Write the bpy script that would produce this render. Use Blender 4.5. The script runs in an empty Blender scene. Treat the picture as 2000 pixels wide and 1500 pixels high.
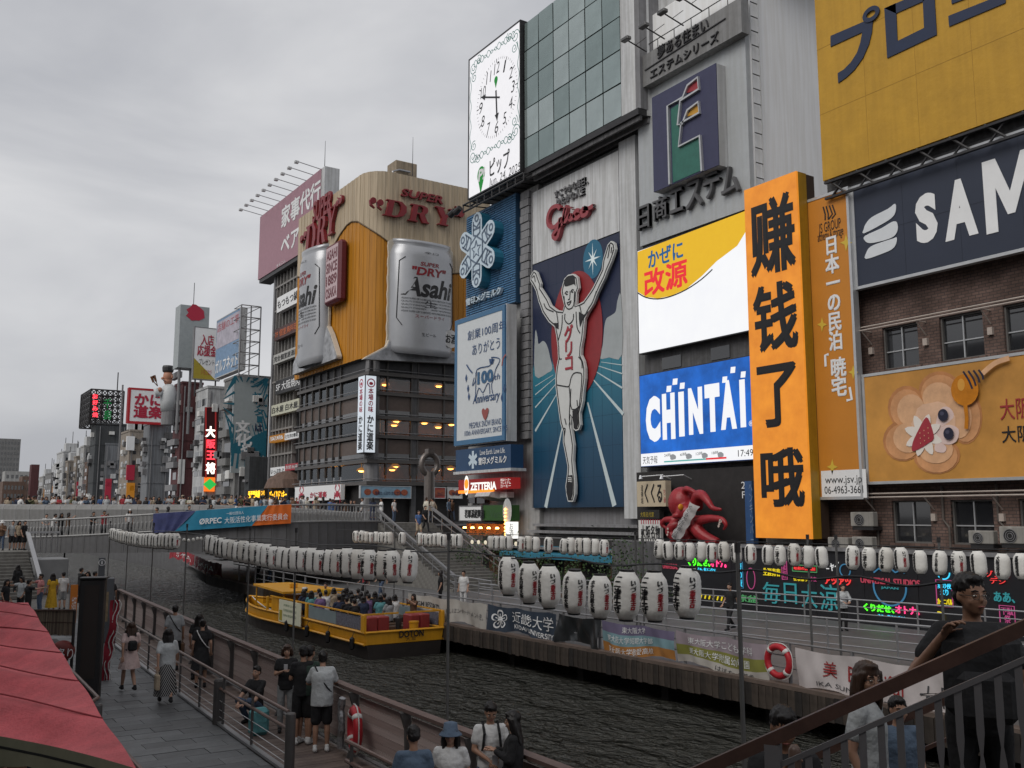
import bpy, bmesh, math, random
from mathutils import Vector, Matrix
from math import sin, cos, pi, radians
random.seed(7)
SC = bpy.context.scene
COL = SC.collection
# ------------------------------------------------------------------ camera
CZ = 5.4; FPX = 1860.0; CU, CV = 1000.0, 750.0
PITCH = math.atan((1006.0-CV)/FPX); YAW = math.atan((CU+224.0)/FPX*cos(PITCH))
cam = bpy.data.cameras.new('camera'); camo = bpy.data.objects.new('camera', cam); COL.objects.link(camo)
camo.location = (0, 0, CZ); camo.rotation_euler = (pi/2+PITCH, 0, -YAW)
cam.sensor_width = 36; cam.lens = FPX/2000*36; cam.clip_start = .05; cam.clip_end = 5000
SC.camera = camo
# ------------------------------------------------------------------ sky, sun, exposure
w = bpy.data.worlds.new('World'); SC.world = w; w.use_nodes = True
nt = w.node_tree; nd = nt.nodes; lk = nt.links
bg = nd['Background']; bg.inputs[1].default_value = 0.10
SUN_EL, SUN_AZ = radians(42), radians(-105)
sky = nd.new('ShaderNodeTexSky'); sky.sky_type = 'NISHITA'; sky.sun_disc = False
sky.sun_elevation = SUN_EL; sky.sun_rotation = SUN_AZ; sky.dust_density = 3; sky.air_density = 1
bw = nd.new('ShaderNodeRGBToBW'); lk.new(sky.outputs[0], bw.inputs[0])
tc = nd.new('ShaderNodeTexCoord'); mp = nd.new('ShaderNodeMapping'); mp.inputs['Scale'].default_value = (1, 1, 2.6)
lk.new(tc.outputs['Generated'], mp.inputs['Vector'])
nz = nd.new('ShaderNodeTexNoise'); nz.inputs['Scale'].default_value = 2.1; nz.inputs['Detail'].default_value = 6; nz.inputs['Roughness'].default_value = .5
nz.inputs['Distortion'].default_value = .45
lk.new(mp.outputs[0], nz.inputs['Vector'])
cr = nd.new('ShaderNodeValToRGB'); cr.color_ramp.elements[0].position = .36; cr.color_ramp.elements[0].color = (4.05, 4.13, 4.42, 1)
cr.color_ramp.elements[1].position = .66; cr.color_ramp.elements[1].color = (6.9, 6.88, 6.95, 1)
lk.new(nz.outputs[0], cr.inputs[0])
mx = nd.new('ShaderNodeMixRGB'); mx.inputs[0].default_value = .93        # thick cloud cover over the clear sky
lk.new(sky.outputs[0], mx.inputs[1]); lk.new(cr.outputs[0], mx.inputs[2]); lk.new(mx.outputs[0], bg.inputs[0])
sl = bpy.data.lights.new('sun', 'SUN'); sl.energy = 1.5; sl.angle = radians(40); sl.color = (1, .96, .9)
so = bpy.data.objects.new('sun', sl); COL.objects.link(so); so.location = (-20, 60, 80)
so.rotation_euler = Vector((sin(SUN_AZ)*cos(SUN_EL), cos(SUN_AZ)*cos(SUN_EL), sin(SUN_EL))).to_track_quat('Z', 'Y').to_euler()
SC.view_settings.view_transform = 'Standard'; SC.view_settings.look = 'None'; SC.view_settings.exposure = 0.15; SC.view_settings.gamma = 1
SC.view_settings.use_curve_mapping = False
SC.cycles.max_bounces = 5; SC.cycles.diffuse_bounces = 3; SC.cycles.glossy_bounces = 3; SC.cycles.transmission_bounces = 4
SC.cycles.use_denoising = True
# ------------------------------------------------------------------ pixels to places
_fw = Vector((sin(YAW)*cos(PITCH), cos(YAW)*cos(PITCH), sin(PITCH))); _rt = Vector((cos(YAW), -sin(YAW), 0)); _up = _rt.cross(_fw)
def ray(u, v): return _fw+_rt*((u-CU)/FPX)-_up*((v-CV)/FPX)
def gz(u, v, z): r = ray(u, v); t = (z-CZ)/r.z; return Vector((r.x*t, r.y*t, z))
def dep(u, v, d): r = ray(u, v)*d; return Vector((r.x, r.y, r.z+CZ))
def proj(p):
    q = Vector(p)-Vector((0, 0, CZ)); d = q.dot(_fw); return CU+FPX*q.dot(_rt)/d, CV-FPX*q.dot(_up)/d
class Pl:      # an upright plane: X facades face -X (a = -Y), Y facades face -Y (a = X); b is height, c is out of the plane
    def __init__(s, k, val): s.k, s.val = k, val
    def ab(s, u, v):
        r = ray(u, v)
        if s.k == 'X': t = s.val/r.x; return (-r.y*t, r.z*t+CZ)
        t = s.val/r.y; return (r.x*t, r.z*t+CZ)
    def w(s, a, b, c=0): return Vector((s.val-c, -a, b)) if s.k == 'X' else Vector((a, s.val-c, b))
    def rect(s, u0, v0, u1, v1):
        a0, b1 = s.ab(u0, v0); a1, b0 = s.ab(u1, v1); return a0, a1, b0, b1
    def off(s, c): return Pl(s.k, s.val-c)
def PX(x): return Pl('X', x)
def PY(y): return Pl('Y', y)
# ------------------------------------------------------------------ materials
MATS = {}
def lin(c):
    if isinstance(c, str):
        c = [int(c[i:i+2], 16)/255 for i in (0, 2, 4)]
        return tuple(x/12.92 if x <= .04045 else ((x+.055)/1.055)**2.4 for x in c)
    return tuple(c)
def mat(name, col=(.5, .5, .5), rough=.6, metal=0., var=.12, scale=2.5, bump=0., bscale=None, streak=0., emit=0., spec=.4, stretch=None):
    if name in MATS: return MATS[name]
    m = bpy.data.materials.new(name); m.use_nodes = True; MATS[name] = m
    n, l = m.node_tree.nodes, m.node_tree.links; b = n['Principled BSDF']; c = lin(col)
    b.inputs['Roughness'].default_value = rough; b.inputs['Metallic'].default_value = metal; b.inputs['Specular IOR Level'].default_value = spec
    b.inputs['Base Color'].default_value = (*c, 1)
    t = n.new('ShaderNodeTexCoord'); out = None
    if var:
        mp_ = n.new('ShaderNodeMapping'); mp_.inputs['Scale'].default_value = stretch or (1, 1, 1); l.new(t.outputs['Object'], mp_.inputs[0])
        z = n.new('ShaderNodeTexNoise'); z.inputs['Scale'].default_value = scale; z.inputs['Detail'].default_value = 5; z.inputs['Roughness'].default_value = .65
        l.new(mp_.outputs[0], z.inputs['Vector'])
        r = n.new('ShaderNodeValToRGB'); e = r.color_ramp.elements
        e[0].position = .28; e[0].color = (*[x*(1-var) for x in c], 1); e[1].position = .72; e[1].color = (*[min(1, x*(1+var)) for x in c], 1)
        l.new(z.outputs[0], r.inputs[0]); out = r.outputs[0]
    if streak:
        mp2 = n.new('ShaderNodeMapping'); mp2.inputs['Scale'].default_value = (3.1, 3.1, .16); l.new(t.outputs['Object'], mp2.inputs[0])
        z2 = n.new('ShaderNodeTexNoise'); z2.inputs['Scale'].default_value = 1.6; z2.inputs['Detail'].default_value = 4; l.new(mp2.outputs[0], z2.inputs['Vector'])
        r2 = n.new('ShaderNodeValToRGB'); e = r2.color_ramp.elements; k = 1-streak
        e[0].position = .38; e[0].color = (k, k*.99, k*.97, 1); e[1].position = .6; e[1].color = (1, 1, 1, 1); l.new(z2.outputs[0], r2.inputs[0])
        mm = n.new('ShaderNodeMixRGB'); mm.blend_type = 'MULTIPLY'; mm.inputs[0].default_value = 1
        if out: l.new(out, mm.inputs[1])
        else: mm.inputs[1].default_value = (*c, 1)
        l.new(r2.outputs[0], mm.inputs[2]); out = mm.outputs[0]
    if out: l.new(out, b.inputs['Base Color'])
    if bump:
        z3 = n.new('ShaderNodeTexNoise'); z3.inputs['Scale'].default_value = bscale or scale*6; z3.inputs['Detail'].default_value = 3; l.new(t.outputs['Object'], z3.inputs['Vector'])
        bp = n.new('ShaderNodeBump'); bp.inputs['Strength'].default_value = bump; bp.inputs['Distance'].default_value = .05
        l.new(z3.outputs[0], bp.inputs['Height']); l.new(bp.outputs[0], b.inputs['Normal'])
    if emit:
        b.inputs['Emission Strength'].default_value = emit
        if out: l.new(out, b.inputs['Emission Color'])
        else: b.inputs['Emission Color'].default_value = (*c, 1)
        b.inputs['Base Color'].default_value = (*[x*.15 for x in c], 1)
        for k_ in list(b.inputs['Base Color'].links): l.remove(k_)
    return m
def glass_mat(name, col, rough=.08, tint=0.):     # window glass that mirrors the sky over a dark room
    if name in MATS: return MATS[name]
    m = mat(name, col, rough=rough, var=.25, scale=.6, spec=.8)
    m.node_tree.nodes['Principled BSDF'].inputs['Coat Weight'].default_value = .6; m.node_tree.nodes['Principled BSDF'].inputs['Coat Roughness'].default_value = .03
    return m
# ------------------------------------------------------------------ objects
WM = {}
def tagd(o, label=None, cat=None, group=None, kind=None):
    if label: o['label'] = label
    if cat: o['category'] = cat
    if group: o['group'] = group
    if kind: o['kind'] = kind
    return o
def place(o, M, parent=None):
    COL.objects.link(o); WM[o.name] = M
    if parent is not None:
        o.parent = parent; o.matrix_parent_inverse = WM[parent.name].inverted()
    o.matrix_basis = M
    return o
def thing(name, label, cat, loc, group=None):
    o = bpy.data.objects.new(name, None); o.empty_display_size = .2
    place(o, Matrix.Translation(Vector(loc))); return tagd(o, label, cat, group)
def inst(name, me, M, parent=None, mats=None):
    o = bpy.data.objects.new(name, me); place(o, M, parent)
    if mats:
        for i, m in enumerate(mats): o.material_slots[i].link = 'OBJECT'; o.material_slots[i].material = m
    return o
def T(x, y, z): return Matrix.Translation(Vector((x, y, z)))
def RZ(a): return Matrix.Rotation(a, 4, 'Z')
class MB:
    def __init__(s): s.v = []; s.f = []; s.m = []; s.cur = 0
    def add(s, vs, fs):
        o = len(s.v); s.v.extend([tuple(p) for p in vs]); s.f.extend([tuple(i+o for i in f) for f in fs]); s.m.extend([s.cur]*len(fs)); return s
    def box(s, x0, x1, y0, y1, z0, z1):
        if x0 > x1: x0, x1 = x1, x0
        if y0 > y1: y0, y1 = y1, y0
        if z0 > z1: z0, z1 = z1, z0
        return s.add([(x0,y0,z0),(x1,y0,z0),(x1,y1,z0),(x0,y1,z0),(x0,y0,z1),(x1,y0,z1),(x1,y1,z1),(x0,y1,z1)], [(0,3,2,1),(4,5,6,7),(0,1,5,4),(1,2,6,5),(2,3,7,6),(3,0,4,7)])
    def cbox(s, x0, x1, y0, y1, z0, z1, e=.02):       # box with chamfered vertical and top edges
        bm = bmesh.new(); bmesh.ops.create_cube(bm, size=1, matrix=Matrix.Translation(((x0+x1)/2, (y0+y1)/2, (z0+z1)/2)) @ Matrix.Diagonal((abs(x1-x0), abs(y1-y0), abs(z1-z0), 1)))
        bmesh.ops.bevel(bm, geom=bm.edges[:], offset=e, segments=1, affect='EDGES'); bm.verts.index_update()
        s.add([v.co[:] for v in bm.verts], [[v.index for v in f.verts] for f in bm.faces]); bm.free(); return s
    def obox(s, p, q, wid, h, up=Vector((0, 0, 1))):  # bar from p to q, wid across, h along up
        p, q = Vector(p), Vector(q); d = (q-p).normalized(); up = Vector(up)
        if abs(d.dot(up)) > .99: up = Vector((0, 1, 0))
        sd = d.cross(up).normalized(); u2 = sd.cross(d).normalized(); vs = []
        for c in (p, q):
            for a, b in ((-1,-1),(1,-1),(1,1),(-1,1)): vs.append(c+sd*(a*wid/2)+u2*(b*h/2))
        return s.add(vs, [(0,1,2,3),(7,6,5,4),(0,4,5,1),(1,5,6,2),(2,6,7,3),(3,7,4,0)])
    def tube(s, pts, r, n=8, cap=True):
        pts = [Vector(p) for p in pts]; rs = r if isinstance(r, (list, tuple)) else [r]*len(pts)
        vs, fs = [], []; prev = None
        for i, p in enumerate(pts):
            d = (pts[min(i+1, len(pts)-1)]-pts[max(i-1, 0)])
            d = d.normalized() if d.length > 1e-9 else Vector((0, 0, 1))
            if prev is None:
                a = Vector((0, 0, 1)) if abs(d.z) < .9 else Vector((1, 0, 0)); sd = d.cross(a).normalized()
            else: sd = (prev-d*prev.dot(d)).normalized()
            prev = sd; u2 = d.cross(sd)
            for k in range(n): vs.append(p+(sd*cos(2*pi*k/n)+u2*sin(2*pi*k/n))*rs[i])
        for i in range(len(pts)-1):
            for k in range(n): fs.append((i*n+k, i*n+(k+1)%n, (i+1)*n+(k+1)%n, (i+1)*n+k))
        if cap: fs.append(tuple(reversed(range(n)))); fs.append(tuple(range((len(pts)-1)*n, len(pts)*n)))
        return s.add(vs, fs)
    def lathe(s, prof, c=(0, 0, 0), n=16, sx=1., sy=1., cap=True):
        vs, fs = [], []
        for r, z in prof:
            for k in range(n): vs.append((c[0]+r*sx*cos(2*pi*k/n), c[1]+r*sy*sin(2*pi*k/n), c[2]+z))
        for i in range(len(prof)-1):
            for k in range(n): fs.append((i*n+k, i*n+(k+1)%n, (i+1)*n+(k+1)%n, (i+1)*n+k))
        if cap: fs.append(tuple(reversed(range(n)))); fs.append(tuple(range((len(prof)-1)*n, len(prof)*n)))
        return s.add(vs, fs)
    def prism(s, pts, f):         # pts 2D closed, f(a,b,t) with t 0 back, 1 front
        n = len(pts); vs = [f(a, b, 0) for a, b in pts]+[f(a, b, 1) for a, b in pts]
        fs = [tuple(range(n, 2*n)), tuple(reversed(range(n)))]+[(i, (i+1)%n, n+(i+1)%n, n+i) for i in range(n)]
        return s.add(vs, fs)
    def ell(s, c, rx, ry, rz, n=10, m=7, R=None):
        vs, fs = [], []
        for i in range(m+1):
            th = pi*i/m
            for k in range(n):
                p = Vector((rx*sin(th)*cos(2*pi*k/n), ry*sin(th)*sin(2*pi*k/n), rz*cos(th)))
                if R is not None: p = R @ p
                vs.append(Vector(c)+p)
        for i in range(m):
            for k in range(n): fs.append((i*n+k, (i+1)*n+k, (i+1)*n+(k+1)%n, i*n+(k+1)%n))
        return s.add(vs, fs)
    def mesh(s, name, mats, smooth=False, off=None):
        me = bpy.data.meshes.new(name); vs = s.v
        if off is not None: vs = [(a-off[0], b-off[1], c-off[2]) for a, b, c in vs]
        me.from_pydata(vs, [], s.f)
        for m in (mats if isinstance(mats, (list, tuple)) else [mats]): me.materials.append(m)
        if any(s.m): me.polygons.foreach_set('material_index', s.m)
        if smooth: me.polygons.foreach_set('use_smooth', [True]*len(s.f))
        me.update(); return me
    def build(s, name, mats, parent=None, smooth=False, kind=None):
        xs = [p[0] for p in s.v]; ys = [p[1] for p in s.v]; zs = [p[2] for p in s.v]
        o_ = ((min(xs)+max(xs))/2, (min(ys)+max(ys))/2, min(zs))
        o = inst(name, s.mesh(name, mats, smooth, o_), T(*o_), parent)
        if kind: o['kind'] = kind
        return o
def struct(name, mb, m, smooth=False): return tagd(mb.build(name, m, smooth=smooth), kind='structure')
def single(name, mb, m, label, cat, group=None, smooth=False): return tagd(mb.build(name, m, smooth=smooth), label, cat, group)
# ------------------------------------------------------------------ flat drawing on planes
def cat(pts, closed=True, k=4):                # Catmull-Rom smoothing of 2D or 3D points
    P = [Vector(p) for p in pts]; n = len(P); out = []
    rng = range(n) if closed else range(n-1)
    for i in rng:
        if closed: a, b, c, d = P[i-1], P[i], P[(i+1)%n], P[(i+2)%n]
        else: a, b, c, d = P[max(i-1, 0)], P[i], P[i+1], P[min(i+2, n-1)]
        for j in range(k):
            t = j/k; out.append(.5*((2*b)+(c-a)*t+(2*a-5*b+4*c-d)*t*t+(3*b-a-3*c+d)*t**3))
    if not closed: out.append(P[-1])
    return [tuple(p) for p in out]
def panel(name, pl, rect, c0, c1, m, parent):
    a0, a1, b0, b1 = rect; mb = MB(); p, q = pl.w(a0, b0, c0), pl.w(a1, b1, c1); mb.box(p.x, q.x, p.y, q.y, p.z, q.z)
    return mb.build(name, m, parent)
def frame4(name, pl, rect, wd, c0, c1, m, parent):
    a0, a1, b0, b1 = rect; mb = MB()
    for r in ((a0, a1, b1-wd, b1), (a0, a1, b0, b0+wd), (a0, a0+wd, b0+wd, b1-wd), (a1-wd, a1, b0+wd, b1-wd)):
        p, q = pl.w(r[0], r[2], c0), pl.w(r[1], r[3], c1); mb.box(p.x, q.x, p.y, q.y, p.z, q.z)
    return mb.build(name, m, parent)
def poly(name, pl, pts, c0, c1, m, parent, px=True, smooth=0):
    if px: pts = [pl.ab(*p) for p in pts]
    if smooth: pts = cat(pts, True, smooth)
    mb = MB(); mb.prism(pts, lambda a, b, t: pl.w(a, b, c0+(c1-c0)*t)); return mb.build(name, m, parent)
def ribbon(mb, pl, pts, wd, c0, c1, closed=False):
    P = [Vector(p) for p in pts]; n = len(P); wl = wd if isinstance(wd, (list, tuple)) else [wd]*n; L, Rr = [], []
    for i in range(n):
        if closed: d = P[(i+1)%n]-P[i-1]
        else: d = P[min(i+1, n-1)]-P[max(i-1, 0)]
        d = d.normalized() if d.length > 1e-9 else Vector((1, 0)); nn = Vector((-d.y, d.x))
        L.append(P[i]+nn*wl[i]/2); Rr.append(P[i]-nn*wl[i]/2)
    vs = [pl.w(p.x, p.y, c1) for p in L]+[pl.w(p.x, p.y, c1) for p in Rr]+[pl.w(p.x, p.y, c0) for p in L]+[pl.w(p.x, p.y, c0) for p in Rr]
    fs = []
    for i in range(n if closed else n-1):
        j = (i+1)%n; fs += [(i, n+i, n+j, j), (i, j, 2*n+j, 2*n+i), (n+j, n+i, 3*n+i, 3*n+j)]
    mb.add(vs, fs); return mb
def strokes(name, pl, lst, wd, c0, c1, m, parent, px=True, smooth=3, closed=False):
    mb = MB()
    for pts in lst:
        if px: pts = [pl.ab(*p) for p in pts]
        if smooth and len(pts) > 2: pts = cat(pts, closed, smooth)
        ribbon(mb, pl, pts, wd, c0, c1, closed)
    return mb.build(name, m, parent)
_GL = {}
def glyphs(s, bold=0., shear=0., line=1., res=3, space=1.):
    key = (s, bold, shear, line, res, space)
    if key in _GL: return _GL[key]
    cu = bpy.data.curves.new('t', 'FONT'); cu.body = s; cu.size = 1; cu.offset = bold; cu.shear = shear; cu.space_line = line; cu.align_x = 'CENTER'; cu.resolution_u = res
    cu.space_character = space; cu.fill_mode = 'FRONT'
    ob = bpy.data.objects.new('t', cu); me = ob.to_mesh()
    vs = [(v.co.x, v.co.y) for v in me.vertices]; fs = [tuple(p.vertices) for p in me.polygons]
    ob.to_mesh_clear(); bpy.data.objects.remove(ob); bpy.data.curves.remove(cu)
    if not vs: vs, fs = [(0, 0), (1, 0), (1, 1)], [(0, 1, 2)]
    xs = [v[0] for v in vs]; ys = [v[1] for v in vs]
    x0, x1, y0, y1 = min(xs), max(xs), min(ys), max(ys)
    vs = [((x-x0)/(x1-x0), (y-y0)/(y1-y0)) for x, y in vs]
    _GL[key] = (vs, fs, (x1-x0)/(y1-y0)); return _GL[key]
def extr(vs, fs, f, depth):                 # flat glyph faces, with sides when depth is set
    mb = MB()
    if not depth: mb.add([f(a, b, 0) for a, b in vs], fs); return mb
    n = len(vs); mb.add([f(a, b, depth) for a, b in vs]+[f(a, b, 0) for a, b in vs], fs); ec = {}
    for fc in fs:
        for i in range(len(fc)):
            e = (fc[i], fc[(i+1)%len(fc)])
            if (e[1], e[0]) in ec: del ec[(e[1], e[0])]
            else: ec[e] = 1
    for a, b in ec: mb.f.append((b, a, a+n, b+n)); mb.m.append(0)
    return mb
def text(s, pl, rect, m, parent, c=.02, depth=0., bold=0., shear=0., line=1., name='lettering', px=True, slant=0., space=1., side=None):
    if px: rect = pl.rect(*rect)
    asc = all(ord(ch) < 256 for ch in s)
    a0, a1, b0, b1 = rect; vs, fs, _ = glyphs(s, bold if asc else 0., shear, line, 3, space)
    if asc or not bold: mb = extr(vs, fs, lambda a, b, t: pl.w(a0+(a1-a0)*a, b0+(b1-b0)*b+slant*a, c+t), depth)
    else:      # heavy Japanese type: the glyphs laid over themselves, shifted, each a hair prouder
        rows = s.count('\n')+1; e = bold*1.25*min((b1-b0)/rows, (a1-a0)/max(len(r) for r in s.split('\n'))); mb = MB(); a0 += e; a1 -= e; b0 += e; b1 -= e
        for k, (dx, dy) in enumerate(((-1, -1), (1, -1), (1, 1), (-1, 1), (0, 0))):
            m2 = extr(vs, fs, lambda a, b, t: pl.w(a0+(a1-a0)*a+dx*e, b0+(b1-b0)*b+slant*a+dy*e, c+t+.003*k), depth); mb.add(m2.v, m2.f)
        if side is not None: side = None
    if side is not None:
        nf = len(fs); mb.m = [0]*nf+[1]*(len(mb.f)-nf); return mb.build(name, [m, side], parent)
    return mb.build(name, m, parent)
def vtext(s, *a, line=.95, **k): return text('\n'.join(s), *a, line=line, **k)
NTH = ['first','second','third','fourth','fifth','sixth','seventh','eighth','ninth','tenth','eleventh','twelfth','thirteenth','fourteenth','fifteenth','sixteenth','seventeenth','eighteenth','nineteenth','twentieth']
def nth(i):      # 0-based, in words
    if i < 20: return NTH[i]
    tens = ['', '', 'twenty', 'thirty', 'forty', 'fifty', 'sixty', 'seventy', 'eighty', 'ninety'][(i+1)//10]
    return (tens[:-1]+'ieth') if (i+1)%10 == 0 else tens+'-'+NTH[(i+1)%10-1]
# ------------------------------------------------------------------ people: posed bodies grown as one surface, clothes and hair as their children
V3 = Vector
def rig(k):
    J = dict(pel=(0, 0, .95), bel=(0, .01, 1.1), che=(0, 0, 1.29), nek=(0, -.01, 1.49), hd=(0, .015, 1.625), hy=0., hp=0.,
             shL=(-.165, -.01, 1.415), shR=(.165, -.01, 1.415), elL=(-.225, -.05, 1.15), elR=(.225, -.05, 1.15), wrL=(-.235, .05, .92), wrR=(.235, .05, .92),
             hpL=(-.09, 0, .92), hpR=(.09, 0, .92), knL=(-.1, .02, .5), knR=(.1, .02, .5), anL=(-.105, -.03, .085), anR=(.105, -.03, .085))
    def up(**kw): J.update(kw)
    if k == 'walk': up(knL=(-.09, .17, .53), anL=(-.09, .27, .12), knR=(.09, .02, .49), anR=(.09, -.26, .16), elL=(-.22, -.14, 1.17), wrL=(-.22, -.16, .93), elR=(.22, .03, 1.15), wrR=(.21, .19, .97))
    if k == 'phone': up(elL=(-.22, .03, 1.17), elR=(.22, .03, 1.17), wrL=(-.06, .24, 1.26), wrR=(.07, .25, 1.25), hp=-.15)
    if k == 'look': up(elL=(-.22, .02, 1.16), elR=(.22, .02, 1.16), wrL=(-.05, .2, 1.08), wrR=(.06, .22, 1.07), hp=-.45)
    if k == 'photo': up(elL=(-.23, .16, 1.33), elR=(.23, .16, 1.33), wrL=(-.06, .33, 1.5), wrR=(.07, .33, 1.5))
    if k == 'rail': up(che=(0, .06, 1.28), nek=(0, .08, 1.47), hd=(0, .12, 1.6), shL=(-.165, .06, 1.4), shR=(.165, .06, 1.4), elL=(-.25, .16, 1.16), elR=(.25, .16, 1.16), wrL=(-.12, .36, 1.1), wrR=(.12, .36, 1.1))
    if k == 'point': up(elR=(.3, .2, 1.36), wrR=(.36, .44, 1.4), elL=(-.22, -.03, 1.15), wrL=(-.2, .1, .95))
    if k == 'hug': up(elR=(.34, .06, 1.17), wrR=(.19, .27, 1.42), elL=(-.27, .1, 1.13), wrL=(-.08, .3, 1.1), hy=.5)
    if k == 'sip': up(elR=(.21, .1, 1.18), wrR=(.05, .26, 1.44), elL=(-.22, .06, 1.15), wrL=(-.05, .26, 1.34), hp=-.3)
    if k == 'turn': up(hy=-.6)
    if k == 'sit':
        d = -.46
        for q in J:
            if q[:2] in ('pe', 'be', 'ch', 'ne', 'sh', 'el', 'wr', 'hd', 'hp') and isinstance(J[q], tuple): J[q] = (J[q][0], J[q][1], J[q][2]+d)
        up(knL=(-.11, .42, .48), knR=(.11, .42, .48), anL=(-.11, .42, .085), anR=(.11, .42, .085), wrL=(-.12, .3, .56), wrR=(.12, .3, .56), elL=(-.22, .08, .72), elR=(.22, .08, .72))
    if k == 'squat':
        d = -.62
        for q in J:
            if q[:2] in ('pe', 'be', 'ch', 'ne', 'sh', 'el', 'wr', 'hd', 'hp') and isinstance(J[q], tuple): J[q] = (J[q][0], J[q][1]-.1, J[q][2]+d)
        up(knL=(-.14, .32, .5), knR=(.14, .32, .5), anL=(-.12, .02, .085), anR=(.12, .02, .085), wrL=(-.08, .4, .45), wrR=(.08, .4, .45), elL=(-.2, .2, .5), elR=(.2, .2, .5))
    return {q: (V3(v) if isinstance(v, tuple) else v) for q, v in J.items()}
def capsule(mb, a, b, ra, rb, n=10, sx=1.):
    mb.tube([a, b], [ra, rb], n); mb.ell(a, ra, ra, ra, n, 6); mb.ell(b, rb, rb, rb, n, 6)
def remesh(mb, vox, it=4, name='m'):
    me = mb.mesh(name, []) if 0 else bpy.data.meshes.new(name); me.from_pydata(mb.v, [], mb.f); ob = bpy.data.objects.new(name, me); COL.objects.link(ob)
    m = ob.modifiers.new('r', 'REMESH'); m.mode = 'VOXEL'; m.voxel_size = vox; m.use_smooth_shade = True
    if it: s = ob.modifiers.new('s', 'SMOOTH'); s.factor = .5; s.iterations = it
    dg = bpy.context.evaluated_depsgraph_get(); ev = ob.evaluated_get(dg); out = bpy.data.meshes.new_from_object(ev); out.name = name
    bpy.data.objects.remove(ob); bpy.data.meshes.remove(me); return out
def headM(J): return Matrix.Translation(J['hd']) @ Matrix.Rotation(J['hy'], 4, 'Z') @ Matrix.Rotation(J['hp'], 4, 'X')
def add_T(mb, M, fn):
    s = len(mb.v); fn(mb); mb.v[s:] = [tuple(M @ V3(p)) for p in mb.v[s:]]
def head_shape(mb):
    mb.ell((0, -.012, .03), .076, .094, .092, 14, 10); mb.ell((0, .02, -.03), .063, .075, .075, 12, 9); mb.ell((0, .05, -.088), .034, .03, .024, 10, 7); mb.ell((0, .035, -.07), .05, .045, .035, 10, 7)
    mb.ell((0, .098, -.018), .013, .02, .014, 8, 6); mb.tube([(0, .088, .02), (0, .1, -.014)], [.009, .012], 8)
    for s in (-1, 1): mb.ell((s*.076, -.01, -.01), .011, .02, .032, 8, 6); mb.ell((s*.032, .075, .025), .026, .012, .01, 8, 6); mb.ell((s*.04, .058, -.03), .026, .022, .024, 8, 6)
    mb.ell((0, .086, -.058), .022, .012, .012, 8, 6)
def hand_geo(mb, wr, el, side):
    d = (wr-el).normalized(); a = d.cross(V3((0, 0, 1))) if abs(d.z) < .8 else d.cross(V3((0, 1, 0))); a.normalize(); b = d.cross(a).normalized()
    if b.dot(V3((-wr.x, .2, -.2))) < 0: b = -b
    for i in range(4):
        o = wr+d*.085+a*(i-1.5)*.021; L_ = (.075, .085, .08, .062)[i]; mb.tube([o-d*.02, o+d*L_*.45+b*.006, o+d*L_*.78+b*.022, o+d*L_*.95+b*.042], [.0095, .009, .0082, .0065], 6)
    t = wr+d*.03+a*(-.034); mb.tube([t, t+d*.03-a*.024+b*.012, t+d*.06-a*.03+b*.03], [.012, .0105, .008], 6)
def hand_palm(mb, wr, el):
    d = (wr-el).normalized(); a = d.cross(V3((0, 0, 1))) if abs(d.z) < .8 else d.cross(V3((0, 1, 0))); a.normalize(); b = d.cross(a); R = Matrix((a, b, d)).transposed(); mb.ell(wr+d*.05, .04, .017, .055, 10, 7, R)
def body_mesh(J, vox):
    mb = MB(); P, B, C = J['pel'], J['bel'], J['che']
    mb.ell(P, .15, .105, .12, 14, 9); mb.ell(B, .13, .095, .16, 14, 9); mb.ell(C, .155, .105, .16, 14, 9); capsule(mb, J['shL'], J['shR'], .058, .058); capsule(mb, C+V3((0, 0, .1)), J['nek'], .07, .052); capsule(mb, J['nek'], J['hd']+V3((0, -.01, -.06)), .052, .05)
    for s in 'LR':
        capsule(mb, J['sh'+s], J['el'+s], .05, .04); capsule(mb, J['el'+s], J['wr'+s], .039, .026); hand_palm(mb, J['wr'+s], J['el'+s])
        capsule(mb, J['hp'+s], J['kn'+s], .083, .053); k, a = J['kn'+s], J['an'+s]; mid = k.lerp(a, .35)+V3((0, -.015, 0)); capsule(mb, k, mid, .051, .054); capsule(mb, mid, a, .053, .034); capsule(mb, a+V3((0, -.03, -.04)), a+V3((0, .13, -.055)), .034, .028)
    add_T(mb, headM(J), head_shape); me = remesh(mb, vox, 3, 'body')
    fb = MB()
    for s in 'LR': hand_geo(fb, J['wr'+s], J['el'+s], s)
    bm = bmesh.new(); bm.from_mesh(me); vs = [bm.verts.new(p) for p in fb.v]
    for f in fb.f: bm.faces.new([vs[i] for i in f]).smooth = True
    bm.to_mesh(me); bm.free(); return me
def top_geo(mb, J, ln=.5, loose=.02, hem=.1):
    P, B, C = J['pel'], J['bel'], J['che']; mb.lathe([(.158+loose, -hem), (.156+loose, 0), (.146+loose, .16), (.162+loose, .34), (.12+loose, .44)], P, 20, 1, .72); mb.ell(B, .14+loose, .1+loose, .17, 14, 9); mb.ell(C, .16+loose, .108+loose, .165, 14, 9); capsule(mb, J['shL'], J['shR'], .064, .064); capsule(mb, C+V3((0, 0, .11)), J['nek']-V3((0, 0, .05)), .09, .066)
    for s in 'LR':
        a, e, w_ = J['sh'+s], J['el'+s], J['wr'+s]
        if ln <= 1: capsule(mb, a, a.lerp(e, ln), .066, .07)
        else: capsule(mb, a, e, .066, .056); capsule(mb, e, e.lerp(w_, min(.93, ln-1)), .055, .042)
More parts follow.
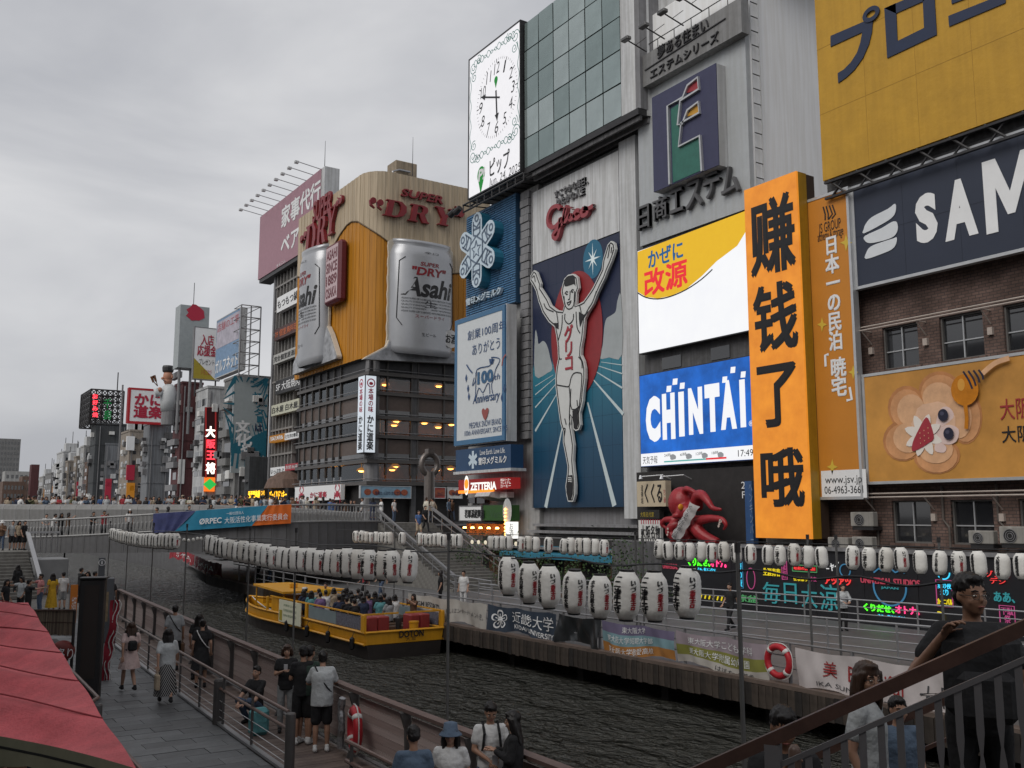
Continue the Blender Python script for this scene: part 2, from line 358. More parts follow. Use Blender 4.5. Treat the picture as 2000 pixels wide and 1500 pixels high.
def legs_geo(mb, J, ln, loose=.02, flare=0.):
    mb.ell(J['pel']+V3((0, 0, -.01)), .152+loose*.7, .108+loose*.7, .12, 14, 9)
    for s in 'LR':
        h, k, a = J['hp'+s], J['kn'+s], J['an'+s]
        if ln <= 1: e = h.lerp(k, ln); capsule(mb, h, e, .088+loose*.5, .062+loose*1.4); 
        else: capsule(mb, h, k, .088+loose*.5, .06+loose*.7); capsule(mb, k, k.lerp(a, min(.95, ln-1)), .06+loose*.6, .045+loose+flare)
def skirt_geo(J, z1, r1, folds=9, amp=.06, z0=1.06, r0=.145):
    mb = MB(); n, m = 36, 10; vs = []; off = J['pel']
    for i in range(m+1):
        t = i/m; z = z0+(z1-z0)*t; r = r0+(r1-r0)*t**.8
        for k in range(n): a = 2*pi*k/n; q = r*(1+amp*t*sin(folds*a+t)); vs.append((off.x+q*cos(a), off.y+q*sin(a)*.82+.05*t*sin(a*1+1), z))
    mb.add(vs, [(i*n+k, (i+1)*n+k, (i+1)*n+(k+1) % n, i*n+(k+1) % n) for i in range(m) for k in range(n)]); return mb
def shoes_geo(mb, J, s):
    a = J['an'+s]; capsule(mb, a+V3((0, -.045, -.038)), a+V3((0, .145, -.05)), .046, .038, 10); mb.ell(a+V3((0, -.01, .01)), .045, .055, .05, 10, 6)
_PB = {}
VOX = .0125
def pgeo(pose, g):
    key = (pose, g)
    if key in _PB: return _PB[key]
    J = rig(pose); mb = MB()
    if g == 'body': me = body_mesh(J, VOX)
    elif g == 'tee': top_geo(mb, J, .55); me = remesh(mb, .016, 5, 'shirt')
    elif g == 'loose': top_geo(mb, J, .75, .045, .16); me = remesh(mb, .018, 6, 'shirt')
    elif g == 'long': top_geo(mb, J, 1.9, .03, .12); me = remesh(mb, .016, 5, 'shirt')
    elif g == 'shorts': legs_geo(mb, J, .92, .025); me = remesh(mb, .016, 4, 'shorts')
    elif g == 'trousers': legs_geo(mb, J, 1.9, .015); me = remesh(mb, .016, 4, 'trousers')
    elif g == 'wide': legs_geo(mb, J, 1.92, .03, .02); me = remesh(mb, .016, 4, 'trousers')
    elif g == 'skirt': me = skirt_geo(J, .22, .27).mesh('skirt', [], True)
    elif g == 'mini': me = skirt_geo(J, .6, .27, 14, .08).mesh('skirt', [], True)
    elif g == 'dress': me = skirt_geo(J, .48, .26, 8, .05).mesh('skirt', [], True)
    elif g in ('shoeL', 'shoeR'): shoes_geo(mb, J, g[4]); me = remesh(mb, .014, 2, 'shoe')
    me.materials.clear(); me.materials.append(None); _PB[key] = me; return me
def hair_mesh(k):
    key = ('hair', k)
    if key in _PB: return _PB[key]
    mb = MB()
    if k == 'short': mb.ell((0, -.022, .052), .084, .098, .088, 14, 10); mb.ell((0, -.05, -.0), .08, .06, .07, 12, 8); mb.ell((0, .045, .1), .055, .04, .026, 10, 7)
    if k in ('long', 'bob'):
        mb.ell((0, -.02, .045), .092, .105, .095, 14, 10); L_ = -.3 if k == 'long' else -.12
        for s in (-1, -.5, 0, .5, 1): mb.tube([(s*.07, -.045+.03*abs(s), .04), (s*.085, -.06+.03*abs(s), -.08), (s*.09, -.075, L_)], [.045, .048, .03], 9)
        for s in (-1, 1): mb.tube([(s*.075, .03, .06), (s*.09, .02, -.05), (s*.088, .0, L_*.75)], [.026, .024, .018], 8)
        mb.ell((0, .04, .1), .06, .045, .028, 10, 7)
    if k == 'bun': mb.ell((0, -.02, .05), .086, .1, .09, 14, 10); mb.ell((0, -.09, .09), .045, .045, .045, 10, 7); mb.ell((0, -.05, 0), .08, .055, .06, 12, 8)
    if k == 'cap': mb.ell((0, -.015, .062), .088, .105, .078, 14, 10); mb.tube([(0, .07, .075), (0, .165, .058)], [.06, .05], 10)
    if k == 'bucket': mb.lathe([(.155, .0), (.15, .01), (.098, .06), (.088, .15), (.04, .165)], (0, -.01, .0), 20)
    me = remesh(mb, .0115, 3, 'hair') if k != 'bucket' else mb.mesh('hat', [], True)
    if k in ('short', 'long', 'bob', 'bun'):
        rn = random.Random(5)
        for v in me.vertices: q = v.co; v.co += v.normal*((.0045*sin(q.x*210+q.z*25)*sin(q.y*190+1) if k != 'short' else rn.uniform(-.004, .006)))
    me.materials.clear(); me.materials.append(None); _PB[key] = me; return me
def face_meshes():
    if 'face' in _PB: return _PB['face']
    l = MB(); g = MB(); E_, B_ = [], []
    for s in (-1, 1):
        e = MB(); b = MB(); e.cur = 0; e.ell((s*.032, .079, .006), .0145, .008, .0048, 10, 6); e.cur = 1; e.ell((s*.032, .0845, .006), .0062, .0045, .0046, 8, 6)
        b.tube([(s*.016, .091, .031), (s*.034, .088, .036), (s*.052, .075, .03)], [.0045, .005, .003], 6)
        E_.append(e.mesh('eye', [mat('eye_white', (.6, .58, .55), .3, var=0), mat('iris', (.01, .008, .007), .2, var=0)], True)); B_.append(b.mesh('eyebrow', [mat('brow', (.012, .01, .009), .8, var=0)], True))
        g.tube([(s*.034+.024*cos(t*pi/8), .103-.01*abs(cos(t*pi/8)), .004+.019*sin(t*pi/8)) for t in range(17)], .0016, 5); g.tube([(s*.056, .094, .008), (s*.078, .0, .008)], .002, 5)
    g.tube([(-.01, .106, .008), (.01, .106, .008)], .002, 5); l.tube([(-.022, .09, -.057), (0, .0985, -.0545), (.022, .09, -.057)], [.003, .0062, .003], 6)
    _PB['face'] = (E_, B_, l.mesh('lips', [mat('lip', (.22, .07, .06), .5, var=0)], True), g.mesh('glasses', [mat('glasses_frame', (.02, .02, .022), .3, var=0)], True)); return _PB['face']
SK = [mat('skin_%d' % i, c, .5, var=.08, scale=9) for i, c in enumerate(((.4, .235, .165), (.33, .185, .125), (.26, .14, .09)))]
HC = dict(b=mat('hair_black', (.012, .01, .01), .45, var=.3, scale=30, stretch=(1, 1, .1)), n=mat('hair_brown', (.045, .024, .016), .45, var=.3, scale=30, stretch=(1, 1, .1)), g=mat('hair_grey', (.2, .19, .18), .6, var=.2))
CLO = {}
def clo(c):
    if c not in CLO: CLO[c] = mat('cloth_'+c, {'black': (.014, .014, .016), 'white': (.6, .6, .6), 'grey': (.26, .27, .28), 'lgrey': (.42, .44, .45), 'navy': (.02, .028, .06), 'slate': (.09, .13, .19), 'green': (.025, .045, .035), 'red': (.3, .03, .04), 'pink': (.5, .2, .2), 'pale': (.55, .42, .4), 'yellow': (.5, .3, .02), 'beige': (.36, .29, .21), 'brown': (.11, .06, .035), 'blue': (.06, .12, .28), 'teal': (.1, .28, .3), 'denim': (.07, .1, .16), 'olive': (.1, .1, .05), 'violet': (.16, .1, .22), 'stripe': (.5, .5, .5), 'cream': (.55, .52, .44)}[c], .85, var=.16, scale=7, bump=.7, bscale=8)
    return CLO[c]
dotm = mat('cloth_striped_skirt', (.02, .02, .022), .8, var=0); n_, l_ = dotm.node_tree.nodes, dotm.node_tree.links; wv_ = n_.new('ShaderNodeTexWave'); wv_.inputs['Scale'].default_value = 9; tcc = n_.new('ShaderNodeTexCoord'); mpp = n_.new('ShaderNodeMapping'); mpp.inputs['Rotation'].default_value = (.6, .3, .5); l_.new(tcc.outputs['Object'], mpp.inputs[0]); l_.new(mpp.outputs[0], wv_.inputs[0]); crr = n_.new('ShaderNodeValToRGB'); crr.color_ramp.elements[0].position = .72; crr.color_ramp.elements[1].position = .8; crr.color_ramp.elements[0].color = (.012, .012, .014, 1); crr.color_ramp.elements[1].color = (.4, .4, .4, 1); l_.new(wv_.outputs[0], crr.inputs[0]); l_.new(crr.outputs[0], n_['Principled BSDF'].inputs['Base Color']); CLO['dots'] = dotm
def person(label, loc, yaw, pose='stand', top='tee', tc='black', bot='shorts', bc='black', hair='short', hc='b', skin=0, h=1., group=None, face=True, glasses=False, shoe='black', hat=None, hatc='navy', small=False, bag=None, strap=None, phone=False):
    o = thing('person', label, 'person', loc, group); J = rig(pose); M = T(*loc) @ RZ(yaw) @ Matrix.Scale(h, 4)
    def ad(nm, me, MM, m, par=o):
        q = inst(nm, me, MM, par)
        if me.materials and me.materials[0] is None: q.material_slots[0].link = 'OBJECT'; q.material_slots[0].material = m
        return q
    b = ad('body', pgeo(pose, 'body'), M, SK[skin])
    ad('shirt' if top != 'dress' else 'bodice', pgeo(pose, 'tee' if top == 'dress' else top), M, clo(tc)); ad({'shorts': 'shorts', 'trousers': 'trousers', 'wide': 'trousers'}.get(bot, 'skirt'), pgeo(pose, bot), M, clo(bc)); ad('shoe', pgeo(pose, 'shoeL'), M, clo(shoe)); ad('shoe', pgeo(pose, 'shoeR'), M, clo(shoe))
    HM = M @ headM(J); ad('hair', hair_mesh(hair), HM, HC[hc])
    if hat: ad('hat', hair_mesh(hat), HM, clo(hatc))
    if face and not small:
        e, br, l, g = face_meshes(); [inst('eye', q, HM, b) for q in e]; [inst('eyebrow', q, HM, b) for q in br]; inst('lips', l, HM, b)
        if glasses: inst('glasses', g, HM, o)
    if strap:
        mb = MB(); P = [(-.13, .04, 1.47), (-.05, .135, 1.3), (.1, .14, 1.1), (.19, .02, 1.0), (.1, -.14, 1.1), (-.03, -.145, 1.28), (-.13, -.06, 1.46), (-.13, .04, 1.47)]; 
        if pose == 'rail': P = [(x, y+.05*(z-1)/.4, z) for x, y, z in P]
        mb.tube(cat(P, False, 3), .014, 6); q = inst('shoulder_strap', mb.mesh('strap', clo(strap)), M, o)
    if bag:
        kind, c = bag; mb = MB(); dy = 0
        if kind == 'pack': mb.cbox(-.15, .15, -.32, -.13, 1.0, 1.42, .05); nm = 'backpack'
        elif kind == 'minipack': mb.cbox(-.11, .11, -.27, -.13, 1.05, 1.3, .04); nm = 'backpack'
        elif kind == 'front': mb.cbox(-.2, .2, .14, .38, .92, 1.5, .11); mb.cbox(-.15, .15, .38, .46, .98, 1.25, .04); nm = 'backpack'
        else: w_ = J['wrR'] if kind == 'toteR' else J['wrL']; mb.cbox(w_.x-.05, w_.x+.05, w_.y-.16, w_.y+.16, w_.z-.55, w_.z-.2, .02); mb.tube([(w_.x, w_.y-.1, w_.z-.2), (w_.x, w_.y, w_.z-.03), (w_.x, w_.y+.1, w_.z-.2)], .008, 5); nm = 'bag'
        q = inst(nm, mb.mesh(nm, clo(c)), M, o)
        if kind in ('pack', 'minipack'):
            mb = MB()
            for s in (-1, 1): mb.tube([(s*.09, -.14, 1.4), (s*.1, -.03, 1.5), (s*.1, .13, 1.38), (s*.12, .13, 1.2), (s*.12, -.1, 1.06)], .018, 6)
            inst('shoulder_straps', mb.mesh('straps', clo(c)), M, o)
    if phone:
        w_ = J['wrR']; e_ = (w_-J['elR']).normalized(); mb = MB(); c = w_+e_*.12; mb.cbox(c.x-.037, c.x+.037, c.y-.005, c.y+.005, c.z-.03, c.z+.12, .004); tagd(inst('phone', mb.mesh('phone', mat('phone_back', (.4, .4, .42), .3)), M), 'phone held by '+' '.join(label.split()[:7]), 'phone')
    return o
for _p, _gs in (('stand', 'body tee long loose shorts trousers skirt dress shoeL shoeR'), ('walk', 'body tee loose long shorts trousers skirt mini shoeL shoeR'), ('phone', 'body tee long loose shorts trousers dress shoeL shoeR'), ('look', 'body tee trousers shorts shoeL shoeR'), ('photo', 'body tee long trousers shorts shoeL shoeR'), ('rail', 'body tee long loose shorts trousers shoeL shoeR'), ('point', 'body tee trousers shoeL shoeR'), ('hug', 'body tee trousers shoeL shoeR'), ('sip', 'body tee trousers shoeL shoeR'), ('turn', 'body tee trousers long dress shoeL shoeR'), ('sit', 'body tee long loose trousers shoeL shoeR'), ('squat', 'body tee trousers shoeL shoeR')):
    for _g in _gs.split(): pgeo(_p, _g)
for _h in ('short', 'long', 'bob', 'bun', 'cap', 'bucket'): hair_mesh(_h)
# ================================================================== common materials
conc = mat('concrete', (.26, .26, .26), .8, var=.18, bump=.25, streak=.25)
concd = mat('dark_concrete', (.1, .1, .105), .8, var=.25, bump=.25, streak=.3)
steel = mat('brushed_steel', (.36, .36, .37), .38, .75, var=.1, scale=6)
dsteel = mat('dark_steel', (.035, .034, .036), .45, .3, var=.3)
gpaint = mat('grey_paint', (.2, .2, .21), .5, var=.12, streak=.2)
lpaint = mat('light_grey_panel', (.5, .51, .52), .45, var=.08, streak=.22)
silver = mat('silver_frame', (.5, .51, .52), .35, .5, var=.1)
black = mat('black_print', (.012, .012, .014), .5, var=0)
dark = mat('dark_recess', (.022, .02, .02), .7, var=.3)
white = mat('white_print', (.74, .75, .76), .5, var=.05, scale=1.2)
wpaint = mat('white_paint', (.66, .66, .65), .5, var=.08, streak=.2)
navy = mat('navy_print', (.022, .03, .075), .5, var=.1)
red = mat('red_print', (.33, .03, .045), .5, var=.1)
shopdark = glass_mat('dark_window_glass', (.02, .021, .024), .06)
lampw = mat('lamp_white', (1, .93, .8), emit=6, var=0)
lampo = mat('lamp_orange', (1, .45, .1), emit=6, var=0)
XF = 36.0
FP = PX(XF)
# ================================================================== the setting
def sheet(name, pts, z, m):
    mb = MB(); mb.add([(x, y, z) for x, y in pts], [tuple(range(len(pts)))]); return struct(name, mb, m)
gm = mat('asphalt', (.06, .06, .062), .85, var=.2, scale=.4, bump=.3)
sheet('ground', [(-3000, -3000), (3000, -3000), (3000, 3000), (-3000, 3000)], -1.6, gm)
# canal water with real ripples
wm = bpy.data.materials.new('canal_water'); wm.use_nodes = True; n_, l_ = wm.node_tree.nodes, wm.node_tree.links; b_ = n_['Principled BSDF']
b_.inputs['Base Color'].default_value = (.05, .05, .042, 1); b_.inputs['Roughness'].default_value = .06; b_.inputs['IOR'].default_value = 1.333
t_ = n_.new('ShaderNodeTexCoord'); m1 = n_.new('ShaderNodeMapping'); m1.inputs['Scale'].default_value = (1.15, .62, 1); m1.inputs['Rotation'].default_value = (0, 0, .5); l_.new(t_.outputs['Object'], m1.inputs[0])
za = n_.new('ShaderNodeTexNoise'); za.inputs['Scale'].default_value = 1.0; za.inputs['Detail'].default_value = 3; za.inputs['Distortion'].default_value = .8; l_.new(m1.outputs[0], za.inputs['Vector'])
zb = n_.new('ShaderNodeTexNoise'); zb.inputs['Scale'].default_value = 4.6; zb.inputs['Detail'].default_value = 4; zb.inputs['Distortion'].default_value = .5; l_.new(m1.outputs[0], zb.inputs['Vector'])
ma = n_.new('ShaderNodeMath'); ma.operation = 'MULTIPLY_ADD'; ma.inputs[1].default_value = .5; l_.new(zb.outputs[0], ma.inputs[0]); l_.new(za.outputs[0], ma.inputs[2])
bp_ = n_.new('ShaderNodeBump'); bp_.inputs['Strength'].default_value = 1.0; bp_.inputs['Distance'].default_value = 1.0; l_.new(ma.outputs[0], bp_.inputs['Height']); l_.new(bp_.outputs[0], b_.inputs['Normal'])
MATS['canal_water'] = wm
sheet('water', [(4, -30), (24, -30), (24, 700), (4, 700)], 0, wm)
# left bank: deck by the water and a paved walk behind it
LB = [(7.25, -20), (7.3, 10.5), (7.36, 17), (7.7, 26), (8.3, 39), (9.4, 62), (10.5, 95)]     # line of the waterside railing
def lbx(y):
    for (x0, y0), (x1, y1) in zip(LB, LB[1:]):
        if y <= y1: return x0+(x1-x0)*(y-y0)/(y1-y0)
    return LB[-1][0]
ZW = 1.1
mb = MB(); ys = [-20, 6, 10.5, 17, 26, 39, 62, 95]
for a, b in zip(ys, ys[1:]):
    mb.add([(-40, a, ZW-.03), (lbx(a)+.25, a, ZW-.03), (lbx(b)+.25, b, ZW-.03), (-40, b, ZW-.03)], [(0, 1, 2, 3)])
    mb.add([(lbx(a)+.25, a, ZW-.03), (lbx(a)+.25, a, -1), (lbx(b)+.25, b, -1), (lbx(b)+.25, b, ZW-.03)], [(0, 1, 2, 3)])
struct('quay_left', mb, mat('quay_concrete', (.12, .115, .11), .85, var=.25, bump=.3, streak=.3))
# right bank walk
RB = [(19.2, -20), (19.2, 20), (18.9, 32), (18.6, 47), (19.6, 70), (24, 95)]
def rbx(y):
    for (x0, y0), (x1, y1) in zip(RB, RB[1:]):
        if y <= y1: return x0+(x1-x0)*(y-y0)/(y1-y0)
    return RB[-1][0]
mb = MB()
for (xa, a), (xb, b) in zip(RB, RB[1:]):
    mb.add([(xa, a, ZW), (35.7, a, ZW), (35.7, b, ZW), (xb, b, ZW)], [(0, 1, 2, 3)])
    mb.add([(xa+2.2, a, -1), (xa+2.2, a, .52), (xb+2.2, b, .52), (xb+2.2, b, -1)], [(0, 1, 2, 3)])
    mb.add([(xa, a, .52), (xa+2.4, a, .52), (xb+2.4, b, .52), (xb, b, .52)], [(0, 1, 2, 3)])
struct('promenade_right', mb, mat('promenade_paving', (.11, .11, .112), .55, var=.22, scale=1.2, bump=.15))
# street level behind the right bank
ZS = 4.0
for k, (a, b, h) in enumerate(((-40, -4, 24), (-3.9, 14, 19), (14.1, 33, 26), (33.1, 52, 21))): mb = MB(); mb.box(-30, -8.5, a, b, 1, h); struct('unseen_left_bank_block', mb, concd)  # left-bank buildings out of view, added to shade the quay and lower scene
mb = MB(); mb.box(33.2, 120, -20, 41, -1, ZS); mb.box(35.6, 120, 41, 64, -1, ZS); struct('street_terrace', mb, concd)
mb = MB(); mb.box(29.5, 160, 64, 700, -1, 4.6); struct('street_right', mb, gm)
mb = MB(); mb.box(27, 29.5, 92, 700, -1, 1.1); struct('quay_right', mb, concd)
mb = MB(); mb.box(-60, 7, 95, 700, -1, 1.1); struct('quay_far_left', mb, conc)
# ================================================================== helpers for signs
def sign(name, label, pl, px4, depth, face, fr=None, fw=.12, catg='sign', back=0., group=None):
    rc = pl.rect(*px4); o = thing(name, label, catg, pl.w((rc[0]+rc[1])/2, rc[2], 0), group)
    if fr:
        frame4('frame', pl, rc, fw, -back, depth+.03, fr, o); i = fw
    else: i = 0
    panel('face', pl, (rc[0]+i, rc[1]-i, rc[2]+i, rc[3]-i), -back, depth, face, o)
    return o, pl.off(depth), rc
def seams(pl, rc, da, db, m, parent, c=.0):
    mb = MB(); a0, a1, b0, b1 = rc; n, k = max(1, round((a1-a0)/da)), max(1, round((b1-b0)/db))
    for i in range(1, n): x = a0+(a1-a0)*i/n; bxp(mb, pl, x-.008, x+.008, b0, b1, c, c+.004)
    for i in range(1, k): z = b0+(b1-b0)*i/k; bxp(mb, pl, a0, a1, z-.008, z+.008, c, c+.006)
    mb.build('panel_joints', m, parent, kind='stuff')
# ================================================================== brick building at the right
brick_m = bpy.data.materials.new('brick_wall'); brick_m.use_nodes = True; n_, l_ = brick_m.node_tree.nodes, brick_m.node_tree.links
t_ = n_.new('ShaderNodeTexCoord'); sp = n_.new('ShaderNodeSeparateXYZ'); cb = n_.new('ShaderNodeCombineXYZ'); l_.new(t_.outputs['Object'], sp.inputs[0])
l_.new(sp.outputs['Y'], cb.inputs[0]); l_.new(sp.outputs['Z'], cb.inputs[1]); bt = n_.new('ShaderNodeTexBrick'); l_.new(cb.outputs[0], bt.inputs['Vector'])
bt.inputs['Color1'].default_value = (.115, .075, .062, 1); bt.inputs['Color2'].default_value = (.17, .115, .095, 1); bt.inputs['Mortar'].default_value = (.06, .05, .046, 1)
bt.inputs['Scale'].default_value = 1; bt.inputs['Brick Width'].default_value = .3; bt.inputs['Row Height'].default_value = .13; bt.inputs['Mortar Size'].default_value = .014
zz = n_.new('ShaderNodeTexNoise'); zz.inputs['Scale'].default_value = .9; zz.inputs['Detail'].default_value = 5; l_.new(t_.outputs['Object'], zz.inputs['Vector'])
rr = n_.new('ShaderNodeValToRGB'); rr.color_ramp.elements[0].color = (.55, .5, .48, 1); rr.color_ramp.elements[1].color = (1.15, 1.1, 1.1, 1); rr.color_ramp.elements[0].position = .35; rr.color_ramp.elements[1].position = .65; l_.new(zz.outputs[0], rr.inputs[0])
mmx = n_.new('ShaderNodeMixRGB'); mmx.blend_type = 'MULTIPLY'; mmx.inputs[0].default_value = 1; l_.new(bt.outputs[0], mmx.inputs[1]); l_.new(rr.outputs[0], mmx.inputs[2])
b_ = n_['Principled BSDF']; l_.new(mmx.outputs[0], b_.inputs['Base Color']); b_.inputs['Roughness'].default_value = .85
bp_ = n_.new('ShaderNodeBump'); bp_.inputs['Strength'].default_value = .6; bp_.inputs['Distance'].default_value = .03; l_.new(bt.outputs['Fac'], bp_.inputs['Height']); bp_.invert = True; l_.new(bp_.outputs[0], b_.inputs['Normal'])
MATS['brick_wall'] = brick_m
BB = thing('brick_building', 'brown brick building carrying the yellow and navy billboards at right edge', 'building', (42, 17, ZS))
BX = XF+.5; BP = PX(BX)
wins = [BP.rect(1722, 641, 1796, 713), BP.rect(1833, 616, 1924, 697), BP.rect(1957, 590, 2052, 677), BP.rect(1741, 978, 1821, 1062), BP.rect(1856, 975, 1944, 1062), BP.rect(1988, 972, 2082, 1062)]
ya, yb = 4.0, 30.2
def wall_with_holes(pl, a0, a1, b0, b1, holes, th, mbx):    # facade strips around window openings (openings in rows)
    rows = {}
    for h in holes: rows.setdefault((round(h[2], 2), round(h[3], 2)), []).append(h)
    z = b0
    for (z0, z1), hs in sorted(rows.items()):
        if z0 > z: bxp(mbx, pl, a0, a1, z, z0, -th, 0)
        x = a0
        for h in sorted(hs):
            if h[0] > x: bxp(mbx, pl, x, h[0], z0, z1, -th, 0)
            x = h[1]
        if x < a1: bxp(mbx, pl, x, a1, z0, z1, -th, 0)
        z = z1
    if z < b1: bxp(mbx, pl, a0, a1, z, b1, -th, 0)
def bxp(mb, pl, a0, a1, b0, b1, c0, c1):
    p, q = pl.w(a0, b0, c0), pl.w(a1, b1, c1); mb.box(p.x, q.x, p.y, q.y, p.z, q.z); return mb
zr = {0: (wins[0][2], wins[0][3]), 1: (wins[3][2], wins[3][3])}
for i in range(6):
    w_ = wins[i]; wins[i] = (w_[0], w_[1], *zr[i//3])
mb = MB(); wall_with_holes(BP, -yb, -ya, ZS, 20.2, wins, .35, mb); mb.box(BX+.36, BX+12, ya, yb, ZS, 20.2); mb.build('wall', brick_m, BB)
mb = MB(); mb.box(BX-.3, BX+.6, ya, 28.2, 20.21, 36); mb.build('roof_block', concd, BB)
wfr = mat('window_frame_dark', (.12, .115, .11), .5)
for w_ in wins:
    f_ = frame4('window', BP, w_, .07, -.3, -.12, wfr, BB); am = (w_[0]+w_[1])/2; bm_ = w_[2]+(w_[3]-w_[2])*.42
    mb = MB(); bxp(mb, BP, am-.025, am+.025, w_[2]+.07, w_[3]-.07, -.24, -.17); bxp(mb, BP, w_[0]+.07, am-.03, bm_-.025, bm_+.025, -.24, -.18); bxp(mb, BP, am+.03, w_[1]-.07, bm_-.025, bm_+.025, -.24, -.18); mb.build('glazing_bar', silver, f_)
    for (p0, p1) in ((w_[0]+.07, am-.03), (am+.03, w_[1]-.07)):
        for (q0, q1) in ((w_[2]+.07, bm_-.03), (bm_+.03, w_[3]-.07)): panel('pane', BP, (p0, p1, q0, q1), -.29, -.26, shopdark, f_)
    panel('sill', BP, (w_[0]-.12, w_[1]+.12, w_[2]-.12, w_[2]-.003), -.1, .1, brick_m, BB)
rail_m = mat('pale_rail', (.42, .36, .32), .5)
for (u0, v0, u1, v1, nb) in ((1693, 651, 2100, 568, (1702, 1809, 1937, 2070)), (1708, 972, 2100, 967, (1708, 1824, 1957, 2070))):
    mb = MB(); a0, b_0 = BP.ab(u0, v0); a1, b_1 = BP.ab(u1, v1); b_1 = b_0
    for dz, c in ((0, .75), (.16, .62)): mb.tube([BP.w(a0, b_0+dz, c), BP.w(a1, b_1+dz, c)], .035, 6)
    for u in nb:
        a = BP.ab(u, v0)[0]; mb.tube([BP.w(a, b_0-.55, .02), BP.w(a, b_0, .72)], .03, 6); mb.tube([BP.w(a, b_0, 0), BP.w(a, b_0, .75)], .03, 6); bxp(mb, BP, a-.1, a+.1, b_0-1.0, b_0-.7, .002, .15)
    mb.build('awning_rail', rail_m, BB)
for u, k in ((1705, 0), (1843, 1), (1950, 2)):
    mb = MB(); a = BP.ab(u, 980)[0]; mb.tube([BP.w(a, 6.6, .08), BP.w(a, 5.2, .08), BP.w(a+.25, 4.9, .1), BP.w(a+.25, 4.1, .1)], .05, 7); mb.build('pipe', mat('rusty_pipe', (.1, .085, .075), .6, var=.3), BB)
# billboards
yel = mat('yellow_billboard', (.46, .255, .022), .6, var=.1, scale=.8, bump=.3, bscale=3.5, streak=.06)
o, pl, rc = sign('yellow_billboard', 'huge yellow billboard with navy katakana letters at top right', PX(XF-.25), (1588, -260, 2180, 158), .35, yel, None)
nvl = mat('navy_letter', (.016, .026, .062), .45, var=.08)
# hand-drawn letters on the yellow board (thick even strokes)
def yq(lst): return [(1560+x/3, y/3) for x, y in lst]
poly('letter', pl, yq([(190, 212), (250, 186), (385, 128), (437, 125), (432, 190), (415, 260), (380, 340), (330, 410), (282, 455), (235, 488), (232, 430), (268, 408), (310, 365), (345, 310), (365, 250), (376, 190), (190, 275)]), .01, .05, nvl, o)
cc = pl.ab(1703.4, 28.5); mb = MB(); pts = [(cc[0]+.34*cos(t*pi/12), cc[1]+.25*sin(t*pi/12)) for t in range(24)]; ribbon(mb, pl, pts, .2, .055, .1, True); mb.build('letter', nvl, o); seams(pl, rc, 2.4, 3.2, mat('yellow_joint', (.3, .16, .015), .6), o)
for q in ([(505, 50), (572, 20), (582, 242), (522, 342)], [(582, 242), (738, 165), (812, 205), (522, 342)], [(728, -50), (795, -80), (812, 205), (738, 165)], [(505, 50), (800, -75), (735, 8), (572, 80)]): poly('letter', pl, yq(q), .01, .05, nvl, o)
for q in ([(880, 95), (1215, -38), (1215, 18), (885, 157)], [(895, -30), (1200, -150), (1200, -90), (900, 25)]): poly('letter', pl, yq(q), .01, .05, nvl, o)
mb = MB()     # steel carrying structure under the yellow board
a0, a1, z0 = rc[0], rc[1], rc[2]
for dz, c in ((-.15, .2), (-.9, .2), (-.5, -.3)): bxp(mb, pl, a0+.2, a1, z0+dz-.1, z0+dz, c-.15, c)
k = a0+.4
while k < a1: mb.tube([pl.w(k, z0-.1, .1), pl.w(k+.9, z0-.95, .1)], .05, 5); mb.tube([pl.w(k+.9, z0-.1, .05), pl.w(k, z0-.95, .0)], .05, 5); k += 1.5
mb.build('truss', dsteel, o)
nvb = mat('navy_billboard', (.026, .033, .055), .45, var=.08, scale=.6)
o, pl, rc = sign('navy_billboard', 'navy billboard with white S mark and large white capitals', PX(XF-.05), (1670, 368, 2150, 460), .3, nvb, silver, .13)
text('S', pl, (1786, 387, 1834, 470), white, o, bold=.06, slant=.1)
text('A', pl, (1840, 360, 1912, 456), white, o, bold=.06); m4 = pl.rect(1918, 318, 2032, 432); poly('lettering', pl, [(m4[0]+(m4[1]-m4[0])*x, m4[2]+(m4[3]-m4[2])*y) for x, y in ((0, 0), (0, 1), (.26, 1), (.5, .5), (.74, 1), (1, 1), (1, 0), (.77, 0), (.77, .6), (.57, .2), (.43, .2), (.23, .6), (.23, 0))], .012, .03, white, o, px=False); seams(pl, rc, 2.4, 3, mat('navy_joint', (.016, .02, .034), .6), o, .001)
wl = mat('white_mark', (.62, .65, .68), .5, var=.04)
poly('mark', pl, [(1749, 398), (1750, 412), (1744, 424), (1725, 437), (1688, 456), (1688, 447), (1692, 437), (1704, 424), (1735, 408)], .012, .03, wl, o, smooth=3)
poly('mark', pl, [(1690, 461), (1722, 446), (1742, 434), (1752, 434), (1754, 449), (1746, 462), (1726, 470), (1700, 475), (1690, 470)], .012, .03, wl, o, smooth=3)
poly('mark', pl, [(1692, 506), (1693, 493), (1701, 482), (1720, 474), (1745, 466), (1752, 464), (1751, 476), (1744, 486), (1728, 494)], .012, .03, wl, o, smooth=3)
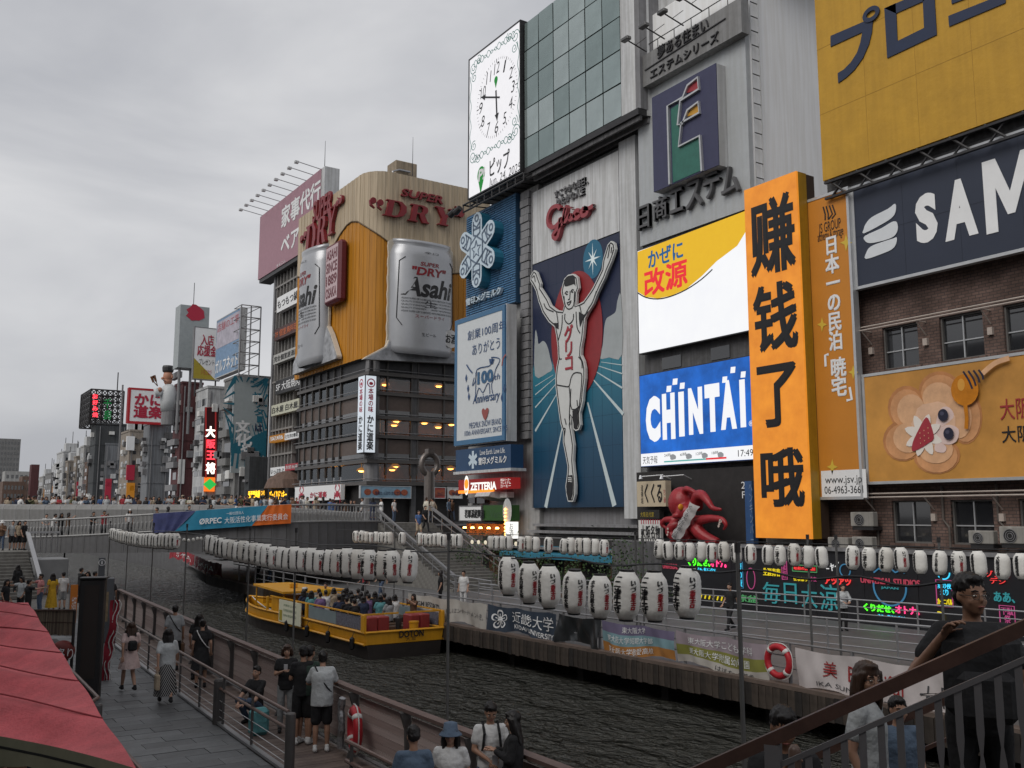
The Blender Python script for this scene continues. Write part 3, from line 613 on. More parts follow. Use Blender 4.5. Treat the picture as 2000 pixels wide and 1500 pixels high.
# biscuit poster
bis = mat('amber_poster', (.5, .24, .05), .5, var=.3, scale=.35)
o, pl, rc = sign('biscuit_billboard', 'amber poster of a flower shaped tart with strawberry and honey dipper', PX(XF-.05), (1690, 733, 2110, 934), .25, bis, silver, .12)
crust = mat('baked_crust', (.44, .19, .07), .6, var=.25, scale=1.4); crustl = mat('pale_crust', (.62, .36, .2), .6, var=.2, scale=1.6)
cream_m = mat('cream', (.72, .66, .6), .5, var=.06); honey = mat('honey', (.5, .18, .015), .2, var=.2); berry = mat('dark_berry', (.02, .02, .04), .35)
def blob(cu, cv, ru, rv, n=18, wob=0): return [(cu+ru*cos(2*pi*i/n)*(1+wob*sin(i*2.3)), cv+rv*sin(2*pi*i/n)*(1+wob*cos(i*1.7))) for i in range(n)]
pet = [(1771, 796, 37, 43), (1836, 765, 42, 40), (1886, 815, 33, 53), (1830, 889, 46, 37), (1764, 861, 39, 40)]
tpk = mat('tart_cream', (.66, .42, .28), .6, var=.18, scale=1.2); crm3 = mat('mid_crust', (.55, .27, .12), .6, var=.25, scale=1.3); pkc = mat('pink_cream', (.66, .5, .46), .5, var=.08); zc = [.003]
def lay(nm, pts, m, sm=0): poly(nm, pl, pts, zc[0]-.002, zc[0]+.003, m, o, smooth=sm); zc[0] += .004
for a, b, c, d in pet: lay('petal', blob(a, b, c, d), crust)
for a, b, c, d in pet: lay('petal', blob(a+1, b+2, c*.88, d*.88), crm3)
for a, b, c, d in pet: lay('petal', blob(a+(1826-a)*.18, b+(828-b)*.18, c*.74, d*.74), crustl)
lay('tart_centre', blob(1826, 828, 42, 44, 18, .06), tpk)
for q in ([(1830, 838), (1838, 800), (1856, 796), (1864, 816)], [(1826, 850), (1850, 830), (1874, 838), (1870, 862), (1848, 868)], [(1832, 862), (1850, 872), (1846, 884), (1828, 880)]): lay('cream_petal', q, pkc, 3)
for t in range(8): a = t*pi/4+.3; lay('cream_petal', [(1806+9*cos(a-1), 850+10*sin(a-1)), (1806+26*cos(a-.3), 850+30*sin(a-.3)), (1806+38*cos(a), 850+43*sin(a)), (1806+26*cos(a+.3), 850+30*sin(a+.3)), (1806+9*cos(a+1), 850+10*sin(a+1))], cream_m, 2)
lay('strawberry', [(1812, 815), (1822, 832), (1827, 856), (1816, 866), (1800, 876), (1785, 881), (1786, 864), (1797, 840)], red, 3)
for t in range(9): lay('seed', blob(1800+(t % 3)*8+(t//3), 846+(t//3)*10-(t % 3)*5, 1, 1.4, 6), crustl)
for a, b in ((1846, 811), (1857, 847)): lay('berry', blob(a, b, 10, 12), berry); lay('berry_crown', blob(a-2, b-3, 4, 4), mat('berry_blue', (.06, .06, .1), .4))
lay('honey_dipper', blob(1889, 762, 27, 31), honey); lay('honey_shine', blob(1882, 752, 7, 12), mat('honey_light', (.62, .3, .05), .3))
for i in range(4): strokes('dipper_groove', pl, [[(1886+i*10, 726-i*1), (1897+i*9, 743-i*3), (1904+i*7, 760-i*6)]], .08, zc[0], zc[0]+.003, berry, o)
strokes('dipper_handle', pl, [[(1924, 730), (1948, 710), (1976, 700)]], .2, zc[0], zc[0]+.003, crustl, o); strokes('honey_drip', pl, [[(1890, 790), (1893, 815), (1892, 838)]], .16, zc[0], zc[0]+.003, honey, o)
rdt = mat('maroon_print', (.3, .03, .03), .5, var=0)
text('大阪名物', pl, (1952, 780, 2080, 811), rdt, o, bold=.005); text('大阪土産', pl, (1956, 833, 2080, 858), black, o, bold=.005)
# vertical orange sign
ora = mat('orange_print', (.52, .2, .022), .5, var=.06, scale=.6)
o, pl, rc = sign('orange_vertical_sign', 'tall orange sign with white Japanese text and phone number beside navy billboard', PX(XF-.2), (1573, 398, 1697, 975), .35, ora, silver, .13)
text('JS GROUP', pl, (1599, 438, 1643, 450), black, o); text('alchemy & storage', pl, (1597, 455, 1648, 464), black, o)
mk = pl
for k in range(4): strokes('mark', pl, [[(1608+k*6, 404-k*1.2), (1612+k*6+(k>1)*2, 418), (1612+k*6-(k>1)*5, 430-k*1)]], .07, .012, .02, black, o, smooth=0)
vtext('日本一の民泊', pl, (1610, 466, 1648, 682), white, o, bold=.025); vtext('暁宅', pl, (1622, 700, 1656, 772), white, o, bold=.025)
strokes('lettering', pl, [[(1619, 692), (1612, 694), (1613, 716)], [(1660, 756), (1664, 780), (1654, 782)]], .12, .012, .02, white, o, smooth=0)
ystar = mat('yellow_star', (.6, .42, .05), .5, var=0)
for (u, v, r) in ((1653, 474, 13), (1606, 634, 11), (1667, 727, 11), (1626, 912, 12)):
    poly('sparkle', pl, [(u, v-r*1.3), (u+r*.25, v-r*.3), (u+r*.9, v), (u+r*.25, v+r*.3), (u, v+r*1.3), (u-r*.25, v+r*.3), (u-r*.9, v), (u-r*.25, v-r*.3)], .012, .02, ystar, o)
rb_ = pl.rect(1604, 920, 1694, 972); panel('white_strip', pl, rb_, .004, .02, white, o)
text('www.jsv.jp', pl, (1612, 931, 1685, 947), black, o, c=.03); text('06-4963-3661', pl, (1611, 950, 1687, 963), black, o, c=.03)
# ================================================================== tall LED sign
led = mat('orange_led', (.95, .3, .03), rough=.5, emit=.7, var=.22, scale=.9)
yside = mat('yellow_side', (.36, .2, .012), .45, var=.1, streak=.1); brn = mat('brown_side', (.05, .03, .02), .6)
LX = PX(XF-1.3)
rc = LX.rect(1453, 372, 1585, 1053); o = thing('led_sign', 'tall glowing orange display with four black Chinese characters and yellow side', 'sign', LX.w((rc[0]+rc[1])/2, rc[2], -.6))
panel('screen', LX, rc, -.12, 0, led, o); bs = MB(); bxp(bs, LX, rc[0], rc[1], rc[2], rc[3], -.7, -.121); bs.build('housing', yside, o)
bs = MB(); bxp(bs, LX, rc[0]+.02, rc[1]-.02, rc[2]+.02, rc[3]-.02, -1.28, -.701); bs.build('back_box', brn, o)
for ch, b in (('赚', (1463, 400, 1556, 522)), ('钱', (1470, 563, 1561, 677)), ('了', (1478, 717, 1560, 830)), ('哦', (1485, 878, 1574, 990))): text(ch, LX, b, black, o, bold=.024)
# ================================================================== building with the logo billboard
EB = thing('panel_building', 'grey metal panel building with square logo billboard and two screens', 'building', (42, 37, ZS))
EX = XF-.3; EP = PX(EX)
ga0, ga1 = EP.ab(1245, 190)[0], EP.ab(1463, 300)[0]
zt_, zb_ = EP.ab(1245, 150)[1], EP.ab(1255, 480)[1]
perf = mat('perforated_panel', (.42, .44, .455), .4, .2, var=.05, bump=.5, bscale=26, streak=.06)
mb = MB(); bxp(mb, EP, ga0, ga1, zb_, zt_, -.3, 0); mb.build('cladding', perf, EB)
sidem = mat('side_cladding', (.78, .79, .8), .4, .0, var=.05, scale=.2, streak=.08)
mb = MB(); mb.box(EX+.31, EX+16, -ga1+.003, -ga0, ZS, zt_+3.5); mb.build('wall', sidem, EB)
mb = MB(); bxp(mb, EP, ga0+.05, ga1-.05, ZS, zb_-.01, -.3, -.15); mb.build('lower_wall', concd, EB)
for u in (1290, 1385):
    mb = MB(); r_ = EP.rect(u, 690-(u-1290)*.2, u+38, 730-(u-1290)*.2)
    bxp(mb, EP, r_[0], r_[1], EP.ab(1250, 733)[1]+.1, EP.ab(1250, 704)[1]-.1, -.12, -.1); mb.build('dark_opening', shopdark, EB)
hd = mat('header_panel', (.22, .22, .22), .5, .2, var=.12, streak=.2)
rc = EP.rect(1243, 116, 1449, 62); hb = thing('header_board', 'grey header board with two lines of Japanese above the logo billboard', 'sign', EP.w((rc[0]+rc[1])/2, rc[2], .3))
hp = EP.off(.55); rc = hp.rect(1242, 118, 1449, 62); panel('face', hp, rc, -.54, 0, hd, hb)
text('夢ある住まい', hp, (1285, 92, 1385, 58), dsteel, hb, c=.01, depth=.06, bold=.012); text('エステムシリーズ', hp, (1271, 137, 1405, 80), dsteel, hb, c=.01, depth=.06, bold=.012)
strokes('rule', hp, [[(1260, 138), (1418, 36)]], .06, .01, .06, dsteel, hb, smooth=0)
lampm = mat('lamp_housing', (.12, .12, .12), .4, .5)
def arm_lamp(pl, u, v, name_label, out=1.5, grp='spotlights over the header board', up=.3):
    a, b = pl.ab(u, v); o = thing('spotlight', name_label, 'lamp', pl.w(a, b, 0), grp); mb = MB()
    mb.tube([pl.w(a, b, 0), pl.w(a, b+up, out)], .04, 6); mb.tube([pl.w(a, b+.9, 0), pl.w(a, b+up*.6, out*.55)], .02, 5); mb.build('arm', dsteel, o)
    mb = MB(); p = pl.w(a, b+up, out); mb.cbox(p.x-.22, p.x+.12, p.y-.3, p.y+.3, p.z-.08, p.z+.14, .04); mb.build('head', lampm, o)
for i, (u, v) in enumerate(((1263, 103), (1298, 78), (1335, 52), (1372, 24))):
    arm_lamp(hp, u, v-2, nth(i)+' spotlight from the left above the grey header board')
mb = MB(); p0 = hp.w(rc[0], rc[3]+.9, -.5); p1 = hp.w(rc[1], rc[3]+.9, -.5); mb.tube([p0, p1], .03, 5)
for k in range(7): q = p0.lerp(p1, k/6); mb.tube([q, q-Vector((0, 0, .95))], .025, 5)
mb.build('top_rail', dsteel, hb)
# square logo box
lg = thing('logo_box', 'navy square logo box with green door shape and red and yellow petals', 'sign', EP.w(*EP.ab(1340, 350), 0))
lp = EP.off(.7); rc = lp.rect(1273, 191, 1404, 322); zb2 = rc[2]
nvg = mat('logo_navy', (.04, .042, .09), .5, var=.1); ggl = mat('logo_green', (.028, .13, .1), .45, var=.15); yll = mat('logo_yellow', (.5, .26, .03), .45); rdl = mat('logo_red', (.3, .03, .04), .45)
bs = MB(); bxp(bs, lp, rc[0], rc[1], rc[2], rc[3], -.69, -.06); bs.build('box', lpaint, lg); panel('face', lp, rc, -.058, 0, nvg, lg)
poly('green_panel', lp, [(1311, 213), (1326, 203), (1330, 245), (1329, 288), (1367, 266), (1370, 333), (1315, 357)], .005, .03, ggl, lg)
poly('red_petal', lp, [(1339, 183), (1350, 165), (1364, 157), (1365, 174)], .005, .03, rdl, lg); poly('yellow_petal', lp, [(1342, 228), (1352, 212), (1365, 205), (1366, 221)], .005, .03, yll, lg)
strokes('outline', lp, [[(1311, 361), (1307, 208), (1337, 191), (1346, 168), (1366, 152), (1368, 175), (1332, 198), (1327, 245), (1336, 243), (1346, 216), (1367, 200), (1369, 221), (1334, 241), (1329, 287), (1370, 266), (1374, 335)]], .12, .005, .16, silver, lg, smooth=0)
el = thing('channel_letters', 'grey raised katakana letters under the square logo box', 'lettering', EP.w(*EP.ab(1350, 440), 0))
chg = mat('grey_channel', (.09, .09, .095), .5, var=.15)
for ch, r in zip('日商エステム', ((1252, 407, 1275, 444), (1281, 391, 1310, 424), (1314, 375, 1341, 411), (1345, 360, 1378, 401), (1379, 345, 1413, 381), (1414, 333, 1450, 374))): text(ch, EP.off(.02), r, chg, el, c=.05, depth=.22, bold=.012, name='letter')
# ladder
ld = thing('ladder', 'long steel rung ladder fixed to the corner of the grey panel building', 'ladder', EP.w(ga1+.3, 21, 0)); mb = MB(); y_ = -ga1-.06
for x in (EX+.25, EX+.85): mb.tube([(x, y_-.1, 20.6), (x, y_-.1, zt_+3)], .04, 6)
mb.build('stile', lpaint, ld)
z = 20.9
while z < zt_+3: mb = MB(); mb.tube([(EX+.25, y_-.1, z), (EX+.85, y_-.1, z)], .03, 5); mb.build('rung', dsteel, ld); z += .8
# white panelled wall behind and above
wb = thing('white_panel_tower', 'white vertical panel wall rising behind the grey header board', 'building', (46, 39, ZS))
for k in range(9):
    mb = MB(); x0 = 34.7; mb.box(36.5, 37.2, 30.9+k*1.4, 30.9+k*1.4+1.37, zt_+3.6 if k < 3 else zt_-2, 52); mb.build('panel', lpaint, wb)
mb = MB(); mb.box(37.21, 49, 31, 43, zt_+3.6, 51.9); mb.build('wall', lpaint, wb)
# ---- two screens
scy = mat('screen_yellow', (1, .58, .02), emit=.62, var=.04); scw = mat('screen_white', (.95, .96, 1), emit=.78, var=.03, scale=.5); scb = mat('screen_blue', (.012, .13, .55), emit=.75, var=.45, scale=.55)
scn = mat('screen_navy', (.02, .12, .3), emit=.7, var=0); scr = mat('screen_red', (.85, .03, .04), emit=.75, var=0); sck = mat('screen_black', (.01, .01, .012), rough=.5, var=0)
KP = PX(XF-.75); rc = KP.rect(1245, 491, 1464, 644); o = thing('medicine_screen', 'bright screen with yellow sky, white curve and red and navy Japanese text', 'screen', KP.w((rc[0]+rc[1])/2, rc[2], -.3))
bs = MB(); bxp(bs, KP, rc[0]-.06, rc[1]+.06, rc[2]-.06, rc[3]+.06, -.44, -.06); bs.build('housing', dsteel, o); panel('face', KP, rc, -.058, 0, scw, o)
poly('yellow_sky', KP, [(1245.6, 492), (1456, 412), (1458, 450), (1440, 480), (1400, 510), (1370, 540), (1340, 565), (1310, 578), (1285, 583), (1262, 580), (1246, 570)], .004, .012, scy, o)
strokes('curve_line', KP, [[(1246, 572), (1262, 581), (1285, 584), (1310, 579), (1340, 566), (1370, 546), (1392, 526)]], .07, .014, .02, sck, o)
text('かぜに', KP, (1266, 492, 1335, 503), scn, o, bold=.02); text('改源', KP, (1258, 530, 1344, 557), scr, o, bold=.02)
HP_ = PX(XF-.75); rc = KP.rect(1249, 735, 1472, 897); o = thing('blue_screen', 'bright blue screen with white block letters and weather strip', 'screen', KP.w((rc[0]+rc[1])/2, rc[2], -.3))
bs = MB(); bxp(bs, KP, rc[0]-.06, rc[1]+.06, rc[2]-.06, rc[3]+.06, -.44, -.06); bs.build('housing', dsteel, o); panel('face', KP, rc, -.058, 0, scb, o)
sw = KP.rect(1251, 887, 1472, 897); panel('weather_strip', KP, (rc[0]+.01, rc[1]-.01, rc[2]+.01, sw[3]), .003, .012, scw, o)
lets = [('C', 1261, 776, 1291, 862), ('H', 1293, 770, 1320, 857), ('I', 1325, 766, 1338, 852), ('N', 1344, 759, 1374, 847), ('T', 1376, 752, 1408, 842), ('A', 1406, 745, 1440, 837), ('I', 1444, 742, 1458, 834)]
for ch, a, b, c_, d in lets: text(ch, KP, (a, b, c_, d), scw, o, bold=.075, c=.018)
for (u, v) in ((1307, 760), (1319, 746), (1333, 754), (1416, 742), (1432, 723), (1452, 732)):
    poly('spark_square', KP, [(u-4, v-6), (u+5, v-7), (u+4, v+5), (u-5, v+6)], .018, .024, scw, o)
text('®', KP, (1463, 822, 1472, 832), scw, o)
text('天気予報', KP, (1256, 892, 1285, 905), sck, o, c=.03)
for i, s in enumerate(('24時', '6時', '12時', '18時')):
    u = 1298+i*31; text(s, KP, (u, 886-i*1.6, u+13, 892-i*1.6), sck, o, c=.03); poly('cloud_icon', KP, blob(u+17, 893-i*1.5, 6, 5.5, 10, .15), .02, .03, mat('screen_grey', (.35, .36, .38), emit=.6, var=0), o)
strokes('bar', KP, [[(1298, 902), (1420, 894)]], .07, .032, .04, mat('screen_teal', (.1, .5, .45), emit=.6, var=0), o, smooth=0); strokes('bar', KP, [[(1380, 896.5), (1420, 894)]], .09, .032, .045, scr, o, smooth=0)
text('17:49', KP, (1442, 879, 1472, 890), sck, o, c=.03)
# ================================================================== glass-topped building with the runner sign
GB = thing('runner_sign_building', 'tall building with green glass top above the giant running man sign', 'building', (46, 50, ZS))
gls = [mat('green_curtain_glass_%d' % k, c, .05, .55, var=.2, scale=.3) for k, c in enumerate(((.24, .3, .295), (.31, .375, .37), (.37, .43, .425)))]
GX = XF-1.2; GP = PX(GX)
da = [GP.ab(u, 168)[0] for u in (1024.2, 1051.4, 1080.2, 1111, 1143.2, 1178.2, 1213.2)]
da = [da[0]+(da[-1]-da[0])*i/6 for i in range(7)]
zg = [GP.ab(1024.5, v)[1] for v in (46, 102, 160, 217, 274, 330)]; zg = [zg[-1]+(zg[0]-zg[-1])*i/5 for i in range(6)]
for i in range(6):
    for k in range(5):
        panel('pane', GP, (da[i]+.045, da[i+1]-.045, zg[k]+.045, zg[k+1]-.045), -.06, 0, random.choice(gls), GB).rotation_euler = (random.uniform(-.006, .006), random.uniform(-.012, .012), random.uniform(-.012, .012))
mb = MB(); bxp(mb, GP, da[0], da[-1], zg[0]-.05, zg[5], -.14, -.1); mb.build('mullions', dsteel, GB)
mb = MB(); a1_ = GP.ab(1247, 150)[0]
prof = [GP.w(da[-1], 0, .0)]; aw = a1_-da[-1]
for k in range(9):
    t = k/8*pi/2; prof.append(GP.w(da[-1]+aw*.35+aw*.65*sin(t), 0, -.9*(1-cos(t))))
mb = MB(); n_p = len(prof); zA, zB = zg[0]-.35, zg[5]
mb.add([(p.x, p.y, zA) for p in prof]+[(p.x, p.y, zB) for p in prof], [(i, i+1, n_p+i+1, n_p+i) for i in range(n_p-1)]); mb.build('corner_pier', lpaint, GB, smooth=True)
mb = MB(); mb.box(GX+.15, GX+14, -a1_+.02, -da[0]+7.5, zg[0]-.01, zB-.05); mb.build('upper_block', gpaint, GB)
# soffit and its beams
zs = zg[0]-.4
mb = MB(); mb.box(GX-.02, XF+.6, -a1_+.05, -da[0]-.02, zs, zs+.39); mb.build('soffit', dsteel, GB)
for i, dx in enumerate((.15, .75, 1.35)):
    mb = MB(); mb.box(GX+dx, GX+dx+.16, -a1_+.1, -da[0], zs-.3-.02*i, zs-.01); mb.build('soffit_beam', gpaint if i == 1 else concd, GB)
# sign
GPn = PX(XF); rc = GPn.rect(1040, 377, 1218, 990); z_l = rc[2]
mb = MB(); bxp(mb, GPn, rc[0]-.5, rc[1]+1.6, ZS, zs-.3, -8, -.55); mb.build('lower_block', gpaint, GB)
mb = MB(); bxp(mb, GPn, rc[1]+.03, rc[1]+1.55, 5.2, zs-.35, -.5, -.02); mb.build('side_pier', lpaint, GB)
RS = thing('runner_sign', 'giant sign of a running man with raised arms on blue track', 'sign', GPn.w((rc[0]+rc[1])/2, rc[2], -.2))
zm = GPn.ab(1043, 518)[1]
wtop = mat('sign_white_top', (.56, .57, .58), .45, var=.06, streak=.25)
panel('top_panel', GPn, (rc[0], rc[1], zm+.08, rc[3]), -.5, 0, wtop, RS)
gmn = bpy.data.materials.new('track_print'); gmn.use_nodes = True; n_, l_ = gmn.node_tree.nodes, gmn.node_tree.links; b_ = n_['Principled BSDF']; b_.inputs['Roughness'].default_value = .45
t_ = n_.new('ShaderNodeTexCoord'); sp = n_.new('ShaderNodeSeparateXYZ'); l_.new(t_.outputs['Object'], sp.inputs[0]); mr = n_.new('ShaderNodeMapRange'); mr.inputs[2].default_value = 18.5; l_.new(sp.outputs['Z'], mr.inputs[0])
cr_ = n_.new('ShaderNodeValToRGB'); l_.new(mr.outputs[0], cr_.inputs[0]); e = cr_.color_ramp.elements; e[0].color = (.004, .03, .07, 1); e[1].color = (.011, .016, .045, 1); e[1].position = .98
for p_, c_ in ((.22, (.008, .06, .12)), (.4, (.016, .13, .2)), (.5, (.03, .2, .27)), (.52, (.014, .022, .06))): x = e.new(p_); x.color = (*c_, 1)
l_.new(cr_.outputs[0], b_.inputs['Base Color']); MATS['track_print'] = gmn
panel('picture', GPn, (rc[0], rc[1], rc[2], zm), -.5, 0, gmn, RS); seams(GPn, (rc[0], rc[1], rc[2], zm), .95, 1.9, mat('print_joint', (.01, .03, .06), .6), RS, -.001)
ir = MB(); bxp(ir, GPn, rc[0]-.12, rc[0]-.003, rc[2], rc[3], -.5, .05); ir.build('edge_strip', gpaint, RS)
def up_(l): return [(1030+x/5, 440+y/5) for x, y in l]
def lo_(l): return [(1030+x/5, 700+y/5) for x, y in l]
cloud = mat('printed_cloud', (.34, .37, .38), .5, var=.12, scale=.8)
poly('cloud', GPn, up_([(78, 1040), (100, 1090), (110, 1160), (150, 1130), (180, 1150), (205, 1210), (225, 1300), (245, 1400), (200, 1440), (76, 1470)]), .004, .012, cloud, RS, smooth=3)
poly('cloud', GPn, up_([(915, 690), (880, 740), (865, 840), (820, 880), (775, 910), (755, 980), (745, 1080), (735, 1180), (710, 1300), (800, 1290), (925, 1262)]), .004, .012, cloud, RS, smooth=3)
trk = mat('track_line', (.5, .58, .6), .5, var=.05)
for (a, b, w0, w1) in (((180, 1455), (350, 640), .34, .1), ((852, 1440), (590, 430), .4, .12), ((938, 545), (630, 190), .22, .07), ((78, 710), (305, 320), .18, .06), ((78, 480), (300, 228), .1, .05), ((930, 290), (665, 125), .11, .05), ((930, 150), (690, 72), .07, .04), ((930, 65), (720, 35), .05, .03), ((78, 355), (280, 185), .07, .04), ((78, 272), (255, 160), .05, .03)):
    p = [GPn.ab(*lo_([a])[0]), GPn.ab(*lo_([b])[0])]; mb = MB(); ribbon(mb, GPn, p, [w0, w1], .006, .014); mb.build('track_line', trk, RS)
c0 = GPn.ab(1126, 653); c1 = GPn.ab(1178, 650); rad = abs(c1[0]-c0[0])
sunr = mat('red_disc', (.24, .022, .026), .45, var=.1)
mb = MB(); mb.prism([(c0[0]+rad*cos(t*pi/24), c0[1]+rad*1.52*sin(t*pi/24)) for t in range(48)], lambda a, b, t: GPn.w(a, b, .015+.03*t)); mb.build('red_disc', sunr, RS)
stm = mat('star_print', (.75, .86, .88), .5, var=0); stg = mat('star_glow_print', (.02, .13, .22), .5, var=0)
sc_ = up_([(640, 330)])[0]; sa = GPn.ab(*sc_)
mb = MB(); mb.prism([(sa[0]+1.0*cos(t*pi/12), sa[1]+1.25*sin(t*pi/12)) for t in range(24)], lambda a, b, t: GPn.w(a, b, .004+.008*t)); mb.build('star_glow', stg, RS)
pts = []
for k in range(16):
    r_ = (.95 if k % 4 == 0 else .7) if k % 2 == 0 else .17
    pts.append((sa[0]+r_*sin(k*pi/8)*.85, sa[1]+r_*cos(k*pi/8)*1.1))
mb = MB(); mb.prism(pts, lambda a, b, t: GPn.w(a, b, .014+.01*t)); mb.build('star', stm, RS)
U = [(70, 500), (105, 445), (132, 465), (152, 520), (172, 575), (168, 612), (200, 660), (240, 722), (268, 785), (330, 832), (388, 842), (402, 790), (384, 720), (372, 655), (385, 590), (402, 530), (440, 490), (490, 480), (530, 510), (540, 580), (545, 620), (525, 670), (518, 790), (560, 765), (592, 748), (640, 680), (680, 620), (720, 540), (770, 440), (780, 350), (805, 270), (825, 200), (860, 160), (892, 180), (903, 240), (885, 300), (860, 370), (825, 450), (800, 520), (760, 600), (720, 690), (690, 770), (640, 850), (605, 920), (597, 1000), (588, 1100), (570, 1200), (567, 1270), (595, 1330), (608, 1400)]
Lw = [(609, 200), (592, 330), (585, 420), (572, 480), (556, 540), (558, 600), (563, 650), (545, 700), (515, 712), (490, 690), (482, 600), (474, 560), (465, 650), (480, 730), (497, 850), (490, 1000), (497, 1090), (505, 1150), (512, 1250), (510, 1330), (490, 1400), (440, 1400), (425, 1340), (415, 1250), (430, 1140), (436, 1060), (412, 930), (390, 820), (392, 720), (365, 640), (350, 540), (335, 420), (318, 280), (315, 200), (325, 100)]
L2 = [(342, 1310), (338, 1200), (325, 1090), (308, 1000), (250, 950), (190, 860), (150, 750), (125, 650), (95, 590), (68, 550)]
sil = [GPn.ab(*p) for p in up_(U)+lo_(Lw)+up_(L2)]
fig = mat('runner_white', (.56, .57, .56), .45, var=.04)
mb = MB(); mb.prism(sil, lambda a, b, t: GPn.w(a, b, .17+.18*t)); mb.build('runner_figure', fig, RS)
def inset(P, d):
    P = [Vector(p) for p in P]; out = []
    for i in range(len(P)):
        t = (P[(i+1)%len(P)]-P[i-1]).normalized(); out.append(P[i]+Vector((t.y, -t.x))*d)
    return out
mb = MB(); ribbon(mb, GPn, inset(sil, .13), .085, .352, .362, True); mb.build('outline', black, RS)
J = lambda l: up_(l)
poly('hair', GPn, J([(408, 600), (402, 545), (430, 510), (480, 500), (508, 525), (514, 600), (500, 580), (470, 590), (440, 600), (420, 604)]), .353, .37, black, RS)
st = [J([(410, 675), (425, 655), (440, 660)]), J([(470, 650), (485, 635), (498, 640)]), J([(462, 650), (460, 700), (455, 730), (442, 730)]), J([(430, 765), (455, 755), (475, 742)]), J([(435, 772), (450, 785), (472, 752)]), J([(403, 700), (410, 780), (445, 825), (495, 790), (505, 650)]),
      J([(412, 870), (410, 930), (450, 970), (490, 930), (495, 870)]), J([(385, 880), (380, 1000), (345, 1130)]), J([(520, 850), (530, 1000), (560, 1060)]), J([(330, 860), (345, 960), (345, 1010)]), J([(555, 790), (570, 860), (560, 940)]), J([(545, 1290), (575, 1330), (580, 1400)]), J([(355, 1290), (360, 1310), (380, 1310)]), J([(205, 770), (230, 820), (300, 850)]), J([(640, 820), (680, 760), (720, 650)]), J([(90, 520), (110, 500), (120, 560)]), J([(850, 200), (840, 280), (830, 330)]), J([(870, 220), (862, 280)]), J([(885, 250), (872, 300)])]
st += [lo_([(330, 262), (400, 275), (452, 275), (470, 200), (500, 150), (550, 145), (578, 180), (560, 400), (548, 490)]), lo_([(452, 275), (462, 400), (455, 560), (460, 650)]), lo_([(470, 300), (465, 440), (480, 500)]), lo_([(480, 500), (515, 500), (550, 470)]), lo_([(410, 590), (425, 650)]), lo_([(395, 690), (415, 690), (405, 760)]), lo_([(530, 410), (535, 470)])]
strokes('drawn_line', GPn, st, .075, .364, .374, black, RS)
poly('eye', GPn, J(blob(428, 680, 11, 8, 8)), .364, .376, black, RS); poly('eye', GPn, J(blob(482, 658, 11, 8, 8)), .364, .376, black, RS)
poly('shadow_shape', GPn, J([(550, 850), (600, 880), (650, 840), (590, 920), (560, 1000), (550, 920)]), .376, .384, black, RS); poly('shadow_shape', GPn, J([(290, 960), (345, 960), (350, 1020), (330, 1010)]), .376, .384, black, RS)
poly('shoe', GPn, lo_([(488, 515), (548, 480), (538, 560), (545, 640), (525, 685), (505, 680), (490, 600)]), .376, .39, black, RS)
poly('shoe', GPn, lo_([(445, 1145), (485, 1140), (492, 1240), (490, 1320), (470, 1385), (450, 1380), (430, 1310), (428, 1230)]), .376, .39, black, RS)
strokes('lace', GPn, [lo_([(447, 1168+k*18), (465, 1163+k*18), (482, 1172+k*18)]) for k in range(3)], .06, .391, .4, fig, RS)
for ch, b in (('グ', (1111, 638, 1128.5, 668)), ('リ', (1113, 671, 1127, 696)), ('コ', (1113, 699, 1128, 723))): text(ch, GPn, b, red, RS, c=.38, bold=.03)
redc = mat('red_channel', (.28, .05, .06), .45)
gx = lambda l: [(880+x/2.273, 400+y/2.273) for x, y in l]
for st_ in ([(500, 22), (488, 8), (462, 20), (446, 55), (448, 92), (470, 104), (494, 84), (502, 62), (500, 100), (492, 140), (480, 154), (468, 138), (490, 108), (512, 84)], [(512, 84), (524, 40), (528, 12), (518, 40), (518, 76), (530, 70), (545, 42)], [(548, 40), (542, 66), (552, 66), (566, 50)], [(588, 30), (574, 28), (562, 48), (572, 64), (592, 48)], [(606, 18), (594, 36), (602, 52), (620, 42), (622, 22), (606, 16), (626, 20), (648, 8)], [(551, 20), (553, 16)]): strokes('script_letter', GPn, [gx(st_)], .27, .01, .3, redc, RS)
text('すこやかな毎日、', GPn, (1086, 374, 1151, 359), gpaint, RS, c=.01, depth=.15, bold=.01); text('ゆたかな人生', GPn, (1090, 389, 1145, 380), gpaint, RS, c=.01, depth=.15, bold=.01)
# base of the runner building: dark soffit, beams, blue awning
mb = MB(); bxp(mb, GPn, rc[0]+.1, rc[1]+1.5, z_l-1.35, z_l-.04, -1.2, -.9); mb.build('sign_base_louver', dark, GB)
for k in range(3): mb = MB(); bxp(mb, GPn, rc[0]+.1-.3*k, rc[1]+1.5, z_l-1.2-.42*k, z_l-1.03-.42*k, -.85, .15+.25*k); mb.build('fascia_beam', gpaint, GB)
AW = thing('blue_awning', 'narrow blue awning below the runner sign', 'awning', GPn.w(rc[0], z_l-2.6, 1)); mb = MB(); az = z_l-2.35
a0, a1 = rc[0]-.9, rc[1]+1.2; mb.add([GPn.w(a0, az, .5), GPn.w(a1, az, .5), GPn.w(a1+.3, az-.5, 1.9), GPn.w(a0-.3, az-.5, 1.9), GPn.w(a1+.3, az-.78, 1.9), GPn.w(a0-.3, az-.78, 1.9)], [(0, 1, 2, 3), (3, 2, 4, 5)]); mb.build('canvas', mat('blue_canvas', (.03, .16, .24), .7, var=.15), AW)
mb = MB(); mb.obox(GPn.w(a0, az+.06, .4), GPn.w(a1, az+.06, .4), .2, .12); mb.build('cassette', wpaint, AW)
for q in (a0+.3, a1-.3): mb = MB(); mb.tube([GPn.w(q, az-.2, .3), GPn.w(q+.2, az-.55, 1.8)], .03, 5); mb.build('arm', steel, AW)
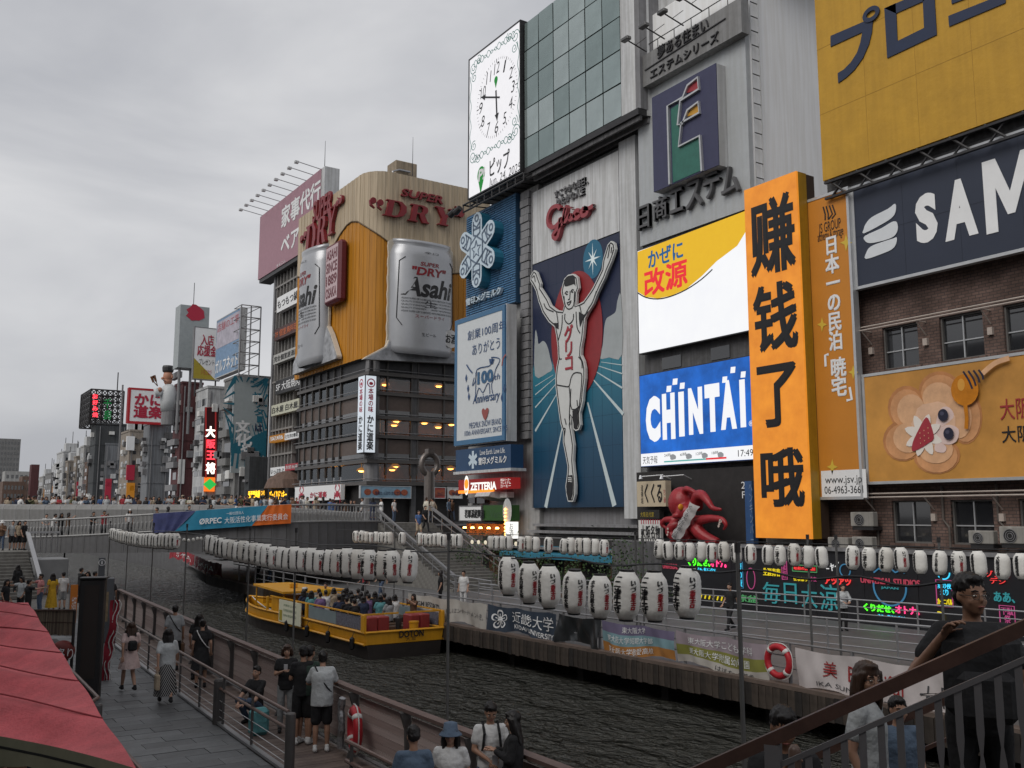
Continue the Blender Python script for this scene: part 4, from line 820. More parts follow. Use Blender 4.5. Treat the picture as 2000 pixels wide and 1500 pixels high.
mb = MB(); bxp(mb, GPn, rc[0]-.4, rc[1]+1.5, ZS, z_l-2.4, -.5, -.1); mb.build('shop_recess', dark, GB)
# ================================================================== clock sign
ckf = mat('clock_lightbox', (.93, .92, .95), emit=.74, var=.03); grn = mat('clock_green_ornament', (.0, .17, .13), .5, var=0); grnp = mat('clock_green_mark', (.0, .3, .03), .5, var=0)
o, pl, rc = sign('clock_sign', 'lit white clock billboard with ornate dial and the date beneath', PX(GX), (923, 120, 1022, 335), .25, ckf, None)
fm = frame4('frame', PX(GX), (rc[0]-.1, rc[1]+.1, rc[2]-.1, rc[3]+.1), .1, -.3, .3, dsteel, o)
cc = pl.ab(970, 190.5); rr_ = pl.ab(970, 115)[1]-cc[1]; rx = rr_*.93
hw = (rc[1]-rc[0])/2; ca = (rc[0]+rc[1])/2
ra = hw*.8
for i in range(12):
    t = i*pi/6; x, y = cc[0]+ra*.78*sin(t), cc[1]+rr_*.76*cos(t); s_ = '12' if i == 0 else str(i); wq = .38 if len(s_) == 2 else .24
    text(s_, pl, (x-wq, x+wq, y-.42, y+.42), black, o, c=.01, shear=.2, px=False, name='numeral')
mb = MB()
for i in range(60):
    t = i*pi/30; L_ = .3 if i % 5 == 0 else .18; w_ = .075 if i % 5 == 0 else .03
    ribbon(mb, pl, [(cc[0]+ra*sin(t), cc[1]+rr_*cos(t)), (cc[0]+(ra-L_)*sin(t), cc[1]+(rr_-L_)*cos(t))], w_, .008, .012)
mb.build('minute_ticks', black, o, kind='stuff')
def hand(ang, L_, wd, nm, c):
    d = Vector((sin(ang), cos(ang))); p = Vector((-d.y, d.x)); b = Vector(cc); m_ = ra/rr_
    pts = [b-d*.55+p*wd*.5, b-d*.55-p*wd*.5, b+d*L_*.68-p*wd*.5, b+d*L_*.7-p*wd*1.7, b+d*L_*.8-p*wd*.9, b+d*L_, b+d*L_*.8+p*wd*.9, b+d*L_*.7+p*wd*1.7, b+d*L_*.68+p*wd*.5]
    poly(nm, pl, [(q.x, q.y) for q in pts], c, c+.02, black, o, px=False)
hand(radians(176), 1.85, .16, 'hour_hand', .03); hand(radians(291), 2.3, .13, 'minute_hand', .055)
# scrolled border
def spiral(cx, cy, r0, r1, t0, turns, n=18, fx=1.): return [(cx+fx*(r0+(r1-r0)*i/n)*cos(t0+turns*2*pi*i/n), cy+(r0+(r1-r0)*i/n)*sin(t0+turns*2*pi*i/n)) for i in range(n+1)]
lst = []; yt, yb_ = rc[3]-.55, cc[1]-rr_-.75
for sx in (-1, 1):
    for sy, yy in ((1, yt), (-1, yb_)):
        X_ = ca+sx*(hw-.55)
        lst += [spiral(X_, yy-sy*.3, .5, .1, 0, 1.6*sx), spiral(X_-sx*.15, yy-sy*1.1, .4, .08, 1, -1.5*sx), spiral(X_-sx*.8, yy+sy*.02, .4, .08, 2, 1.5*sx*sy)]
        lst.append([(X_-sx*(.1+.25*i), yy+sy*(.22*sin(i*1.7))) for i in range(12)])
        lst.append([(X_-sx*(.1+.25*i), yy-sy*.15+sy*(.2*sin(i*1.7+pi))) for i in range(12)])
    X2 = ca+sx*(hw-.2); lst.append([(X2+.1*sin(i*1.5), yb_+.8+(yt-yb_-1.6)*i/16) for i in range(17)])
strokes('scroll_border', pl, lst, .05, .008, .014, grn, o, px=False, smooth=3)
def balloon(u, v, h, nm):
    a, b = pl.ab(u, v); poly(nm, pl, [(a+h*.42*sin(t*pi/8), b+h*.5*cos(t*pi/8)) for t in range(-6, 7)]+[(a-h*.05, b-h*1.15)], .01, .02, grnp, o, px=False)
balloon(969, 156, .55, 'mark'); balloon(940, 341, 1.25, 'mark')
text('P!', pl, (934, 333, 948, 349), white, o, c=.025, bold=.04, shear=.15)
text('ピップ', pl, (957, 312, 996, 326), black, o, bold=.015); text('Jun. 24, 2025', pl, (955, 350, 1017, 337), black, o, c=.015, shear=.15)
mb = MB(); bxp(mb, PX(GX), rc[0], rc[1]+.1, rc[2]-.1, rc[3]+.08, -2.5, -.31); mb.build('support_box', gpaint, o)
mb = MB()      # gantry under the clock
p0, p1 = PX(GX).w(rc[0]-.4, rc[2]-.45, .5), PX(GX).w(rc[1]+.8, rc[2]-.45, .5)
for dx, dz in ((0, 0), (.5, 0), (0, -.55)): mb.tube([p0+Vector((dx, 0, dz)), p1+Vector((dx, 0, dz))], .07, 6)
for k in range(9): q = p0.lerp(p1, k/8); mb.tube([q, q+Vector((.5, 0, 0))], .05, 5); mb.tube([q, q+Vector((0, 0, -.55))], .05, 5); mb.tube([q, q+Vector((2.3, 0, .2))], .05, 5)
mb.build('gantry', dsteel, o)
for k in range(2):
    q = p0+Vector((-.2, .1+k*.8, -.2)); mb = MB(); mb.tube([q, q+Vector((-.1, .55, -.25))], [.22, .26], 10); mb.build('floodlight', dsteel, o)
# ================================================================== blue louvre sign with snowflake, anniversary sign, shop at the foot
SB = thing('narrow_grey_building', 'narrow grey building carrying the blue snowflake sign between runner and beer buildings', 'building', (44, 57, ZS))
SP = PX(XF-.3); rcS = SP.rect(912, 425, 1008, 590)
mb = MB(); mb.box(XF+.2, XF+9, -SP.ab(1040, 500)[0], -SP.ab(905, 500)[0]-.1, ZS, SP.ab(1010, 372)[1]); mb.build('wall', mat('pale_tile', (.3, .3, .3), .6, var=.12, streak=.25), SB)
mb = MB(); a0 = SP.ab(1014, 500)[0]; a1 = SP.ab(1030, 500)[0]; z = 10.5
while z < SP.ab(1010, 385)[1]: bxp(mb, SP, a0, a1, z, z+.5, -.35, -.12+.06*(int(z*2) % 2)); z += .56
mb.build('louvre_stack', gpaint, SB, kind='stuff')
blu = mat('blue_louvre', (.055, .155, .29), .5, var=.35, scale=1.8); blud = mat('blue_backing', (.02, .06, .12), .5)
o = thing('snowflake_sign', 'blue louvred sign with large raised pale snowflake emblem', 'sign', SP.w((rcS[0]+rcS[1])/2, rcS[2], 0))
panel('backing', SP, rcS, -.45, 0, blud, o); mb = MB(); z = rcS[2]+.05
while z < rcS[3]-.1:
    a = rcS[0]+.03
    while a < rcS[1]-.1:
        L_ = random.uniform(.4, 1.3); bxp(mb, SP, a, min(a+L_, rcS[1]), z, z+.09, .0, .06); a += L_+random.choice((.0, .0, .12))
    z += .17
mb.build('louvres', blu, o, kind='stuff')
ice = mat('pale_ice_panel', (.5, .6, .68), .45, var=.05); iced = mat('teal_edge', (.02, .14, .22), .5); inkb = mat('steel_blue_line', (.1, .14, .2), .5, var=0)
cc = SP.ab(950, 491); RZ_ = (SP.ab(950, 419)[1]-SP.ab(950, 565)[1])/2; kx = .97
def arm_pts(w, l0, l1, rot, n=6):
    pts = [(-w, l0), (w, l0)]+[(w*cos(t*pi/n), l1-w+w*sin(t*pi/n)) for t in range(n+1)]
    return [(cc[0]+(x*cos(rot)+y*sin(rot))*kx, cc[1]+(-x*sin(rot)+y*cos(rot))) for x, y in pts]
for k in range(6):
    t = k*pi/3; P = arm_pts(RZ_*.255, RZ_*.2, RZ_, t)
    mb = MB(); mb.prism(P, lambda a, b, t: SP.w(a, b, .05+.75*t+.002*k)); ob = mb.build('arm', iced, o)
    poly('arm_face', SP, P, .81+.002*k, .84+.002*k, ice, o, px=False)
    loc = lambda x, y: (cc[0]+(x*cos(t)+y*sin(t))*kx, cc[1]+(-x*sin(t)+y*cos(t)))
    w1 = RZ_*.17; ln = [[loc(-w1, RZ_*.42), loc(-w1, RZ_*.78)], [loc(w1, RZ_*.42), loc(w1, RZ_*.78)], [loc(-w1, RZ_*.56), loc(w1, RZ_*.56)], [loc(-w1, RZ_*.7), loc(0, RZ_*.6), loc(w1, RZ_*.7)], [loc(-w1, RZ_*.42), loc(0, RZ_*.36), loc(w1, RZ_*.42)]]
    ln.append([loc(.085*RZ_*cos(q*pi/5), RZ_*.84+.085*RZ_*sin(q*pi/5)) for q in range(11)])
    strokes('arm_line', SP, ln, .13, .86, .87, inkb, o, px=False, smooth=0)
P = [(cc[0]+kx*RZ_*.36*sin(k*pi/3), cc[1]+RZ_*.36*cos(k*pi/3)) for k in range(6)]
poly('centre_hexagon', SP, P, .05, .88, ice, o, px=False)
strokes('centre_line', SP, [P+[P[0]], [(cc[0]+kx*RZ_*(.24 if q % 2 == 0 else .11)*sin(q*pi/5), cc[1]+RZ_*(.24 if q % 2 == 0 else .11)*cos(q*pi/5)) for q in range(11)]], .12, .882, .9, inkb, o, px=False, smooth=0)
text('雪印メグミルク', SP, (918, 585, 986, 575), ice, o, c=.1, depth=.25, bold=.02)
abl = mat('anniversary_blue', (.05, .14, .26), .5, var=.06); aw_ = mat('poster_white', (.55, .58, .6), .5, var=.04)
o, pl, rc = sign('anniversary_sign', 'white poster with blue border, cow drawing and red heart', PX(XF-1.2), (903, 629, 1001, 860), .6, aw_, abl, .34)
mb = MB(); bxp(mb, PX(XF-1.2), rc[0]-.06, rc[1]+.06, rc[2]-.06, rc[3]+.06, -.3, .5); mb.build('box', lpaint, o)
pb = mat('poster_blue_ink', (.03, .07, .17), .5, var=0); bt_ = mat('poster_mid_blue', (.03, .1, .2), .5, var=0)
text('創業100周年', pl, (914, 647, 988, 644), pb, o, c=.035); text('ありがとう', pl, (923, 673, 977, 680), pb, o, c=.035)
text('100', pl, (933, 727, 964, 745), bt_, o, bold=.05, c=.035); text('th', pl, (966, 731, 977, 740), pb, o, shear=.2, c=.035); text('Anniversary', pl, (924, 772, 977, 785), pb, o, shear=.3, c=.035, bold=.01)
cw2 = lambda l: [(895+x/4.41, 590+y/4.41) for x, y in l]
strokes('cow_drawing', pl, [cw2([(150, 850), (155, 700), (165, 580), (270, 550), (300, 500), (290, 475), (355, 485), (355, 520), (325, 580), (310, 650), (290, 710), (300, 790)]), cw2([(160, 600), (150, 680), (125, 720), (140, 650)]), cw2([(150, 850), (180, 740), (215, 780), (250, 710), (270, 705), (275, 790)])], .07, .035, .045, pb, o)
poly('cow_ear', pl, cw2([(270, 490), (315, 490), (300, 535), (275, 530)]), .035, .045, pb, o)
a, b = pl.ab(948.5, 806); h_ = .42; poly('heart', pl, [(a, b-h_*1.3), (a+h_, b), (a+h_*.95, b+h_*.6), (a+h_*.5, b+h_*.75), (a, b+h_*.4), (a-h_*.5, b+h_*.75), (a-h_*.95, b+h_*.6), (a-h_, b)], .035, .05, mat('muted_red', (.28, .07, .06), .5), o, px=False, smooth=2)
text('MEGMILK SNOW BRAND', pl, (917, 826, 980, 828), pb, o, c=.035); text('100th ANNIVERSARY, SINCE1925', pl, (908, 842, 992, 842), pb, o, c=.035)
for q in ([(75, 540), (100, 580), (125, 610)], [(415, 450), (390, 490), (380, 550)]): strokes('confetti', pl, [cw2(q)], .12, .035, .045, pb if q[0][0] < 100 else mat('muted_red'), o)
for (x, y) in ((72, 655), (400, 745), (88, 745), (380, 825), (95, 815)): a, b = pl.ab(*cw2([(x, y)])[0]); poly('confetti', pl, [(a, b-.3), (a+.14, b), (a, b+.3), (a-.14, b)], .035, .045, pb, o, px=False)
nvs = mat('deep_blue_sign', (.015, .05, .12), .45, var=.06)
o, pl, rc = sign('blue_name_sign', 'deep blue name sign with small snowflake under the anniversary poster', PX(XF-1.2), (902, 880, 1010, 914), .5, nvs, None, back=.5)
text('Love Earth. Love Life.', pl, (938, 879, 987, 884), white, o); text('雪印メグミルク', pl, (935, 894, 990, 904), white, o, bold=.02)
mc = pl.ab(924, 898)
for k in range(3): t = k*pi/3+pi/2; mb = MB(); ribbon(mb, pl, [(mc[0]-.62*cos(t), mc[1]-.62*sin(t)), (mc[0]+.62*cos(t), mc[1]+.62*sin(t))], .28, .01+.003*k, .02+.003*k); mb.build('small_snowflake', ice, o)
mb = MB(); bxp(mb, PX(XF-1.2), rc[0]-.1, rc[1]+.2, rc[2]-.2, rc[2]-.01, -.6, .65); mb.build('ledge', lpaint, o)
# burger shop sign, hood, lower signs, lit shop
zred = mat('burger_red', (.5, .03, .03), emit=.35, var=.06); zor = mat('lit_orange_strip', (1, .28, .02), emit=1.2, var=0); litw = mat('lit_white', (1, .98, .93), emit=.95, var=0)
o, pl, rc = sign('burger_sign', 'lit red burger shop sign with white capitals and orange strip', PX(XF-.9), (905, 938, 1002, 954), .4, zred, None, back=.6)
text('ZETTERIA', pl, (919, 943, 970, 956), litw, o, bold=.04); panel('orange_strip', pl, (rc[0], rc[1]-2.2, rc[2]-.22, rc[2]-.01), -.3, .02, zor, o)
a, b = pl.ab(911.5, 948); poly('bun_mark', pl, [(a+.33*cos(t*pi/8), b+.7*sin(t*pi/8)) for t in range(16)], .01, .02, litw, o, px=False); poly('bun_mark', pl, [(a+.28*cos(t*pi/8), b+.1+.35*sin(t*pi/8)) for t in range(16)], .022, .03, zor, o, px=False)
for k, s_ in enumerate(('絶品バーガー', 'プレミアム', 'コーヒー')): text(s_, pl, (978, 935+k*6, 998, 939+k*6), litw, o)
o = thing('extractor_hood', 'grey metal extractor hood below the burger sign', 'hood', FP.w(*FP.ab(975, 980), 0)); hp2 = PX(XF-.1); r_ = hp2.rect(962, 957, 990, 978); mb = MB()
p = [hp2.w(r_[0], r_[2], 0), hp2.w(r_[1], r_[2], 0), hp2.w(r_[1], r_[3], 0), hp2.w(r_[0], r_[3], 0), hp2.w(r_[0], r_[2]+.3, 1.5), hp2.w(r_[1], r_[2]+.3, 1.5), hp2.w(r_[1], r_[3]-.2, 1.3), hp2.w(r_[0], r_[3]-.2, 1.3)]
mb.add(p, [(0, 3, 2, 1), (4, 5, 6, 7), (0, 1, 5, 4), (1, 2, 6, 5), (2, 3, 7, 6), (3, 0, 4, 7)]); mb.build('hood_body', lpaint, o); mb = MB(); bxp(mb, hp2, r_[1]+.02, r_[1]+.9, r_[2]+.2, r_[3]-.2, 0, .6); mb.build('side_box', wpaint, o)
for u in (918, 937): panel('window', FP, FP.rect(u, 972, u+15, 983), -.1, .25, shopdark, SB)
o, pl, rc = sign('noodle_sign', 'white sign with six heavy black kanji beside a green sign', PX(XF-.9), (905, 988, 949, 1018), .35, white, gpaint, .06, back=.6)
text('若耶溪紹興酒', pl, (908, 995, 946, 1012), black, o, bold=.03)
o, pl, rc = sign('green_sign', 'dull green sign with a pale round mark', PX(XF-.9), (951, 987, 1000, 1017), .3, mat('green_sign', (.03, .09, .02), .5), None, back=.6)
text('Vert', pl, (957, 996, 980, 1011), mat('dim_green', (.05, .1, .05)), o); a, b = pl.ab(991, 998); poly('round_mark', pl, [(a+.55*cos(t*pi/8), b+.85*sin(t*pi/8)) for t in range(16)], .01, .02, lpaint, o, px=False)
o = thing('lit_shopfront', 'small shopfront glowing orange under the white kanji sign', 'shop', PX(XF-.6).w(*PX(XF-.6).ab(955, 1060), 0)); SPX = PX(XF-.4); r_ = SPX.rect(909, 1022, 987, 1062)
mb = MB(); bxp(mb, SPX, r_[0], r_[1], r_[2], r_[3], -.12, -.08); mb.build('back_wall', mat('warm_wood', (.32, .13, .045), .6, var=.3, scale=3, stretch=(1, 1, 8)), o)
mb = MB(); bxp(mb, SPX, r_[0]-.1, r_[1]+.1, r_[3], r_[3]+.12, -.1, .9); mb.build('canopy', dsteel, o)
for k in range(5):
    a = r_[0]+.5+k*(r_[1]-r_[0]-1)/4; mb = MB(); q = SPX.w(a, r_[3]-.35, .35); mb.lathe([(.1, .12), (.14, 0)], q, 8); mb.build('bulb', mat('warm_bulb', (1, .42, .1), emit=14, var=0), o)
o2, pl, rc2 = sign('shop_lightbox', 'narrow lit white signboard at the shopfront corner', PX(XF-1.2), (992, 1019, 1005, 1052), .2, litw, None, back=.3); vtext('お酒', pl, (995, 1022, 1003, 1048), black, o2)
for k in range(9): mb = MB(); q = PX(XF-1.15).w(rc2[0]-.2, rc2[2]+k*.24, .15); mb.ell(q, .08, .08, .08, 6, 4); mb.build('marquee_bulb', lampo, o2)
# ================================================================== beer building on the corner
AX, AY = 36.0, 79.0; PL_ = PX(AX); PR_ = PY(AY)
clr = bpy.data.materials.new('clear_pane'); clr.use_nodes = True; n_, l_ = clr.node_tree.nodes, clr.node_tree.links; n_.remove(n_['Principled BSDF'])
tr = n_.new('ShaderNodeBsdfTransparent'); tr.inputs[0].default_value = (.78, .73, .68, 1); gs = n_.new('ShaderNodeBsdfGlossy'); gs.inputs['Roughness'].default_value = .04; gs.inputs[0].default_value = (.8, .85, .9, 1)
fr_ = n_.new('ShaderNodeFresnel'); fr_.inputs[0].default_value = 1.6; mxs = n_.new('ShaderNodeMixShader'); l_.new(fr_.outputs[0], mxs.inputs[0]); l_.new(tr.outputs[0], mxs.inputs[1]); l_.new(gs.outputs[0], mxs.inputs[2]); l_.new(mxs.outputs[0], n_['Material Output'].inputs[0])
MATS['clear_pane'] = clr
AB = thing('beer_sign_building', 'dark glazed corner building under a giant amber beer billboard', 'building', (42, 88, 4.6))
xr = PR_.ab(925, 600)[0]+1.5; yl = -PL_.ab(584, 735)[0]
zt_ = PR_.ab(850, 359)[1]; zb_ = PR_.ab(800, 706)[1]
RAD = 2.2; OUT = .5
x0, y0 = AX-OUT, AY-OUT
pth = []       # plan of the cladding: along the canal, round the corner, along the street
L1 = yl-(y0+RAD); n1 = 36; L3 = xr-(x0+RAD); n3 = 40
for i in range(n1): pth.append((x0, yl-L1*i/n1))
for i in range(11): t = i/10*pi/2; pth.append((x0+RAD*(1-cos(t)), y0+RAD*(1-sin(t))))
for i in range(1, n3+1): pth.append((x0+RAD+L3*i/n3, y0))
bd = [(584, 541), (600, 548), (612, 538), (630, 512), (648, 482), (662, 457), (674, 440), (684, 433), (696, 433), (718, 446), (740, 460), (760, 475), (800, 505), (840, 522), (880, 535), (900, 534), (925, 526)]
def bz(p):      # height of the foam line above a plan point
    u, _ = proj((p[0], p[1], 25))
    for (a, b), (c, d) in zip(bd, bd[1:]):
        if u <= c:
            k = max(0, (u-a)/(c-a)); v = b+(d-b)*k; r = ray(u, v); t = math.hypot(p[0], p[1])/math.hypot(r.x, r.y); return CZ+r.z*t
    return 26
def clad(nm, m, lo, hi, off):
    mb = MB(); prof = []
    for i, p in enumerate(pth):
        q = pth[min(i+1, len(pth)-1)]; o_ = pth[max(i-1, 0)]; d = Vector((q[0]-o_[0], q[1]-o_[1])).normalized(); nn = Vector((-d.y, d.x))*-1
        if nn.x+nn.y > 0: nn = -nn
        prof.append(Vector(p)+nn*off)
    # each rib is a shallow box fold
    vs = []; fs = []
    for i in range(len(prof)-1):
        a, b = prof[i], prof[i+1]; d = b-a; nn = Vector((d.y, -d.x)).normalized()
        if nn.x+nn.y > 0: nn = -nn
        k = .03 if i % 2 else 0.
        for (q, w) in ((a, k), (b, k)):
            pz = (q+nn*w); vs += [(pz.x, pz.y, lo(q)), (pz.x, pz.y, hi(q))]
    for i in range(0, len(vs)-2, 2): fs.append((i, i+2, i+3, i+1))
    mb.add(vs, fs); return mb.build(nm, m, AB)
foam = mat('foam_cladding', (.46, .375, .265), .55, var=.16, scale=1.1, stretch=(1.4, 1.4, .05), streak=.22, bump=.12, bscale=9); beer = mat('beer_cladding', (.46, .19, .008), .55, var=.14, scale=1.1, stretch=(1.4, 1.4, .05), streak=.2)
clad('foam_cladding', foam, lambda q: bz(q), lambda q: zt_, .06); clad('beer_cladding', beer, lambda q: zb_, lambda q: bz(q)+.02, .0)
mb = MB(); ed = [(p[0], p[1], bz(p)) for p in pth]; mb.tube([(p[0]-.08, p[1]-.08, p[2]) for p in ed], .07, 5); mb.build('foam_edge', mat('edge_brown', (.12, .08, .04), .5), AB)
mb = MB(); mb.add([(p[0], p[1], zt_-.02) for p in pth]+[(xr, yl, zt_-.02)], [tuple(range(len(pth)+1))]); mb.build('roof', concd, AB)
mb = MB(); mb.box(AX+.3, xr, AY+.3, yl, zb_-.3, zt_-.1); mb.build('sign_core', concd, AB)
mb = MB(); mb.add([(p[0], p[1], zb_) for p in pth]+[(xr, AY+.6, zb_), (AX+.6, AY+.6, zb_), (AX+.6, yl, zb_)], [tuple(reversed(range(len(pth)+3)))]); mb.build('soffit', concd, AB)
# letters on the foam
maroon = mat('maroon_letter', (.2, .016, .022), .4, var=.08); crm = mat('cream_edge', (.5, .4, .28), .5, var=.05)
PF = PY(y0-.14); PFL = PX(x0-.14)
def serif(pl, ch, u0, v0, u1, v1, c, dp, parent, sl):      # heavy slanted serif capitals D, R, Y built from strokes
    a0, a1, b0, b1 = pl.rect(u0, v0, u1, v1); W_, H_ = a1-a0, b1-b0
    def q(x, y): return (a0+W_*(x+sl*y), b0+H_*y)
    S = {'D': [([(.0, 0), (.55, 0), (.8, .14), (.9, .4), (.85, .75), (.62, 1), (0, 1), (0, .94), (.1, .93), (.1, .07), (0, .06)], [(.33, .07), (.33, .93), (.5, .93), (.62, .75), (.66, .5), (.62, .22), (.48, .07)])],
         'R': [([(0, 0), (.45, 0), (.45, .06), (.34, .07), (.34, .46), (.46, .46), (.68, .0), (1.0, 0), (1.0, .06), (.92, .07), (.7, .5), (.82, .6), (.85, .75), (.78, .93), (.6, 1), (0, 1), (0, .94), (.1, .93), (.1, .07), (0, .06)], [(.34, .53), (.34, .93), (.5, .93), (.6, .82), (.6, .65), (.5, .53)])],
         'Y': [([(.25, 0), (.75, 0), (.75, .06), (.63, .07), (.63, .42), (.88, .93), (1, .94), (1, 1), (.65, 1), (.65, .94), (.76, .93), (.57, .55), (.36, .93), (.45, .94), (.45, 1), (-.02, 1), (-.02, .94), (.08, .93), (.38, .4), (.38, .07), (.25, .06)], None)]}[ch][0]
    outer, hole = S
    if hole:      # join outer and hole with a seam so that one face carries the opening
        k = min(range(len(outer)), key=lambda i: (outer[i][0]-hole[0][0])**2+(outer[i][1]-hole[0][1])**2)
        outer = outer[:k+1]+hole+[hole[0]]+outer[k:]
    pts = [q(*p) for p in outer]
    mb = MB(); mb.prism(pts, lambda a, b, t: pl.w(a, b, c+dp*t)); mb.build('letter', maroon, parent)
for ch, r in (('D', (746, 389, 793, 430)), ('R', (795, 398, 835, 439)), ('Y', (843, 403, 882, 445))): serif(PF, ch, *r, .0, .35, AB, .14)
text('SUPER', PF, (782, 368, 863, 400), maroon, AB, c=0, depth=.25, bold=.02, shear=.2)
for q, sgn in (((727, 393), 1), ((741, 397), 1), ((889, 418), -1), ((898, 420), -1)):
    a, b = PF.ab(*q); mb = MB(); mb.prism([(a+.3*cos(t*pi/6), b+.3*sin(t*pi/6)) for t in range(12)], lambda a, b, t: PF.w(a, b, .02+.3*t)); ribbon(mb, PF, [(a-sgn*.25, b), (a-sgn*.2, b-sgn*.45), (a+sgn*.15, b-sgn*.7)], [.25, .2, .08], .03, .3); mb.build('quote_mark', maroon, AB)
for ch, r in (('D', (601, 447, 622, 490)), ('R', (624, 431, 641, 472)), ('Y', (642, 412, 660, 453))): serif(PFL, ch, *r, .0, .35, AB, .14)
text('SUPER', PFL, (615, 397, 650, 413), maroon, AB, c=0, depth=.25, bold=.02, shear=.2)
for q, sgn in (((594, 466), 1), ((601, 458), 1), ((664, 398), -1), ((670, 393), -1)):
    a, b = PFL.ab(*q); mb = MB(); mb.prism([(a+.45*cos(t*pi/6), b+.3*sin(t*pi/6)) for t in range(12)], lambda a, b, t: PFL.w(a, b, .02+.3*t)); ribbon(mb, PFL, [(a-sgn*.35, b), (a-sgn*.3, b-sgn*.4), (a+sgn*.1, b-sgn*.6)], [.25, .2, .08], .03, .3); mb.build('quote_mark', maroon, AB)
# beer cans in relief, standing on ice
canm = mat('can_silver', (.36, .37, .39), .32, .35, var=.08, scale=.5); canb = mat('can_dark_band', (.17, .18, .2), .3, .7, var=.1); icem = mat('ice_print', (.3, .31, .33), .35, var=.5, scale=1.3, bump=.5, bscale=3); edgw = mat('cutout_edge', (.55, .5, .42), .5, var=.05)
def can(pl, u0, v0, u1, v1, ice_pts, wd_scale=1.):
    a0, a1, b0, b1 = pl.rect(u0, v0, u1, v1); ca_ = (a0+a1)/2; R_ = (a1-a0)/2; D_ = R_*.6
    cn = thing('beer_can_relief', 'giant silver beer can relief on the '+('street' if pl.k == 'Y' else 'canal')+' face of the beer billboard', 'sign', pl.w(ca_, b0, 0)); H_ = b1-b0
    pr = [(.9, 0), (.98, .02), (1, .06), (1, .86), (.97, .9), (.9, .945), (.88, .955), (.92, .975), (.93, 1.), (.86, 1.002), (.84, .985)]
    n = 20; mb = MB(); vs = []; fs = []
    for r_, z in pr:
        for k in range(n+1): t = pi*k/n; vs.append(pl.w(ca_-R_*r_*cos(t), b0+H_*z-.05*H_*sin(t)*.6, .25+D_*r_*sin(t)))
    for i in range(len(pr)-1):
        for k in range(n): fs.append((i*(n+1)+k, i*(n+1)+k+1, (i+1)*(n+1)+k+1, (i+1)*(n+1)+k))
    mb.add(vs, fs); mb.build('can_body', canm, cn, smooth=True)
    mb = MB(); 
    out = []
    for k in range(26): t = k/25; out.append((ca_+R_*(1.05+.012*sin(k*2.1)), b0+H_*(t*.96)))
    for k in range(9): t = k/8*pi; out.append((ca_+R_*1.05*cos(t), b0+H_*(.97+.05*sin(t))))
    for k in range(26): t = 1-k/25; out.append((ca_-R_*(1.05+.012*sin(k*1.7)), b0+H_*(t*.96)))
    mb.prism(out, lambda a, b, t: pl.w(a, b, .02+.22*t)); mb.build('cutout_board', edgw, cn)
    def wrap(s, x0, x1, z0, z1, m, bold=0., shear=0., nm='lettering'):
        vs, fs, _ = glyphs(s, bold if all(ord(c) < 256 for c in s) else 0, shear); mb = MB()
        def f(x, z):
            X = x0+(x1-x0)*x; t = math.acos(max(-1, min(1, -X))); return pl.w(ca_+R_*X, b0+H_*(z0+(z1-z0)*z)-.05*H_*sin(t)*.6, .27+D_*1.0*sin(t))
        mb.add([f(*v) for v in vs], fs); mb.build(nm, m, cn)
    wrap('SUPER', -.32, .28, .775, .81, maroon, .02, .15); wrap('"DRY"', -.55, .55, .69, .765, maroon, .035, .15); wrap('Asahi', -.82, .82, .5, .67, black, .03, .25)
    wrap('辛口', -.2, .25, .885, .905, black); wrap('生', -.18, .2, .41, .47, black); wrap('スーパードライ', -.45, .5, .315, .345, maroon); wrap('生ビール', -.25, .2, .16, .19, black)
    for k in range(5): wrap('ASAHI SUPER DRY IS BREWED WITH PRECISION TO HIGH' if k in (0, 4) else 'QUALITY STANDARDS        UNDER THE SUPERVISION', -.8, .8, .47-.028*k, .486-.028*k, black, nm='small_print')
    mb = MB(); 
    for sx in (-1, 1):
        q = [(sx*.72, .84), (sx*.86, .8), (sx*.9, .3), (sx*.78, .24)]
        P3 = []
        for X, z in q: t = math.acos(max(-1, min(1, -X))); P3.append(pl.w(ca_+R_*X, b0+H_*z-.05*H_*sin(t)*.6, .28+D_*sin(t)))
        mb.tube(P3, .05, 5)
    mb.build('label_line', black, cn)
    poly('ice', pl, ice_pts, .02, .6, icem, cn)
    poly('ice_rim', pl, [(x, y-2.5) for x, y in ice_pts[:-2]]+[ice_pts[-2], ice_pts[-1]], .02, .5, edgw, cn)
    return cn
cn = can(PF, 760, 466, 877, 700, [(712, 700), (735, 688), (750, 680), (755, 668), (765, 680), (880, 690), (890, 694), (906, 697), (906, 713), (705, 703)])
a, b = PF.ab(862, 668); mb = MB(); mb.prism([(a+.75*cos(t*pi/10), b+.85*sin(t*pi/10)) for t in range(20)], lambda a, b, t: PF.w(a, b, 1.75+.1*t)); mb.build('badge', lpaint, cn); text('お酒', PF, (852, 658, 872, 678), black, cn, c=1.87, bold=.02)
can(PFL, 608, 500, 643, 705, [(583, 712), (592, 690), (598, 700), (640, 690), (648, 640), (655, 655), (663, 680), (668, 697), (668, 701), (582, 733)])
